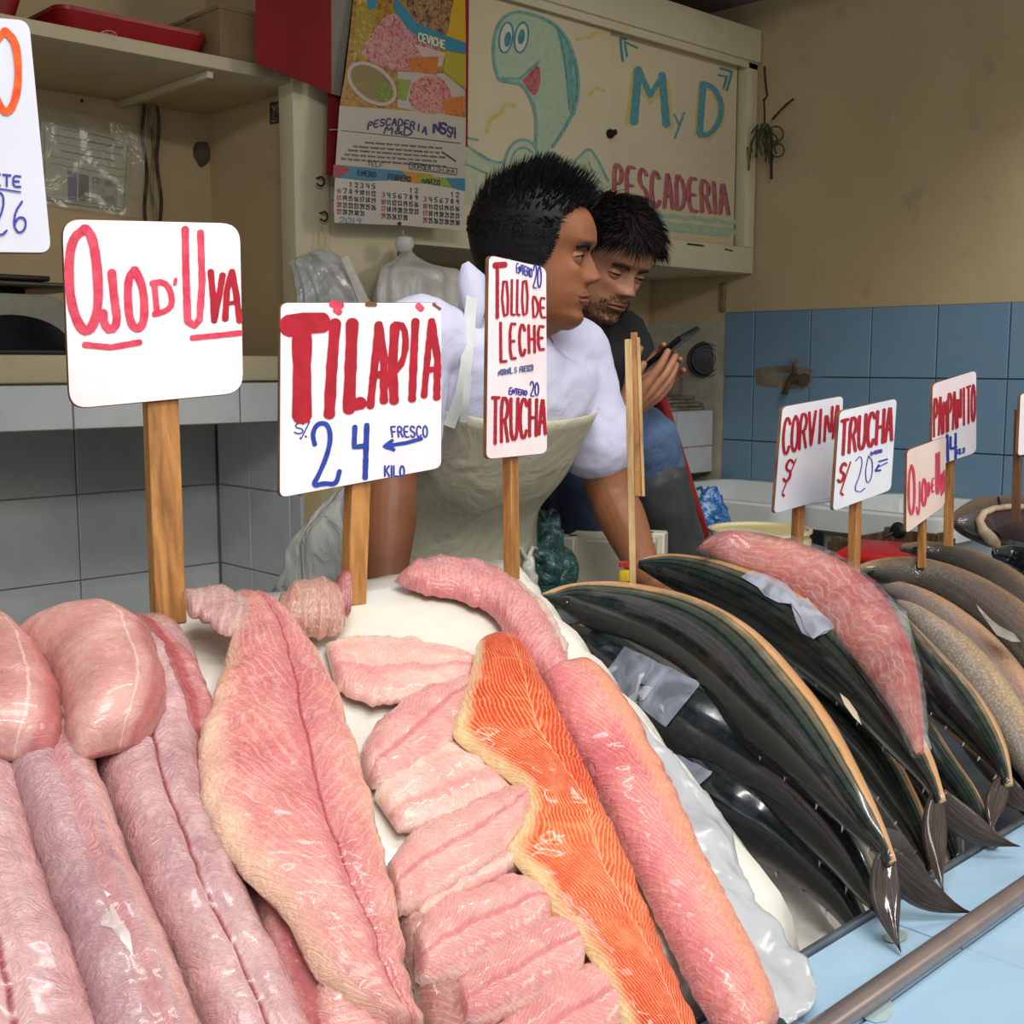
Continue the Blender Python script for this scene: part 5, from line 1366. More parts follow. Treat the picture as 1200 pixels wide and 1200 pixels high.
# hollow of the open fish
poly_patch('body_cavity', BF, [(1152,622),(1158,608),(1168,600),(1185,598),(1200,597),(1215,598),(1215,632),(1190,634),(1176,630),(1166,622)], M('dark_cavity', '#1b0d0b', 0.35, '#351a15', 60, 0.5, 60), BF[0], 0.006)
tube('cut_rim', [on_tube(BF, x, y, 0.006) for x, y in [(1168,638),(1160,630),(1151,620),(1148,610),(1153,601),(1165,596),(1182,594),(1200,594),(1216,595)]], [0.009, 0.012, 0.010, 0.008, 0.007, 0.006, 0.006, 0.006, 0.006], M('pale_cut_flesh', '#c9b492', 0.4, '#9a8060', 40, 0.3, 60), BF[0], 10)
tube('gill_slit', [on_tube(BF, x, y, 0.002) for x, y in [(1170,583),(1172,590),(1171,596)]], 0.002, m_dark, BF[0], 8)
S6 = fish('dark fish end in front of the open fish, cut by the right edge', [(1165,648,6),(1185,650,12),(1210,660,18),(1245,685,18)], m_bon2, 0.035, head=False, roll=30, name='bonito')

# red half fish wrapped in plastic
m_half = flesh('red_half_flesh', '#a8383c', '#c7605e', '#d67c72', '#f0c09a', 5, 3.5, 0.25, None, bands=[(0.55, 0.12, '#a52c34', 0.7), (0.25, 0.12, '#dc8f88', 0.6)], rough=0.2, fats=0.5, warp=1.5)
RH = fish('plastic wrapped red half fish lying over the bonito with torn film', [(821,641,3),(835,637,12),(865,641,21),(905,652,28),(950,672,34),(990,704,38),(1022,742,35),(1046,782,28),(1062,822,19),(1072,855,11),(1078,882,5)], m_half, 0.085, roll=24, head=False, name='half_fish', vert=0.5)
m_wrap = clear_plastic('cling_wrap', '#eef0f0', 0.06, 0.06, 1.0, 22)
def wrapfish(F_, k, name):
    root, cen, rad, T, dorsal, view = F_[:6]
    V = []; F = []; seg = 32
    for i in range(len(cen)):
        D = (dorsal - T[i]*dorsal.dot(T[i])).normalized(); S = T[i].cross(D)
        for q in range(seg):
            a = 2*pi*q/seg; r = rad[i]*k+0.004; wob = 1 + 0.06*mnoise.noise(Vector((cos(a)*2, sin(a)*2, i*0.35))) + 0.025*sin(a*7+i*0.5)
            V.append(cen[i] + D*(cos(a)*r*wob) + S*(sin(a)*r*0.56*wob))
    for i in range(len(cen)-1):
        for q in range(seg): F.append((i*seg+q, i*seg+(q+1) % seg, (i+1)*seg+(q+1) % seg, (i+1)*seg+q))
    mesh(name, V, F, m_wrap, root)
wrapfish(RH, 1.05, 'plastic_wrap')
px_fin('wrap_edge', [(1040,700),(1062,716),(1068,740),(1060,760),(1066,790),(1072,830),(1080,868),(1092,876),(1088,884),(1076,880),(1066,850),(1056,800),(1048,750)], S_fish, 0.075, m_wrap, RH[0], 0.001)
# ================================================================ painted price signs on wooden sticks
m_board = NT('white_sign_board'); _v = m_board.coord('Object')
m_board.set(base=m_board.ramp(m_board.noise(_v, 9, 5, 0.6), [(0.35, srgb('#f2dfe0')), (0.62, srgb('#f6eef0'))]), rough=0.4)
m_board = m_board.m
m_boardw = M('white_sign_board_cool', '#eeeff4', 0.35, '#e2e4ec', 8)
m_boardc = M('cream_sign_board', '#f2dccf', 0.45, '#ecd2c2', 12)
m_edge = M('hardboard_edge', '#5d3b26', 0.8, '#7c5433', 30)
def wood(name, c1, c2, c3):
    t = NT(name); v = t.coord('Object', (1,1,0.09))
    a = t.ramp(t.noise(v, 70, 5, 0.65, 0.6), [(0.3, srgb(c1)), (0.5, srgb(c2)), (0.68, srgb(c3))])
    t.set(base=a, rough=0.55); t.bump(t.noise(v, 130, 3), 0.4, 0.002)
    return t.m
m_wood = wood('old_wood_stick', '#6d431c', '#a06c34', '#bd8747'); m_wood2 = wood('pale_wood_stick', '#8a6a40', '#b39463', '#c9ab7b')
m_rp = chalk('sign_red_paint', '#a00a20', '#b5122b'); m_rpl = chalk('sign_thin_red_paint', '#cc2f49', '#da5268')
m_bp = chalk('sign_blue_paint', '#17358f', '#2347a8'); m_bpl = M('blue_marker', '#2c2f9a', 0.5); m_halo = M('pink_paint_bleed', '#f1c4c8', 0.6, '#efd0d3', 60)
m_or = chalk('orange_red_paint', '#e23c10', '#f06a1a')
def quad_board(name, label, TL, TR, BR, BL, dl, dr, m, rc=10, th=0.004, grp=None):
    """a thin rounded board through four photo corners; its left edge at depth dl, right edge at dr"""
    p = [PD(*TL, dl), PD(*TR, dr), PD(*BR, dr), PD(*BL, dl)]
    c = sum(p, Vector())/4
    n = ((p[1]-p[3]).cross(p[2]-p[0])).normalized()
    if n.dot(EYE-c) < 0: n = -n
    P = Plane(c, n)
    c2 = [TL, TR, BR, BL]; out = []
    for k in range(4):
        a, b, d = c2[k-1], c2[k], c2[(k+1) % 4]
        for q in range(7):
            # quadratic corner
            la = math.hypot(a[0]-b[0], a[1]-b[1]); ld = math.hypot(d[0]-b[0], d[1]-b[1])
            s = (b[0]+(a[0]-b[0])*rc/la, b[1]+(a[1]-b[1])*rc/la); e = (b[0]+(d[0]-b[0])*rc/ld, b[1]+(d[1]-b[1])*rc/ld)
            u = q/6; out.append((s[0]*(1-u)**2+2*b[0]*u*(1-u)+e[0]*u*u, s[1]*(1-u)**2+2*b[1]*u*(1-u)+e[1]*u*u))
    root = empty(name, c, label, 'sign', grp)
    plate('board', P, out, [m], root, th)
    bd = bpy.data.objects[-1] if False else None
    bm = bmesh.new()
    oe = [bm.verts.new(P.at(x, y, 0)-n*0.0004) for x, y in out]
    cx = sum(x for x, y in out)/len(out); cy = sum(y for x, y in out)/len(out)
    def outp(x, y, k=1.006): return (cx+(x-cx)*k, cy+(y-cy)*k)
    a1 = [bm.verts.new(P.at(*outp(x, y), 0)-n*0.0008) for x, y in out]; a2 = [bm.verts.new(P.at(*outp(x, y), 0)-n*(th+0.0004)) for x, y in out]
    k = len(out)
    for i in range(k):
        bm.faces.new((oe[i], oe[(i+1) % k], a1[(i+1) % k], a1[i])); bm.faces.new((a1[i], a1[(i+1) % k], a2[(i+1) % k], a2[i]))
    bm.faces.new(a2[::-1])
    from_bm('board_edge', bm, m_edge, root)
    return root, P, n
def stick(root, P, top, bot, wpx, m, dep=0.010, side='left', back=0.005, name='stick', zbot=None):
    """square wooden stick standing behind the board; top/bot photo pixels of the axis"""
    a = P.at(top[0], top[1], -back-dep/2)
    db = (a-EYE).dot(FW)
    b = PD(bot[0], bot[1], db)
    if zbot is not None: b = a + (b-a)*((zbot-a.z)/(b.z-a.z))
    w_ = wpx/FPX*db
    ax = (b-a).normalized(); n = (P.n - ax*P.n.dot(ax)).normalized(); s = ax.cross(n)
    M_ = Matrix(((s.x, n.x, ax.x, a.x), (s.y, n.y, ax.y, a.y), (s.z, n.z, ax.z, a.z), (0,0,0,1)))
    return box(name, (-w_/2, -dep/2, 0), (w_/2, dep/2, (b-a).length), m, root, 0.0008, 1, M_)
# --- far left sign (cut by the frame): orange O, "...ETE", 26
r, P, n = quad_board('price_sign', 'white sign cut by the left edge with an orange letter and blue 26', (-120,12), (34,24), (60,296), (-130,294), 0.80, 0.86, M('shaded_white_board', '#d3d3dc', 0.35, '#c9cad4', 8), 14)  # grey shading of the white board is put into its base colour
paint('letter', P, [(smooth_poly([(6,36),(-8,52),(-12,90),(-2,124),(10,134),(20,112),(22,78),(18,48),(6,36)], 2), 9)], m_or, r)
paint('letter', P, text('HETE', (-22,202), (26,207), (-22,216), (26,219), 2.6, .75), m_bpl, r)
paint('underline', P, [([(-25,218),(5,222),(24,225)], 2.0)], m_bpl, r)
paint('digit', P, [(smooth_poly([(-14,236),(-4,224),(4,228),(4,244),(-4,262),(-12,274),(2,276),(8,270)], 1), 2.6), (smooth_poly([(26,236),(18,248),(16,264),(22,274),(30,268),(30,256),(22,254),(17,262)], 1), 2.6)], m_bpl, r)
stick(r, P, (-40,250), (-36,760), 30, m_wood, 0.012)
# --- OJO D'UVA
r, P, n = quad_board('price_sign', "large white sign reading OJO D'UVA on the thickest wooden stick", (73,257), (281,262), (285,460), (82,479), 1.07, 1.165, m_board, 22)
paint('letter', P, [(smooth_poly([(100,268),(84,280),(80,320),(84,360),(96,388),(108,386),(116,358),(114,310),(108,276),(100,268)], 2), 11)], m_rpl, r)
paint('letter', P, [(smooth_poly([(131,319),(134,350),(138,378),(130,388),(122,380),(121,366)], 1), 10)], m_rpl, r)
paint('letter', P, [(smooth_poly([(158,316),(150,326),(150,360),(154,382),(164,386),(170,372),(168,336),(158,316)], 2), 9.5)], m_rpl, r)
paint('letter', P, [([(181,333),(184,366)], 7), (smooth_poly([(178,332),(192,330),(200,340),(202,356),(196,364),(181,368)], 1), 7), ([(206,327),(205,333)], 4)], m_rpl, r)
paint('letter', P, [([(217,268),(218,320),(220,376)], 8.5), ([(235,272),(237,330),(234,374)], 8), ([(220,376),(228,382),(234,374)], 8)], m_rpl, r)
paint('letter', P, [([(247,318),(250,350),(251,374)], 7.5), ([(251,376),(258,340),(261,322)], 7.5)], m_rp, r)
paint('letter', P, [([(264,374),(266,340),(272,318)], 7.5), ([(272,318),(277,345),(281,376)], 7.5), ([(264,356),(279,354)], 5)], m_rp, r)
paint('underline', P, [([(99,404),(130,407),(164,401)], 7), ([(225,396),(255,393),(282,390)], 6.5)], m_rpl, r)
stick(r, P, (187,440), (198,742), 37, m_wood, 0.016, zbot=1.35-0.245)
# --- TILAPIA
r, P, n = quad_board('price_sign', 'white sign reading TILAPIA S/ 24 with a blue arrow, FRESCO and KILO', (329,355), (517,355), (517,548), (328,583), 1.17, 1.30, m_board, 9)
big = [([(337,382),(356,379),(378,378)], 24), ([(354,384),(354,488)], 22), ([(393,378),(389,430),(386,486)], 13), ([(413,378),(411,430),(409,480)], 14), ([(409,476),(424,472)], 14),
       ([(434,476),(440,420),(444,380)], 9), ([(444,380),(450,420),(450,470)], 9.5), ([(438,440),(450,438)], 8), ([(463,382),(460,430),(462,470)], 11), (smooth_poly([(463,380),(474,382),(476,404),(472,424),(464,434)], 1), 7.5),
       ([(487,376),(485,420),(483,468)], 9), ([(497,464),(502,410),(506,376)], 7.5), ([(506,376),(513,420),(512,466)], 8.5), ([(499,434),(512,432)], 7)]
for g in ((0,2),(2,3),(3,5),(5,8),(8,10),(10,11),(11,14)): paint('letter', P, big[g[0]:g[1]], m_rp, r, 0.0008, 0.12)
paint('letter_dot', P, [([(389,356),(400,358)], 8), ([(393,363),(398,366)], 7)], m_rpl, r); paint('letter_dot', P, [([(490,358),(494,362)], 7)], m_rpl, r)
paint('digit', P, [(smooth_poly([(369,521),(366,508),(372,496),(384,496),(388,512),(384,532),(374,556),(366,570),(380,566),(394,568),(398,552)], 2), 5.5)], m_bp, r)
paint('digit', P, [([(416,500),(415,524),(430,522)], 6), ([(430,498),(428,560)], 6.5)], m_bp, r)
paint('currency_mark', P, text('S', (346,496),(357,495),(344,508),(356,508), 1.5, .9) + [([(363,494),(354,512)], 1.5), ([(352,513),(353,514)], 2), ([(358,511),(359,512)], 2)], m_bp, r)
small_print(paint('lettering', P, text('FRESCO', (457,500),(502,499),(459,512),(502,512), 2.0, .7), m_bp, r))
paint('arrow', P, [([(456,522),(476,519),(494,514)], 4.5), ([(460,516),(450,523),(462,527)], 4), ([(452,523),(460,522)], 6)], m_bp, r)
small_print(paint('lettering', P, text('Kilo'.upper(), (450,546),(475,546),(450,558),(475,558), 2.2, .7), m_bp, r))
stick(r, P, (420,540), (414,700), 26, m_wood, 0.016, zbot=1.35-0.25)
# chipped wood at the top edge
paint('chipped_edge', P, [([(430,356),(440,357)], 5)], m_edge, r, 0.001, 0.3); paint('chipped_edge', P, [([(508,356),(516,362)], 3)], m_edge, r, 0.001, 0.3)
# --- TOLLO DE LECHE / TRUCHA (narrow, two sided, seen nearly edge on)
r, P, n = quad_board('price_sign', 'narrow tall sign reading TOLLO DE LECHE and TRUCHA beside the seller', (573,299), (640,314), (641,531), (570,538), 1.32, 1.44, m_board, 8)
paint('letter', P, [([(580,311),(592,310)], 7), ([(583,316),(583,372)], 4.0)], m_rp, r)
for a_ in (([(590,330),(588.5,350),(591,370),(595,368),(595.5,348),(594,330),(590,330)], 2.8), ([(600,328),(599.5,368),(603,369)], 2.8), ([(606.5,328),(606,368),(609,369)], 2.8), ([(613,330),(612,350),(613.5,369),(617.5,367),(618.5,347),(617,329),(613,330)], 2.6)): paint('letter', P, [a_], m_rp, r)
for a_ in text('DE', (623,347),(640,350),(624,371),(641,372), 2.6, .70): paint('letter', P, [a_], m_rp, r)
for k, ch in enumerate('LECHE'): paint('letter', P, text(ch, (585+k*11,378+k*1.0),(595+k*11,379+k*1.0),(585.5+k*11,424-k*3.5),(595.5+k*11,423-k*3.5), 3.3, .66), m_rp, r)
small_print(paint('lettering', P, text('ENTERO', (605,308),(624,315),(605,319),(624,325), 1.3, .8) + text('20', (625,309),(635,312),(624,337),(635,338), 1.5, .8), m_bpl, r))
small_print(paint('lettering', P, text('NORMAL', (584,434),(601,430),(584,440),(601,437), 1.3, .8) + text('S', (603,431),(606,430),(602,437),(606,436), 1.2, .8) + text('FRESCO', (609,430),(625,427),(609,436),(625,434), 1.3, .8), M('grey_blue_marker', '#5b6390', 0.6), r))
small_print(paint('lettering', P, text('ENTERO', (597,454),(618,458),(596,462),(618,463), 1.4, .8) + text('20', (621,446),(632,449),(621,464),(632,464), 1.5, .8), m_bpl, r))
for k, ch in enumerate('TRUCHA'): paint('letter', P, text(ch, (575+k*11,466+k*.5),(587+k*11,466+k*.5),(575+k*11,520-k*2.2),(586+k*11,519-k*2.2), 3.8, .68), m_rp, r)
stick(r, P, (598,520), (600,700), 18, m_wood, 0.012, zbot=1.35-0.27)
# --- sign seen edge on (stick with two laths)
r = empty('sign_stick', PD(742,520,1.50), 'sign seen edge on beside the seller, on a pale split stick', 'sign')
def lath(p0, p1, wpx, dep, d, m, name='lath'):
    a = PD(*p0, d); b = PD(*p1, d); w_ = wpx/FPX*d
    ax = (b-a).normalized(); n = (EYE-a); n = (n-ax*n.dot(ax)).normalized(); s = ax.cross(n)
    M_ = Matrix(((s.x, n.x, ax.x, a.x), (s.y, n.y, ax.y, a.y), (s.z, n.z, ax.z, a.z), (0,0,0,1)))
    return box(name, (-w_/2, -dep/2, 0), (w_/2, dep/2, (b-a).length), m, r, 0.0006, 1, M_)
lath((736,398),(742,700), 8, 0.010, 1.50, m_wood2, 'stick')
lath((743,394),(748,582), 8, 0.07, 1.545, m_wood, 'board')
lath((748,400),(754,582), 4, 0.075, 1.545, m_wood2, 'board_edge')
tg_ = empty('bottle_cap', PD(731,668,1.53), 'small yellow and red plastic cap behind the pale split stick', 'cap')
lathe('cap', [(0.0,0.0),(0.007,0.0),(0.0075,0.010),(0.006,0.013),(0.0,0.014)], PD(732,680,1.53), M('yellow_plastic', '#e6c41a', 0.3), tg_, 16)
lathe('cap_top', [(0.0,0.0),(0.0065,0.0),(0.0065,0.006),(0.0,0.007)], PD(731,664,1.53), M('red_plastic', '#c0301c', 0.3), tg_, 16)
# --- CORVINA
r, P, n = quad_board('price_sign', 'white sign reading CORVINA S/ left of the trout sign', (917,477), (988,464), (984,580), (907,602), 1.62, 1.75, m_boardw, 6)
for k, ch in enumerate('CORVINA'): paint('letter', P, text(ch, (918+k*9.8,491-k*2.5),(928+k*9.8,489-k*2.5),(916+k*9.8,533-k*3.2),(926+k*9.8,530-k*3.2), 3.2, .75), m_rp, r)
paint('currency_mark', P, text('S', (922,540),(931,538),(917,565),(926,562), 3.0, .85) + [([(933,538),(917,577)], 1.6), ([(917,579),(919,581)], 2.5)], m_rp, r)
stick(r, P, (937,570), (933,660), 14, m_wood, 0.012, zbot=1.03)
# --- TRUCHA S/ 20
r, P, n = quad_board('price_sign', 'white sign reading TRUCHA S/ 20 in red and thin blue right of the CORVINA sign', (984,482), (1051,467), (1044,574), (976,599), 1.56, 1.70, m_boardw, 6)
for k, ch in enumerate('TRUCHA'): paint('letter', P, text(ch, (985+k*10.6,494-k*2.9),(995.5+k*10.6,491-k*2.9),(983+k*10.6,534-k*3.2),(993.5+k*10.6,531-k*3.2), 3.8, .72), m_rp, r)
paint('currency_mark', P, text('S', (986,544),(993,542),(981,566),(989,563), 3.2, .85) + [([(997,541),(985,578)], 1.6), ([(986,578),(988,580)], 2.5)], m_rp, r)
paint('digit', P, [(smooth_poly([(1003,540),(1008,534),(1011,540),(1008,556),(1001,574),(1008,577),(1014,572)], 1), 1.0), (smooth_poly([(1018,534),(1014,552),(1016,568),(1022,560),(1023,540),(1018,534)], 2), 1.0)], m_bpl, r)
small_print(paint('lettering', P, text('ENTERO', (1020,530),(1034,526),(1020,534),(1034,530), 1.0, .8), m_bpl, r))
paint('arrow', P, [([(1028,548),(1040,542)], 1.2), ([(1040,538),(1030,541)], 1.8), ([(1030,545),(1026,552),(1032,551)], 2.2)], m_bpl, r)
stick(r, P, (1003,575), (1000,680), 14, m_wood, 0.012, zbot=1.02)
# --- OJO DE UVA small
r, P, n = quad_board('price_sign', 'small cream sign reading OJO DE UVA, lowest of the signs on the right', (1063,528), (1109,511), (1107,592), (1062,625), 1.80, 1.92, m_boardc, 5)
for ch, x0, x1, yt, yb in (('O',1064,1073,546,604),('J',1074,1079,566,604),('O',1080,1086,562,594),('D',1087,1090,566,582),('E',1092,1095,562,578),('U',1097,1101,532,580),('V',1102,1105,556,582),('A',1105,1108,552,578)):
    paint('letter', P, text(ch, (x0,yt),(x1,yt-2),(x0,yb),(x1,yb-3), 2.6 if ch in 'OU' else 1.9, .8), m_rpl, r)
stick(r, P, (1081,590), (1080,660), 9, m_wood, 0.010, zbot=1.03)
# --- PAMPANITO
r, P, n = quad_board('price_sign', 'sign reading PAMPANITO 14 KILO, tallest on the right, behind the cream sign', (1093,450), (1144,434), (1144,530), (1092,548), 1.88, 2.02, m_board, 6)
for k, ch in enumerate('PAMPANITO'): paint('letter', P, text(ch, (1094+k*5.5,468-k*2.0),(1099.5+k*5.5,466-k*2.0),(1094+k*5.5,512-k*2.2),(1099.5+k*5.5,510-k*2.2), 2.6, .74), m_rp, r)
paint('digit', P, [([(1110,510),(1111,540)], 3.4), ([(1114,512),(1114,526),(1121,524)], 2.8), ([(1120,508),(1120,538)], 2.8)], m_bp, r)
small_print(paint('lettering', P, text('KILO', (1121,527),(1131,524),(1121,533),(1131,530), 1.2, .8), m_bp, r))
stick(r, P, (1113,530), (1111,660), 10, m_wood, 0.012, zbot=1.05)
# --- edge of another sign at the right border
r, P, n = quad_board('price_sign', 'white sign edge cut by the right border of the picture', (1196,462), (1262,448), (1260,520), (1193,534), 1.85, 1.98, m_board, 4)
stick(r, P, (1194,480), (1191,590), 6, wood('dark_wood_stick', '#3a2616', '#5c3d22', '#6f4c2c'), 0.012, zbot=1.10)
# ================================================================ people
TF = [(0.0,.060),(.008,.074),(.020,.081),(.030,.077),(.037,.079),(.043,.084),(.049,.080),(.055,.0865),(.062,.084),(.069,.085),(.074,.098),(.079,.1035),(.085,.102),(.096,.096),(.108,.0895),(.116,.085),(.124,.088),(.133,.093),(.150,.092),(.170,.084),(.190,.067),(.205,.047),(.218,.020),(.225,.002)]
TC = [(0.0,.058),(.008,.072),(.020,.079),(.030,.075),(.043,.078),(.055,.080),(.069,.079),(.085,.079),(.100,.079),(.116,.080),(.124,.085),(.133,.091),(.150,.091),(.170,.083),(.190,.066),(.205,.046),(.218,.019),(.225,.002)]
TB = [(0.0,-.018),(.02,-.040),(.04,-.058),(.06,-.070),(.08,-.080),(.10,-.088),(.12,-.094),(.15,-.098),(.175,-.088),(.195,-.068),(.210,-.042),(.220,-.018),(.225,-.002)]
TW = [(0.0,.024),(.010,.036),(.025,.050),(.04,.058),(.06,.064),(.08,.068),(.10,.071),(.12,.074),(.14,.0765),(.16,.076),(.18,.070),(.195,.060),(.208,.044),(.218,.024),(.225,.002)]
def head_pt(th, z, jaw=1.0):
    """local head point: x forward, y to the person's left, z up from the chin."""
    C, B, W, F_ = sinterp(TC, z), sinterp(TB, z), sinterp(TW, z)*jaw, sinterp(TF, z)
    c, s = cos(th), sin(th)
    e = 2/2.3
    cx = abs(c)**e*(1 if c >= 0 else -1); sy = abs(s)**e*(1 if s >= 0 else -1)
    x = C*cx if c >= 0 else -B*cx
    y = W*sy
    if c > 0:
        nose = max(0, F_-C)
        wn = .0165 if z < .088 else .0100
        if z < .066: wn = .020
        x += nose*exp(-(y/wn)**2)
        # alae, eye sockets, cheekbones, brow
        x += .009*exp(-((abs(y)-.014)/.006)**2 - ((z-.076)/.007)**2)
        x -= .009*exp(-((abs(y)-.031)/.014)**2 - ((z-.107)/.010)**2)
        x += .004*exp(-((abs(y)-.028)/.020)**2 - ((z-.130)/.006)**2)
        x += .005*exp(-((abs(y)-.042)/.016)**2 - ((z-.090)/.014)**2)
        x -= .0025*exp(-((y)/.026)**2 - ((z-.049)/.0028)**2)
        x += .002*exp(-((abs(y)-.024)/.006)**2 - ((z-.049)/.006)**2)
    return Vector((x, y, z))
def head_mesh(M4, nz=74, nt=84):
    vs = []; fs = []
    for i in range(nz):
        z = .225*(i/(nz-1)); z = min(.2249, z)
        for k in range(nt): vs.append(M4 @ head_pt(2*pi*k/nt, z))
    for i in range(nz-1):
        for k in range(nt):
            a = i*nt+k; b = i*nt+(k+1) % nt; fs.append((a, b, b+nt, a+nt))
    fs.append(tuple(range(nt))[::-1]); fs.append(tuple((nz-1)*nt+k for k in range(nt)))
    return vs, fs
def head_frame(c, fwd, tilt_down, roll=0.0, scale=1.0):
    """c = world position of the ear-level centre; fwd = horizontal facing direction."""
    f = Vector(fwd); f.z = 0; f.normalize(); up = Vector((0,0,1)); l = up.cross(f)
    a = radians(tilt_down)
    f2 = f*cos(a) - up*sin(a); u2 = up*cos(a) + f*sin(a)
    b = radians(roll); l2 = l*cos(b)+u2*sin(b); u3 = u2*cos(b)-l*sin(b)
    R3 = Matrix(((f2.x*scale, l2.x*scale, u3.x*scale, 0), (f2.y*scale, l2.y*scale, u3.y*scale, 0), (f2.z*scale, l2.z*scale, u3.z*scale, 0), (0,0,0,1)))
    return Matrix.Translation(c) @ R3 @ Matrix.Translation((0, 0, -.105))
def ellipsoid(c, rx, ry, rz, M3=None, nu=16, nv=10):
    vs = []; fs = []
    for i in range(1, nv):
        p = pi*i/nv
        for k in range(nu):
            a = 2*pi*k/nu; q = Vector((rx*sin(p)*cos(a), ry*sin(p)*sin(a), rz*cos(p)))
            vs.append(Vector(c) + (M3 @ q if M3 else q))
    for i in range(nv-2):
        for k in range(nu):
            a = i*nu+k; b = i*nu+(k+1) % nu; fs.append((a, a+nu, b+nu, b))
    fs.append(tuple(range(nu))); fs.append(tuple((nv-2)*nu+k for k in range(nu))[::-1])
    return vs, fs
def merge(parts):
    V = []; F = []
    for v, f in parts:
        o = len(V); V += v; F += [tuple(o+i for i in q) for q in f]
    return V, F
def limb(pts, rads, seg=18, flat=1.0, up=Vector((0,0,1))):
    C = crspline([tuple(p)+(r,) for p, r in zip(pts, rads)], max(10, len(pts)*6))
    cs = [Vector(c[:3]) for c in C]; rs = [c[3] for c in C]
    # round ends
    v, f = tube_vf(cs, rs, seg, up, [r*flat for r in rs])
    return merge([(v, f), ellipsoid(cs[0], rs[0]*.98, rs[0]*.98, rs[0]*.98), ellipsoid(cs[-1], rs[-1]*.98, rs[-1]*.98, rs[-1]*.98)])
def skinned(name, parts, m, parent, vox=0.003, sm=4, disp=0.0, dscale=0.06, fac=0.5):
    V, F = merge(parts)
    o = mesh(name, V, F, m, parent, True)
    r = o.modifiers.new('weld', 'REMESH'); r.mode = 'VOXEL'; r.voxel_size = vox; r.use_smooth_shade = True
    s = o.modifiers.new('soften', 'SMOOTH'); s.factor = fac; s.iterations = sm
    if disp:
        tx = bpy.data.textures.new(name+'_folds', 'CLOUDS'); tx.noise_scale = dscale; tx.noise_depth = 1
        d = o.modifiers.new('folds', 'DISPLACE'); d.texture = tx; d.strength = disp; d.mid_level = 0.5; d.texture_coords = 'GLOBAL'
    return o
def hand(wrist, d, n, side, size=1.0, curl=(0.35,)*4, spread=0.12, thumb=(0.7, 0.25)):
    """five-fingered hand: d = pointing direction, n = back-of-hand normal, side = +1/-1 thumb side along n x d"""
    d = Vector(d).normalized(); n = Vector(n); n = (n - d*n.dot(d)).normalized(); s = n.cross(d)*side
    k = size; P = []
    w = Vector(wrist)
    knu = [w + d*(.088*k) + s*(x*k) + n*(h*k) for x, h in ((.030,.002),(.010,.005),(-.010,.004),(-.029,-.001))]
    for q in knu: P.append(limb([w + (q-w)*0.12, w+(q-w)*0.55, q], [.015*k,.0135*k,.0105*k], 12))
    P.append(limb([w - d*.02*k, w + d*.02*k], [.024*k, .025*k], 14, 0.8, n))
    for (q, L, c, sp) in zip(knu, (.072,.080,.074,.058), curl, (.9,.3,-.3,-.9)):
        a = 0.0; p = q; pts = [q]; dd = (d + s*(sp*spread)).normalized()
        for seg_, kk in ((.45,.8),(.30,1.1),(.25,.8)):
            a += c*kk; dr = dd*cos(a) - n*sin(a); p = p + dr*(L*seg_*k); pts.append(p)
        P.append(limb(pts, [.0098*k,.0090*k,.0080*k,.0066*k], 12))
    t0 = w + d*.022*k + s*.022*k; td = (d*cos(thumb[0]) + s*sin(thumb[0]) - n*thumb[1]).normalized()
    t1 = t0 + td*.040*k; t2 = t1 + (td*.8+d*.45).normalized()*.030*k; t3 = t2 + (td*.5+d*.8).normalized()*.022*k
    P.append(limb([t0, t1, t2, t3], [.016*k,.0125*k,.0105*k,.0078*k], 12))
    return P
def skin_mat(name, c1, c2, c3):
    t = NT(name); v = t.coord('Object')
    a = t.ramp(t.noise(v, 14, 4, 0.6), [(0.3, srgb(c1)), (0.55, srgb(c2)), (0.75, srgb(c3))])
    t.set(base=a, rough=0.5, spec=0.4); t.sub(0.15, (0.010, 0.004, 0.002))
    t.bump(t.noise(v, 260, 3), 0.12, 0.001)
    return t.m
m_skin1 = skin_mat('brown_skin', '#7d4c30', '#8b583a', '#986341')
m_skin2 = skin_mat('tan_skin', '#96654a', '#a67254', '#b37e60')
m_lip = M('lip_skin', '#7f4a38', 0.45, '#744232', 60)
m_hair = NT('black_hair'); m_hair.set(base=srgb('#0c0a0a'), rough=0.5, spec=0.25); m_hair = m_hair.m
m_hair2 = M('dark_brown_hair', '#15100d', 0.7, '#1d1612', 40, spec=0.3)
m_white_eye = M('eye_white', '#8d8278', 0.55); m_iris = M('dark_iris', '#1c0f0a', 0.08)

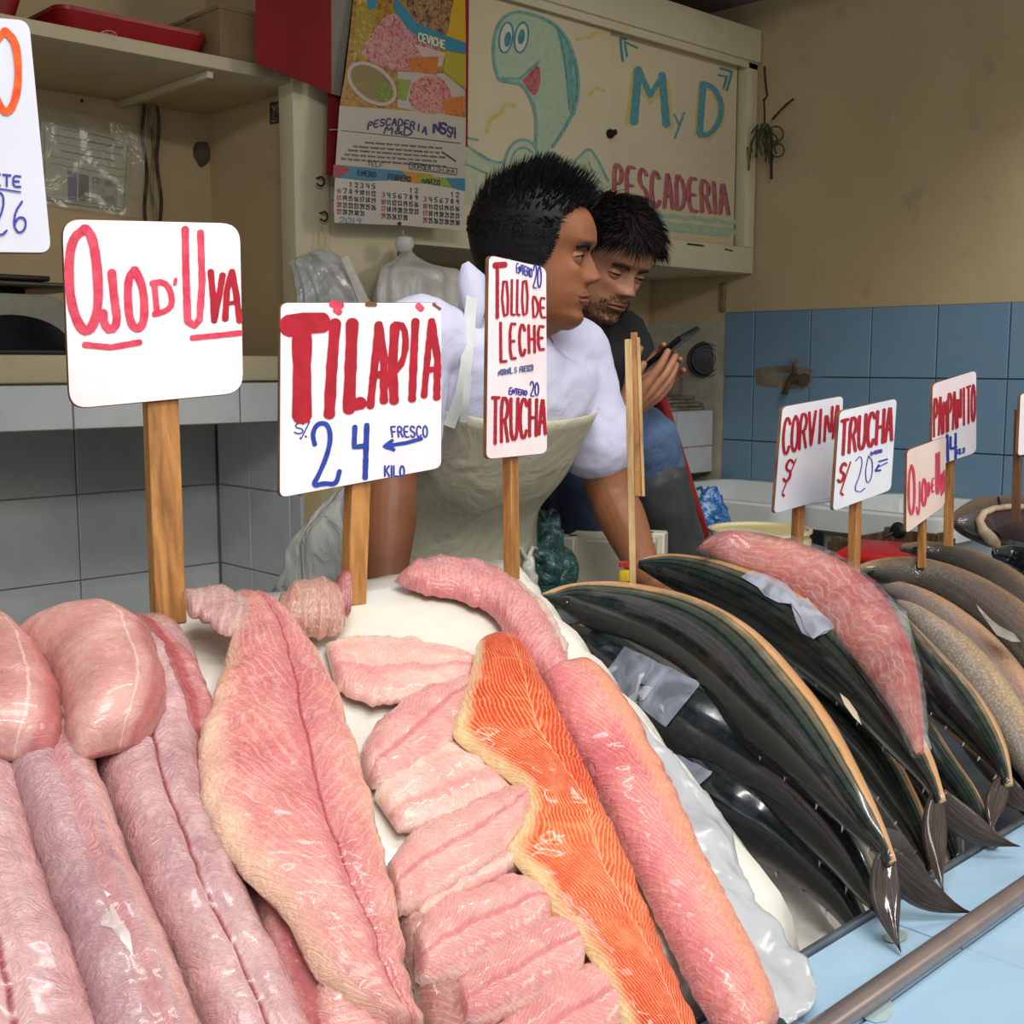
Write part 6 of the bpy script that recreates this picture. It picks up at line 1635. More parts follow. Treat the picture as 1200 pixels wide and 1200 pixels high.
def ear(M4, side, m, parent):
    V = []; F = []
    c = M4 @ Vector((-.022, side*.065, .062)); 
    R3 = M4.to_3x3()
    path = [(-.004,-.030),(-.010,-.018),(-.020,.004),(-.021,.020),(-.012,.031),(.000,.031),(.006,.022),(.004,.008)]
    pts = [c + R3 @ Vector((x, side*(.008+.006*(1 if i in (2,3,4) else 0)), z)) for i, (x, z) in enumerate(path)]
    parts = [limb(pts, [.005,.0045,.004,.004,.004,.004,.0035,.003], 8)]
    parts.append(ellipsoid(c + R3 @ Vector((-.007, side*.004, .004)), .012, .005, .024, R3))
    parts.append(ellipsoid(c + R3 @ Vector((-.003, side*.007, -.026)), .007, .004, .009, R3))
    return parts
def face_parts(M4, root, sides, lipm, skinm, brow_m, beard=None, lid=0.5, look=0.0):
    R3 = M4.to_3x3()
    for s in sides:
        ec = M4 @ Vector((.0645, s*.031, .1065))
        v, f = ellipsoid(ec, .0122, .0122, .0122, R3, 20, 14)
        e = mesh('eye', v, f, m_white_eye, root)
        ax = (R3 @ Vector((1, s*0.05+look, -0.10))).normalized()
        v, f = ellipsoid(ec + ax*.0078, .0052, .0055, .0055, R3, 16, 8); mesh('iris', v, f, m_iris, e)
        # lids: two skin shells over the eyeball, open along the front
        for up_ in (1, -1):
            Vv = []; Ff = []; na_, ne = 16, 8; edge_pts = []
            for i in range(ne+1):
                for k in range(na_+1):
                    az = radians(-105 + 210*k/na_); open_ = max(0.0, cos(az*1.15))
                    e0 = radians((24*(1-lid)+2)*open_ if up_ > 0 else -10*open_)
                    el = e0 + (up_*pi/2*0.95 - e0)*(i/ne); r_ = .0142 + .0008*(1-i/ne)
                    q = Vector((r_*cos(el)*cos(az), r_*cos(el)*sin(az), r_*sin(el)))
                    Vv.append(ec + R3 @ q)
                    if i == 0: edge_pts.append(ec + R3 @ (q*1.03))
            for i in range(ne):
                for k in range(na_): o_ = i*(na_+1)+k; Ff.append((o_, o_+1, o_+na_+2, o_+na_+1))
            mesh('eyelid', Vv, Ff, skinm, root)
            if up_ > 0: tube('eyelash', edge_pts[2:-2], .0008, brow_m, root, 6)
        br = [M4 @ (head_pt(s*th, z) + Vector((.0015,0,0))) for th, z in ((.14,.120),(.24,.1235),(.36,.1255),(.50,.1245),(.64,.121))]
        tube('eyebrow', crs(br, 12), [.0014+.0016*sin(pi*(k+2)/15) for k in range(12)], brow_m, root, 8, rad2=[.0022+.0018*sin(pi*(k+2)/15) for k in range(12)])
    ul = [M4 @ (head_pt(a, .0525+.0015*cos(a*8)) + Vector((.0004,0,0))) for a in [(-.42+.84*k/10) for k in range(11)]]
    ll = [M4 @ (head_pt(a, .0445) + Vector((.0004,0,0))) for a in [(-.38+.76*k/10) for k in range(11)]]
    tube('lips', ul, [.0008+.0030*sin(pi*k/10) for k in range(11)], lipm, root, 10)
    tube('lips', ll, [.0008+.0038*sin(pi*k/10) for k in range(11)], lipm, root, 10)
def crs(pts, n): return [Vector(p) for p in crspline([tuple(p) for p in pts], n)]
def hair_mesh(name, M4, m, parent, mask, length, dirf, count, seed, cap=.003, wid=.0016, lift=.65, lift2=.25, capk=1.0):
    """scalp cap plus many tapering strands; mask(x,y,z,th) -> 0..1 where hair grows (local head coordinates)"""
    rr = random.Random(seed); V = []; F = []
    nz, nt = 60, 96; idx = {}
    for i in range(nz):
        z = .03 + (.2249-.03)*i/(nz-1)
        for k in range(nt):
            th = 2*pi*k/nt; p = head_pt(th, z)
            if mask(p.x, p.y, p.z) > 0.25:
                nn = Vector((p.x+.005, p.y, (p.z-.12)*.9)).normalized()
                L = length(p.x, p.y, p.z)*capk
                idx[(i, k)] = len(V); V.append(M4 @ (p + nn*(cap + L*.22 + .0015*mnoise.noise(p*140))))
    for i in range(nz-1):
        for k in range(nt):
            q = [(i, k), (i, (k+1) % nt), (i+1, (k+1) % nt), (i+1, k)]
            if all(a in idx for a in q): F.append(tuple(idx[a] for a in q))
    if (nz-1, 0) in idx: F.append(tuple(idx[(nz-1, k)] for k in range(nt) if (nz-1, k) in idx))
    made = 0
    while made < count:
        z = .03 + (.2249-.03)*rr.random()**.75; th = rr.random()*2*pi; p = head_pt(th, z)
        if rr.random() > mask(p.x, p.y, p.z): continue
        nn = Vector((p.x+.005, p.y, (p.z-.12)*.9)).normalized()
        L = length(p.x, p.y, p.z)*rr.uniform(.7, 1.25); d = dirf(p, nn, rr)
        a = p + nn*(cap*.3); b = a + (nn*lift+d*.5).normalized()*L*.5; c = b + (nn*lift2+d).normalized()*L*.5
        s = d.cross(nn).normalized(); w2 = wid*rr.uniform(.7, 1.3); o = len(V)
        s2 = nn.cross(s).normalized()
        for q, k in ((a, 1.0), (b, .75), (c, .08)):
            for ang in (0, 2.094, 4.189): V.append(M4 @ (q + (s*cos(ang)+s2*sin(ang))*w2*k))
        for t in (0, 3):
            for k in range(3): F.append((o+t+k, o+t+(k+1) % 3, o+t+3+(k+1) % 3, o+t+3+k))
        made += 1
    return mesh(name, V, F, m, parent, True, fix=False)

# ---------------------------------------------------------------- the seller leaning on the counter
h1c = PD(626, 303, 1.78)
f1 = (RT*cos(radians(10)) - Vector((cos(YAW), sin(YAW), 0))*sin(radians(10)))
H1 = head_frame(h1c, f1, 3, 0, 0.985)
man = empty('person', PD(590, 430, 1.85), 'man in a pale lavender shirt and cream apron leaning on the counter, looking right', 'person')
nb = PD(588, 392, 1.83)
Lsh, Rsh = PD(672, 418, 1.95), PD(484, 402, 1.70)
Lel, Lwr = PD(714, 572, 1.97), PD(757, 672, 1.92)
Rel, Rwr = PD(459, 560, 1.68), PD(452, 690, 1.62)
chest, belly, hipc = PD(572, 470, 1.87), PD(520, 585, 1.99), PD(450, 670, 2.12)
parts = [head_mesh(H1)] + ear(H1, 1, None, None) + ear(H1, -1, None, None)
parts.append(limb([H1 @ Vector((-.030,0,.085)), H1 @ Vector((-.028,0,.030)), nb+Vector((0,0,.01)), nb + (chest-nb)*.25], [.054,.052,.056,.075], 22))
parts.append(limb([H1 @ Vector((.030,0,.014)), H1 @ Vector((-.010,0,.004)), nb + RT*.02], [.022,.034,.044], 16))
parts.append(limb([Rsh, nb+(chest-nb)*.35, Lsh], [.042,.06,.042], 16)); parts.append(limb([nb+(chest-nb)*.3, chest, belly], [.07,.09,.09], 18))
parts.append(limb([Lsh, Lsh.lerp(Lel,.5), Lel, Lel.lerp(Lwr,.35), Lel.lerp(Lwr,.75), Lwr], [.046,.043,.038,.039,.031,.025], 20))
parts.append(limb([Rsh, Rsh.lerp(Rel,.5), Rel, Rel.lerp(Rwr,.35), Rel.lerp(Rwr,.75), Rwr], [.046,.043,.037,.038,.031,.026], 20))
parts += hand(Lwr, Vector((0.45,-0.55,-0.75)), Vector((-.2,-.6,.8)), 1, 0.95, (0.35,.3,.3,.35))
parts += hand(Rwr, Vector((-0.35,-0.35,-0.95)), Vector((0,-.9,.3)), -1, 0.95, (0.5,.45,.45,.5))
skinned('body', parts, m_skin1, man, 0.0026, 3)
face_parts(H1, man, (-1, 1), m_lip, m_skin1, m_hair)
def mask1(x, y, z):
    # hairline: high forehead, temple recess, sideburn, nape
    line = interp([(-.10,.040),(-.06,.052),(-.03,.064),(.000,.074),(.016,.084),(.030,.100),(.042,.128),(.050,.160),(.064,.178),(.08,.184)], x)
    return sstep(line-.006, line+.006, z)
def len1(x, y, z): return .006 + .022*sstep(.150, .200, z)*(1+.25*sstep(-.02,.06,x)) + .006*sstep(.12,.16,z)
def dir1(p, nn, rr): return Vector((.55+rr.uniform(-.35,.35), rr.uniform(-.35,.35), .75 if p.z > .16 else -.3)).normalized()
hair_mesh('hair', H1, m_hair, man, mask1, len1, dir1, 5200, 3, .003, .0015)

m_shirt = NT('lavender_shirt_cloth'); _v = m_shirt.coord('Object')
m_shirt.set(base=m_shirt.ramp(m_shirt.noise(_v, 5, 4), [(0.35, srgb('#b9bad6')), (0.65, srgb('#c9c9e0'))]), rough=0.85, sheen=0.2)
m_shirt.bump(m_shirt.math('ADD', m_shirt.noise(_v, 16, 3, 0.5, 1.5), m_shirt.math('MULTIPLY', m_shirt.noise(_v, 400, 2), .05)), 0.22, 0.012); m_shirt = m_shirt.m
Xd = Vector((1, 0, 0))
def section(c, axis, hw, hd, n=32, wdir=Xd, sq=2.4):
    a = axis.normalized(); w_ = (wdir - a*wdir.dot(a)).normalized(); d = a.cross(w_)
    out = []
    for k in range(n):
        t = 2*pi*k/n; e = 2/sq
        out.append(c + w_*(hw*abs(cos(t))**e*(1 if cos(t) >= 0 else -1)) + d*(hd*abs(sin(t))**e*(1 if sin(t) >= 0 else -1)))
    return out
def loft(secs, n=32, wdir=Xd, res=5):
    """secs: (centre, half width, half depth)"""
    C = crspline([(s[0].x, s[0].y, s[0].z, s[1], s[2]) for s in secs], len(secs)*res)
    # arclength on xy only is unreliable for vertical bodies: reparametrise by index
    k = len(secs); C = []
    tabs = [[(i, v[j]) for i, v in enumerate([(s[0].x, s[0].y, s[0].z, s[1], s[2]) for s in secs])] for j in range(5)]
    m_ = (k-1)*res
    for i in range(m_+1): C.append([sinterp(tabs[j], i/res) for j in range(5)])
    cs = [Vector(c[:3]) for c in C]; T = frames(cs); V = []; F = []
    for i, c in enumerate(C): V += section(cs[i], T[i], c[3], c[4], n, wdir)
    for i in range(len(C)-1):
        for q in range(n): F.append((i*n+q, i*n+(q+1) % n, (i+1)*n+(q+1) % n, (i+1)*n+q))
    F.append(tuple(range(n))[::-1]); F.append(tuple((len(C)-1)*n+q for q in range(n)))
    return V, F
sh_mid = (Lsh+Rsh)/2
tors = loft([(nb+Vector((0,0,.012)), .062, .058), (nb.lerp(sh_mid,.5)+Vector((0,0,.004)), .095, .075), (sh_mid.lerp(chest,.15), .185, .095), (chest, .190, .118), (chest.lerp(belly,.5), .172, .115), (belly, .160, .112), (belly.lerp(hipc,.5), .16, .115)])
slv = [limb([Lsh.lerp(sh_mid,.25), Lsh, Lsh.lerp(Lel,.35), Lsh.lerp(Lel,.66)], [.064,.062,.060,.066], 22), limb([Rsh.lerp(sh_mid,.25), Rsh, Rsh.lerp(Rel,.35), Rsh.lerp(Rel,.66)], [.064,.062,.060,.064], 22)]
skinned('shirt', [tors]+slv, m_shirt, man, 0.005, 8, 0.007, 0.035)
# collar: an open ring around the neck
ctr = nb + Vector((0,0,.022)); ax = (H1 @ Vector((-.02,0,.03)) - nb).normalized()
cp = []; 
for k in range(25):
    a = 2*pi*k/24; u_ = Xd - ax*Xd.dot(ax); u_.normalize(); w_ = ax.cross(u_)
    cp.append(ctr + u_*(.066*cos(a)) + w_*(.066*sin(a)) + ax*(.012*sin(a)))
tube('collar', cp, .007, m_shirt, man, 10, rad2=.016, up=ax)
for s, e in ((PD(556,318,1.80), PD(540,352,1.80)), (PD(566,322,1.79), PD(562,380,1.79))):
    pass
plate_c = [(549,306),(568,322),(571,352),(560,400),(546,372),(536,330),(541,310)]
def flap(name, outline, d0, m, parent, bulge=.01, th=.003, dfn=None):
    P = [PD(x, y, d0 + (dfn(x, y) if dfn else 0)) for x, y in outline]; c = sum(P, Vector())/len(P); nn = (EYE-c).normalized(); k = len(P)
    mids = [(p+c)/2 + nn*bulge*.8 for p in P]
    V = P + mids + [c+nn*bulge] + [p-nn*th for p in P]
    F = [(i, (i+1) % k, k+(i+1) % k, k+i) for i in range(k)] + [(k+i, k+(i+1) % k, 2*k) for i in range(k)] + [(i, 2*k+1+i, 2*k+1+(i+1) % k, (i+1) % k) for i in range(k)] + [tuple(range(2*k+1, 3*k+1))[::-1]]
    return mesh(name, V, F, m, parent)
flap('collar', plate_c, 1.725, m_shirt, man, .008)
# apron: bib and skirt over the front, neck strap, waist tie
m_apron = NT('cream_apron_cloth'); _v = m_apron.coord('Object')
m_apron.set(base=m_apron.ramp(m_apron.noise(_v, 6, 4, .6), [(0.35, srgb('#b9b79c')), (0.65, srgb('#cdcab2'))]), rough=0.6)
m_apron.bump(m_apron.noise(_v, 13, 3, .5, 1.2), 0.6, 0.012); m_apron = m_apron.m
secs = [(chest.lerp(belly,-.10), .172, .150), (chest.lerp(belly,.42), .172, .150), (belly, .172, .142), (belly.lerp(hipc,.5)+Vector((0.02,-.05,-.06)), .175, .135), (belly.lerp(hipc,.6)+Vector((.03,-.05,-.22)), .18, .125)]
k_ = len(secs); V = []; F = []; res = 6; tabs = [[(i, v[j]) for i, v in enumerate([(s[0].x, s[0].y, s[0].z, s[1], s[2]) for s in secs])] for j in range(5)]
C = [[sinterp(tabs[j], i/res) for j in range(5)] for i in range((k_-1)*res+1)]
cs = [Vector(c[:3]) for c in C]; T = [(t_.normalized()*.45+Vector((0,0,-.55))).normalized() for t_ in frames(cs)]; na = 30
for i, c in enumerate(C):
    a = T[i]; w_ = (Xd - a*Xd.dot(a)).normalized(); d = a.cross(w_)
    if d.y > 0: d = -d
    for q in range(na+1):
        t = radians(44 + 118*q/na); rip = 1 + .03*sin(t*9+i*.3)*(i/len(C)) + .02*mnoise.noise(Vector((t*2, i*.2, 1)))
        e = 2/2.4
        V.append(cs[i] + w_*(c[3]*rip*abs(cos(t))**e*(1 if cos(t) >= 0 else -1)) + d*(c[4]*rip*abs(sin(t))**e*(1 if sin(t) >= 0 else -1)))
for i in range(len(C)-1):
    for q in range(na): a = i*(na+1)+q; F.append((a, a+1, a+na+2, a+na+1))
ap = mesh('apron', V, F, m_apron, man)
so = ap.modifiers.new('thick', 'SOLIDIFY'); so.thickness = .003; so.offset = 1
m_strap = M('apron_strap_cloth', '#cdd2cf', 0.6, '#b9bfbd', 12)
def strap(name, pts, wd, m, parent, th=.0025, dlt=0.0):
    P = crs([PD(x, y, d+dlt) for x, y, d in pts], 22); T = frames(P); V = []; F = []
    for i, p in enumerate(P):
        v = (EYE-p).normalized(); s = T[i].cross(v).normalized()
        for a, b in ((-1,0),(1,0),(1,-1),(-1,-1)): V.append(p + s*(a*wd/2) + v*(b*th))
    for i in range(len(P)-1):
        for q in range(4): F.append((i*4+q, i*4+(q+1) % 4, (i+1)*4+(q+1) % 4, (i+1)*4+q))
    F += [(0,1,2,3), tuple(len(V)-4+q for q in range(4))]
    return autosmooth(mesh(name, V, F, m, parent), 40)
strap('apron_strap', [(556,328,1.715),(552,360,1.69),(549,395,1.675),(546,430,1.665),(540,462,1.665),(526,500,1.675)], .017, m_strap, man, dlt=.02)
strap('apron_strap', [(549,440,1.66),(546,470,1.66),(543,495,1.67)], .010, m_strap, man)
# white trousers and legs to the floor
m_trou = NT('white_work_trousers'); _v = m_trou.coord('Object')
m_trou.set(base=m_trou.ramp(m_trou.noise(_v, 6, 4, .6), [(0.35, srgb('#bfc2bb')), (0.65, srgb('#d2d4cd'))]), rough=0.8)
m_trou.bump(m_trou.noise(_v, 11, 3, .5, 2.0), 0.8, 0.02); m_trou = m_trou.m
lk = hipc + Vector((.09, .03, -.42)); rk = hipc + Vector((-.09, .03, -.42)); la = Vector((lk.x, lk.y+.02, .10)); ra = Vector((rk.x, rk.y+.02, .10))
tp = [loft([(belly.lerp(hipc,.35), .165, .118), (hipc, .185, .130), (hipc+Vector((0,.01,-.12)), .18, .13)]),
      limb([hipc+Vector((.08,0,-.06)), lk, la], [.098,.075,.055], 20), limb([hipc+Vector((-.08,0,-.06)), rk, ra], [.098,.075,.055], 20)]
skinned('trousers', tp, m_trou, man, 0.006, 4, 0.022, 0.07)
for a in (la, ra):
    b_ = loft([(Vector((a.x, a.y+.02, .12)), .05, .05), (Vector((a.x, a.y+.01, .05)), .052, .07), (Vector((a.x, a.y-.03, .004)), .05, .12)], 20)
    skinned('boot', [b_], m_dark, man, .006, 2)

# ---------------------------------------------------------------- the seated man looking at his phone
h2c = PD(706, 308, 2.22)
f2 = (RT*cos(radians(50)) - Vector((cos(YAW), sin(YAW), 0))*sin(radians(50)))
H2 = head_frame(h2c, f2, 24, -6, 0.98)
man2 = empty('person', PD(700, 480, 2.4), 'man in a black t-shirt and blue jeans sitting behind the seller, looking at a phone', 'person')
nb2 = PD(682, 388, 2.33)
sL, sR = PD(728, 400, 2.46), PD(640, 420, 2.22)      # his left (far) and right (near) shoulders
elR = PD(668, 520, 2.22); wrR = PD(726, 492, 2.17)
elL = PD(742, 500, 2.42); wrL = PD(738, 474, 2.30)
ch2, be2, hp2 = PD(672, 470, 2.40), PD(650, 550, 2.48), PD(640, 610, 2.52)
parts = [head_mesh(H2)] + ear(H2, 1, None, None) + ear(H2, -1, None, None)
parts.append(limb([H2 @ Vector((-.030,0,.085)), H2 @ Vector((-.028,0,.030)), nb2, nb2 + (ch2-nb2)*.25], [.052,.052,.058,.075], 20))
parts.append(limb([H2 @ Vector((.026,0,.012)), H2 @ Vector((-.010,0,.0)), nb2], [.020,.034,.044], 14))
parts.append(limb([sR, nb2+(ch2-nb2)*.35, sL], [.042,.06,.042], 14)); parts.append(limb([nb2+(ch2-nb2)*.3, ch2, be2], [.07,.09,.09], 16))
parts.append(limb([sR, sR.lerp(elR,.5), elR, elR.lerp(wrR,.4), wrR], [.046,.043,.037,.036,.024], 18))
parts.append(limb([sL, sL.lerp(elL,.5), elL, elL.lerp(wrL,.4), wrL], [.046,.043,.037,.036,.024], 18))
parts += hand(wrR, (PD(790,434,2.16)-wrR), Vector((.55,-.75,.1)) - FW*0.6 + Vector((0,0,-.4)), 1, .92, (0.12,.15,.2,.28), .2, (.5, .3))
parts += hand(wrL, (PD(770,440,2.30)-wrL), FW, -1, .9, (.5,.5,.5,.5), .1)
skinned('body', parts, m_skin2, man2, 0.0026, 3)
face_parts(H2, man2, (-1, 1), m_lip, m_skin2, m_hair2, lid=.9)
def mask2(x, y, z):
    line = interp([(-.10,.035),(-.06,.045),(-.03,.060),(.000,.085),(.015,.100),(.028,.125),(.045,.152),(.062,.165),(.09,.172)], x)
    return sstep(line-.008, line+.008, z)
def len2(x, y, z): return .022 + .030*sstep(.12, .19, z)
def dir2(p, nn, rr):
    d = Vector((.25+rr.uniform(-.25,.25), max(-.9, min(.9, (p.y+.015)/.03))+rr.uniform(-.25,.25), -.9 if p.z < .185 else -.15))
    return (d - nn*d.dot(nn)).normalized()
hair_mesh('hair', H2, m_hair2, man2, mask2, len2, dir2, 7000, 9, .005, .0017, .30, .06, .35)
def maskb(x, y, z): return (1.0 if (x > .015 and z < .066 and not (abs(y) < .024 and .040 < z < .058)) else 0.0)*.8
V = []; F = []; rr = random.Random(4); made = 0
while made < 1500:
    z = rr.uniform(.001, .068); th = rr.uniform(-1.25, 1.25); p = head_pt(th, z)
    if abs(p.y) < .022 and .040 < z < .0575: continue
    if z > .058 and abs(p.y) > .028: continue
    if z > .045 and abs(p.y) > .040 and p.x > .03: continue
    a = M4 = H2 @ p; b = H2 @ (p + Vector((p.x, p.y, -.03)).normalized()*.0042 + Vector((0,0,-.002)))
    s = Vector((rr.uniform(-1,1), rr.uniform(-1,1), rr.uniform(-1,1))).normalized()*.00055; o = len(V)
    s2 = s.cross((b-a).normalized())
    V += [a+s, a-s, a+s2, b]; F += [(o, o+1, o+3), (o+1, o+2, o+3), (o+2, o, o+3)]; made += 1
mesh('beard', V, F, m_hair2, man2, False, fix=False)
m_black = M('black_tshirt_cloth', '#17181c', 0.85, '#1f2126', 6, 0.4, 20)
tors = loft([(nb2+Vector((0,0,.012)), .062, .058), (nb2.lerp((sL+sR)/2,.5), .10, .075), (((sL+sR)/2).lerp(ch2,.15), .185, .10), (ch2, .185, .12), (be2, .165, .12), (hp2, .17, .12)], wdir=(sL-sR).normalized())
slv = [limb([sR.lerp((sL+sR)/2,.25), sR, sR.lerp(elR,.4), sR.lerp(elR,.72)], [.066,.064,.062,.064], 20), limb([sL.lerp((sL+sR)/2,.25), sL, sL.lerp(elL,.4), sL.lerp(elL,.66)], [.066,.062,.060,.060], 20)]
skinned('tshirt', [tors]+slv, m_black, man2, 0.006, 5, 0.012, 0.05)
m_jean = NT('blue_denim'); _v = m_jean.coord('Object')
m_jean.set(base=m_jean.ramp(m_jean.noise(_v, 8, 4, .6), [(0.35, srgb('#3b5170')), (0.68, srgb('#5c7797'))]), rough=0.85)
m_jean.bump(m_jean.noise(_v, 18, 3, .5, 1.5), 0.6, 0.01); m_jean = m_jean.m
knR = PD(752, 505, 2.28); ftR = PD(806, 700, 2.34); knL = PD(690, 560, 2.22); ftL = PD(706, 760, 2.25)
skinned('jeans', [limb([hp2+Vector((.05,0,0)), hp2.lerp(knR,.5), knR+Vector((0,0,-.01)), knR.lerp(ftR,.35)], [.10,.090,.066,.058], 20),
                  loft([(be2, .16, .115), (hp2, .175, .125), (hp2+Vector((0,0,-.07)), .17, .12)], wdir=(sL-sR).normalized())], m_jean, man2, .006, 4, .014, .06)
m_jean_shade = M('shaded_blue_denim', '#1f2b40', 0.85, '#28364f', 8, 0.4, 20)  # darker copy of the same jeans, shade painted into this leg
skinned('jeans', [limb([hp2+Vector((-.06,-.02,-.01)), hp2.lerp(knL,.5)+Vector((0,0,.02)), knL, knL.lerp(ftL,.5)], [.105,.098,.078,.066], 20)], m_jean_shade, man2, .006, 4, .014, .06)
m_boot = M('grey_rubber_boot', '#3a3b3b', 0.4, '#2d2e2f', 10, 0.2, 14)
skinned('boot', [limb([knR.lerp(ftR,.28), knR.lerp(ftR,.6), ftR], [.066,.062,.058], 20), limb([ftR+Vector((0,0,-.02)), ftR+Vector((.06,-.10,-.04))], [.05,.042], 16)], m_boot, man2, .006, 2, .01, .08)
skinned('boot', [limb([knL.lerp(ftL,.6), ftL], [.062,.055], 20), limb([ftL+Vector((0,0,-.02)), ftL+Vector((.05,-.11,-.04))], [.05,.042], 16)], m_boot, man2, .006, 2)
phone = empty('mobile_phone', PD(776,412,2.2), 'black mobile phone held in the seated man\'s hand', 'phone')
a, b = PD(757, 432, 2.235), PD(801, 396, 2.16); ax = (b-a).normalized(); n = (Vector((-.3,.2,.9)) - ax*Vector((-.3,.2,.9)).dot(ax)).normalized(); s = ax.cross(n)
M_ = Matrix(((s.x, n.x, ax.x, a.x), (s.y, n.y, ax.y, a.y), (s.z, n.z, ax.z, a.z), (0,0,0,1)))
box('phone_body', (-.034, -.005, -.02), (.034, .005, .125), M('phone_black', '#0d0e11', 0.25), phone, .003, 2, M_)
box('screen', (-.031, .0052, -.015), (.031, .0058, .120), M('dark_screen', '#15181c', 0.08), phone, 0, 1, M_)
# ================================================================ things behind the counter
seat = empty('crate', (0, 0, 0), 'navy plastic crate the seated man sits on', 'crate')
m_navypl = M('navy_plastic', '#1c2a55', 0.45, '#18234a', 10)
zs_ = hp2.z - .13
seat.location = (hp2.x, hp2.y, 0)
def crate(root, cx_, cy_, w_, l_, z0, z1, m, rot=0.0, slats=4):
    R_ = Matrix.Translation((cx_, cy_, 0)) @ Matrix.Rotation(rot, 4, 'Z')
    for sx in (-1, 1):
        for sy in (-1, 1): box('corner_post', (sx*w_/2-.02, sy*l_/2-.02, z0), (sx*w_/2+.02, sy*l_/2+.02, z1), m, root, .003, 1, R_)
    h = (z1-z0)/slats
    for k in range(slats):
        for sy in (-1, 1): box('side_slat', (-w_/2, sy*l_/2-.008, z0+k*h+.008), (w_/2, sy*l_/2+.008, z0+(k+1)*h-.006), m, root, .002, 1, R_)
        for sx in (-1, 1): box('side_slat', (sx*w_/2-.008, -l_/2, z0+k*h+.008), (sx*w_/2+.008, l_/2, z0+(k+1)*h-.006), m, root, .002, 1, R_)
    box('crate_top', (-w_/2, -l_/2, z1-.012), (w_/2, l_/2, z1), m, root, .002, 1, R_)
crate(seat, hp2.x, hp2.y+.02, .40, .36, 0.0, zs_, m_navypl, 0.1)
# sink against the right wall
sk = empty('laundry_sink', (2.85, 1.85, 0.6), 'white laundry sink against the blue tiles behind the signs', 'sink')
m_cer = M('white_enamel', '#d9dcda', 0.22, '#ccd0cd', 5)
def basin(root, x0, x1, y0, y1, zr, dp, rim, m):
    bm = bmesh.new()
    def ring(x0, x1, y0, y1, z, r=.05, n=5):
        vs = []
        for cx_, cy_, a0 in ((x1-r, y1-r, 0), (x0+r, y1-r, 90), (x0+r, y0+r, 180), (x1-r, y0+r, 270)):
            for k in range(n+1):
                a = radians(a0+90*k/n); vs.append(bm.verts.new((cx_+r*cos(a), cy_+r*sin(a), z)))
        return vs
    rs = [ring(x0+.06, x1-.06, y0+.06, y1-.06, zr-dp), ring(x0+.035, x1-.035, y0+.035, y1-.035, zr-.075), ring(x0, x1, y0, y1, zr-.06), ring(x0, x1, y0, y1, zr-.006), ring(x0+.006, x1-.006, y0+.006, y1-.006, zr), ring(x0+rim, x1-rim, y0+rim, y1-rim, zr), ring(x0+rim+.01, x1-rim-.01, y0+rim+.01, y1-rim-.01, zr-.012), ring(x0+.075, x1-.075, y0+.075, y1-.075, zr-dp+.02)]
    for a, b in zip(rs, rs[1:]):
        for k in range(len(a)): bm.faces.new((a[k], a[(k+1) % len(a)], b[(k+1) % len(a)], b[k]))
    bm.faces.new(rs[0][::-1]); bm.faces.new(rs[-1])
    return autosmooth(from_bm('basin', bm, m, root), 40)
basin(sk, 2.60, XW-.012, 1.72, 2.29, 0.985, .22, .03, m_cer)
basin(sk, 2.66, XW-.012, 1.30, 1.72, 0.985, .42, .035, m_cer)
box('pedestal', (2.80, 1.40, 0.0), (XW-.012, 1.60, 0.58), m_cer, sk, .01); box('pedestal', (2.80, 1.90, 0.0), (XW-.012, 2.10, 0.76), m_cer, sk, .01)
dc = PX(1051, 622, 2.53)
lathe('drain_knob', [(0.0,0.0),(.018,0.0),(.020,.006),(.014,.02),(0.0,.022)], dc + Vector((.012,0,0)), m_dark, sk, 18, Vector((-1,0,0)))
tube('drain_lever', [dc, dc+Vector((-.02,.02,-.015))], .004, m_dark, sk)
# low worktable carrying the bucket, crate and red tub
wt_ = empty('work_table', (2.0, 1.42, 0), 'low steel table behind the counter under the cream bucket', 'table')
box('table_top', (1.92, 1.27, .84), (2.60, 1.51, .87), m_steel, wt_, .003)
for x in (1.95, 2.57):
    for y in (1.30, 1.48): tube('leg', [(x, y, 0), (x, y, .84)], .016, m_steel, wt_)
bc = PD(944, 622, 2.36); bc = Vector((bc.x, max(1.40, bc.y), .8705))
bk = empty('bucket', bc, 'cream plastic bucket with a ribbed rim behind the CORVINA sign', 'bucket')
zr = PD(944, 622, 2.4).z - .8705
lathe('bucket_body', [(0.0,0.0),(.078,0.0),(.084,.01),(.096,zr-.055),(.101,zr-.055),(.101,zr-.045),(.097,zr-.045),(.098,zr-.03),(.103,zr-.03),(.103,zr-.02),(.099,zr-.02),(.1,zr-.006),(.105,zr-.006),(.105,zr),(.098,zr),(.094,zr-.02),(.080,.02),(0.0,.018)], bc, M('cream_plastic', '#d8cfa6', 0.4, '#cfc69c', 6), bk, 48)
lathe('bucket_lid', [(0.0,zr-.012),(.094,zr-.012),(.096,zr-.006),(.0,zr-.006)], bc, M('yellow_cream_plastic', '#d6c58c', 0.45), bk, 48)
bb = PD(1030, 648, 2.56)
rt_ = empty('red_tub', (bb.x, bb.y, .8705), 'red plastic tub between the wooden sticks on the table', 'tub')
RZ = Matrix.Translation((bb.x, bb.y, 0)) @ Matrix.Rotation(.3, 4, 'Z')
box('tub_wall', (-.10, -.06, .8705), (.10, .06, bb.z+.01), M('bright_red_plastic', '#c8201c', 0.35), rt_, .006, 2, RZ)
box('tub_rim', (-.108, -.068, bb.z-.004), (.108, .068, bb.z+.012), M('bright_red_plastic', '#c8201c', 0.35), rt_, .004, 2, RZ)
wc = PD(1082, 634, 2.70)
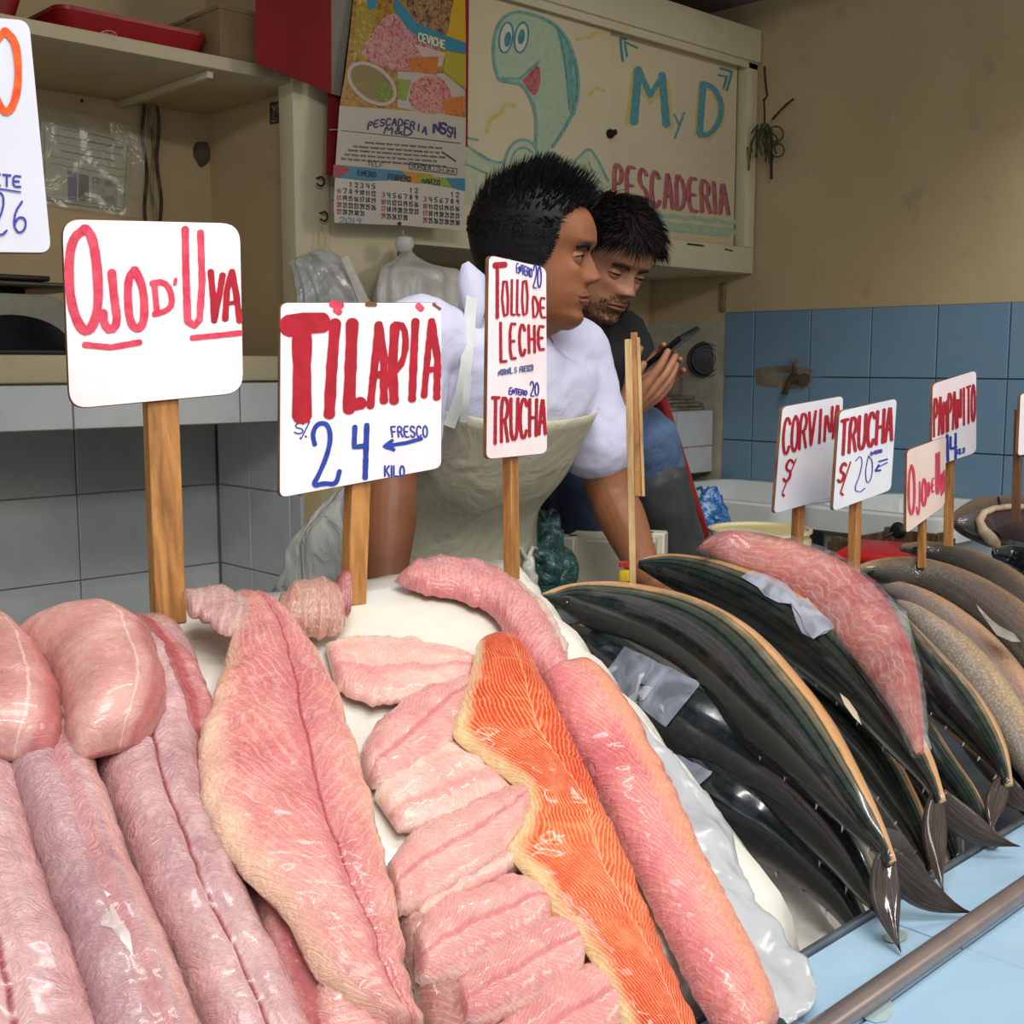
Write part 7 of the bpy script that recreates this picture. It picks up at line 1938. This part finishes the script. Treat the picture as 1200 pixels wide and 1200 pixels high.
wcr = empty('wooden_crate', (wc.x, wc.y, .87), 'rough wooden crate behind the grey fish, right of the red tub', 'crate')
R_ = Matrix.Translation((wc.x, min(1.42, max(1.37, wc.y)), 0))
m_oldw = wood('weathered_crate_wood', '#3a2a1a', '#5d4630', '#7a6044')
zb = .8705; hh_ = (wc.z-.8705)/3
for k in range(3): box('board', (-.13, -.09, zb+k*hh_), (.13, -.080, zb+(k+1)*hh_-.006), m_oldw, wcr, .001, 1, R_)
for k in range(3): box('board', (-.13, .080, zb+k*hh_), (.13, .09, zb+(k+1)*hh_-.006), m_oldw, wcr, .001, 1, R_)
for sx in (-1, 1):
    for sy in (-1, 1): box('post', (sx*.118-.012, sy*.068-.012, .8705), (sx*.118+.012, sy*.068+.012, wc.z+.006), m_oldw, wcr, .001, 1, R_)
    box('end_board', (sx*.13-.005, -.078, .875), (sx*.13+.005, .078, wc.z), m_oldw, wcr, .001, 1, R_)
# red handled broom leaning by the seated man
br = empty('broom', PD(775,470,2.55), 'red broom handle leaning beside the black boot', 'broom')
p0, p1 = PD(774, 466, 2.40), PD(816, 600, 2.56)
p2 = p1 + (p1-p0).normalized()*((p1.z-.12)/max(.01, (p0-p1).z)*(p1-p0).length)
tube('handle', [p0, p1, p2], .0135, M('red_painted_handle', '#9c2321', 0.4, '#84201d', 12), br, 16)
lathe('broom_head', [(0.0,0.0),(.10,0.0),(.05,.10),(.02,.14),(0.0,.14)], Vector((p2.x, p2.y, 0)), M('straw', '#a58a52', 0.9, '#7d6638', 60), br, 20)
# bags
def lump(name, c, rx, ry, rz, m, label, seed, cat='bag', amp=.25):
    v, f = ellipsoid(c, rx, ry, rz, None, 40, 26); c = Vector(c)
    v = [c + (p-c)*(1 + amp*mnoise.noise((p-c)*22+Vector((seed,0,0))) + amp*.5*mnoise.noise((p-c)*60)) for p in v]
    t = empty(name, (c.x, c.y, c.z-rz), label, cat)
    mesh('bag_film', v, f, m, t)
    n = c + Vector((0,0,rz*.95))
    multi_tube('knot', [([n, n+Vector((.012,0,.02)), n+Vector((.03,.01,.015))], .004), ([n, n+Vector((-.012,.005,.022)), n+Vector((-.03,.0,.02))], .004)], m, t)
    return t
bs = empty('side_bench', (1.75, 1.62, 0), 'low dark bench behind the seller holding the bags', 'bench')
box('bench_top', (1.42, 1.40, .90), (1.60, 1.56, .925), m_conc, bs, .003)
for x in (1.45, 1.57):
    for y in (1.42, 1.54): box('leg', (x-.012, y-.012, 0), (x+.012, y+.012, .90), m_dkmetal, bs)
m_teal = NT('teal_bag_film'); _v = m_teal.coord('Object')
m_teal.set(base=m_teal.ramp(m_teal.noise(_v, 30, 4, .6, 1), [(0.35, srgb('#1f3b38')), (0.55, srgb('#3f6a66')), (0.7, srgb('#9fb9b6'))]), rough=0.2)
m_teal.bump(m_teal.noise(_v, 40, 3, .5, 1.5), .8, .01)
g = PD(640, 660, 2.05)
lump('plastic_bag', g, .045, .045, .075, m_teal.m, 'crumpled dark teal plastic bag behind the narrow sign stick', 3, amp=.5)
g = PD(618, 690, 1.98)
lump('plastic_bag', g, .022, .022, .05, m_bagwhite, 'small crumpled white plastic bag behind the narrow sign stick', 7, amp=.5)
m_bluebag = NT('blue_bag_film'); _v = m_bluebag.coord('Object')
m_bluebag.set(base=m_bluebag.ramp(m_bluebag.noise(_v, 35, 4, .6, 1), [(0.40, srgb('#1c4f8c')), (0.55, srgb('#3a77b5')), (0.66, srgb('#a9bccb'))]), rough=0.2)
m_bluebag.bump(m_bluebag.noise(_v, 40, 3, .5, 1.5), .8, .01)
g = PD(826, 618, 2.75)
lump('plastic_bag', g, .07, .06, .075, m_bluebag.m, 'blue and white plastic bag on the floor crate right of the black boot', 11, amp=.4)
tb = empty('tub_stand', (g.x, g.y, 0), 'grey plastic drum below the blue and white bag', 'drum')
lathe('drum_body', [(0.0,0.0),(.11,0.0),(.12,.02),(.12,g.z-.11),(.125,g.z-.11),(.125,g.z-.085),(0.0,g.z-.085)], Vector((g.x, g.y, 0)), M('dark_grey_plastic', '#3c4247', 0.5), tb, 36)
wpan = PD(722, 660, 2.1)
wp = empty('white_crate', (wpan.x, wpan.y, 0), 'cream side of a tall crate behind the pale split stick', 'crate')
crate(wp, wpan.x+.02, wpan.y+.03, .10, .14, 0.0, PD(722,628,2.1).z, M('cream_crate_plastic', '#c9c3ae', 0.5), 0.5, 5)

rod = empty('metal_rod', PD(342, 668, 2.3), 'thin grey metal rod leaning in the white tiled corner', 'rod')
ra_, rb_ = PD(372, 630, 2.42), PD(322, 694, 2.22); dd_ = (rb_-ra_).normalized()
tube('rod_body', [ra_, rb_, rb_ + dd_*((rb_.z-.01)/-dd_.z)], .006, M('grey_rod_metal', '#9a9fa1', 0.35, metal=.6), rod, 10)
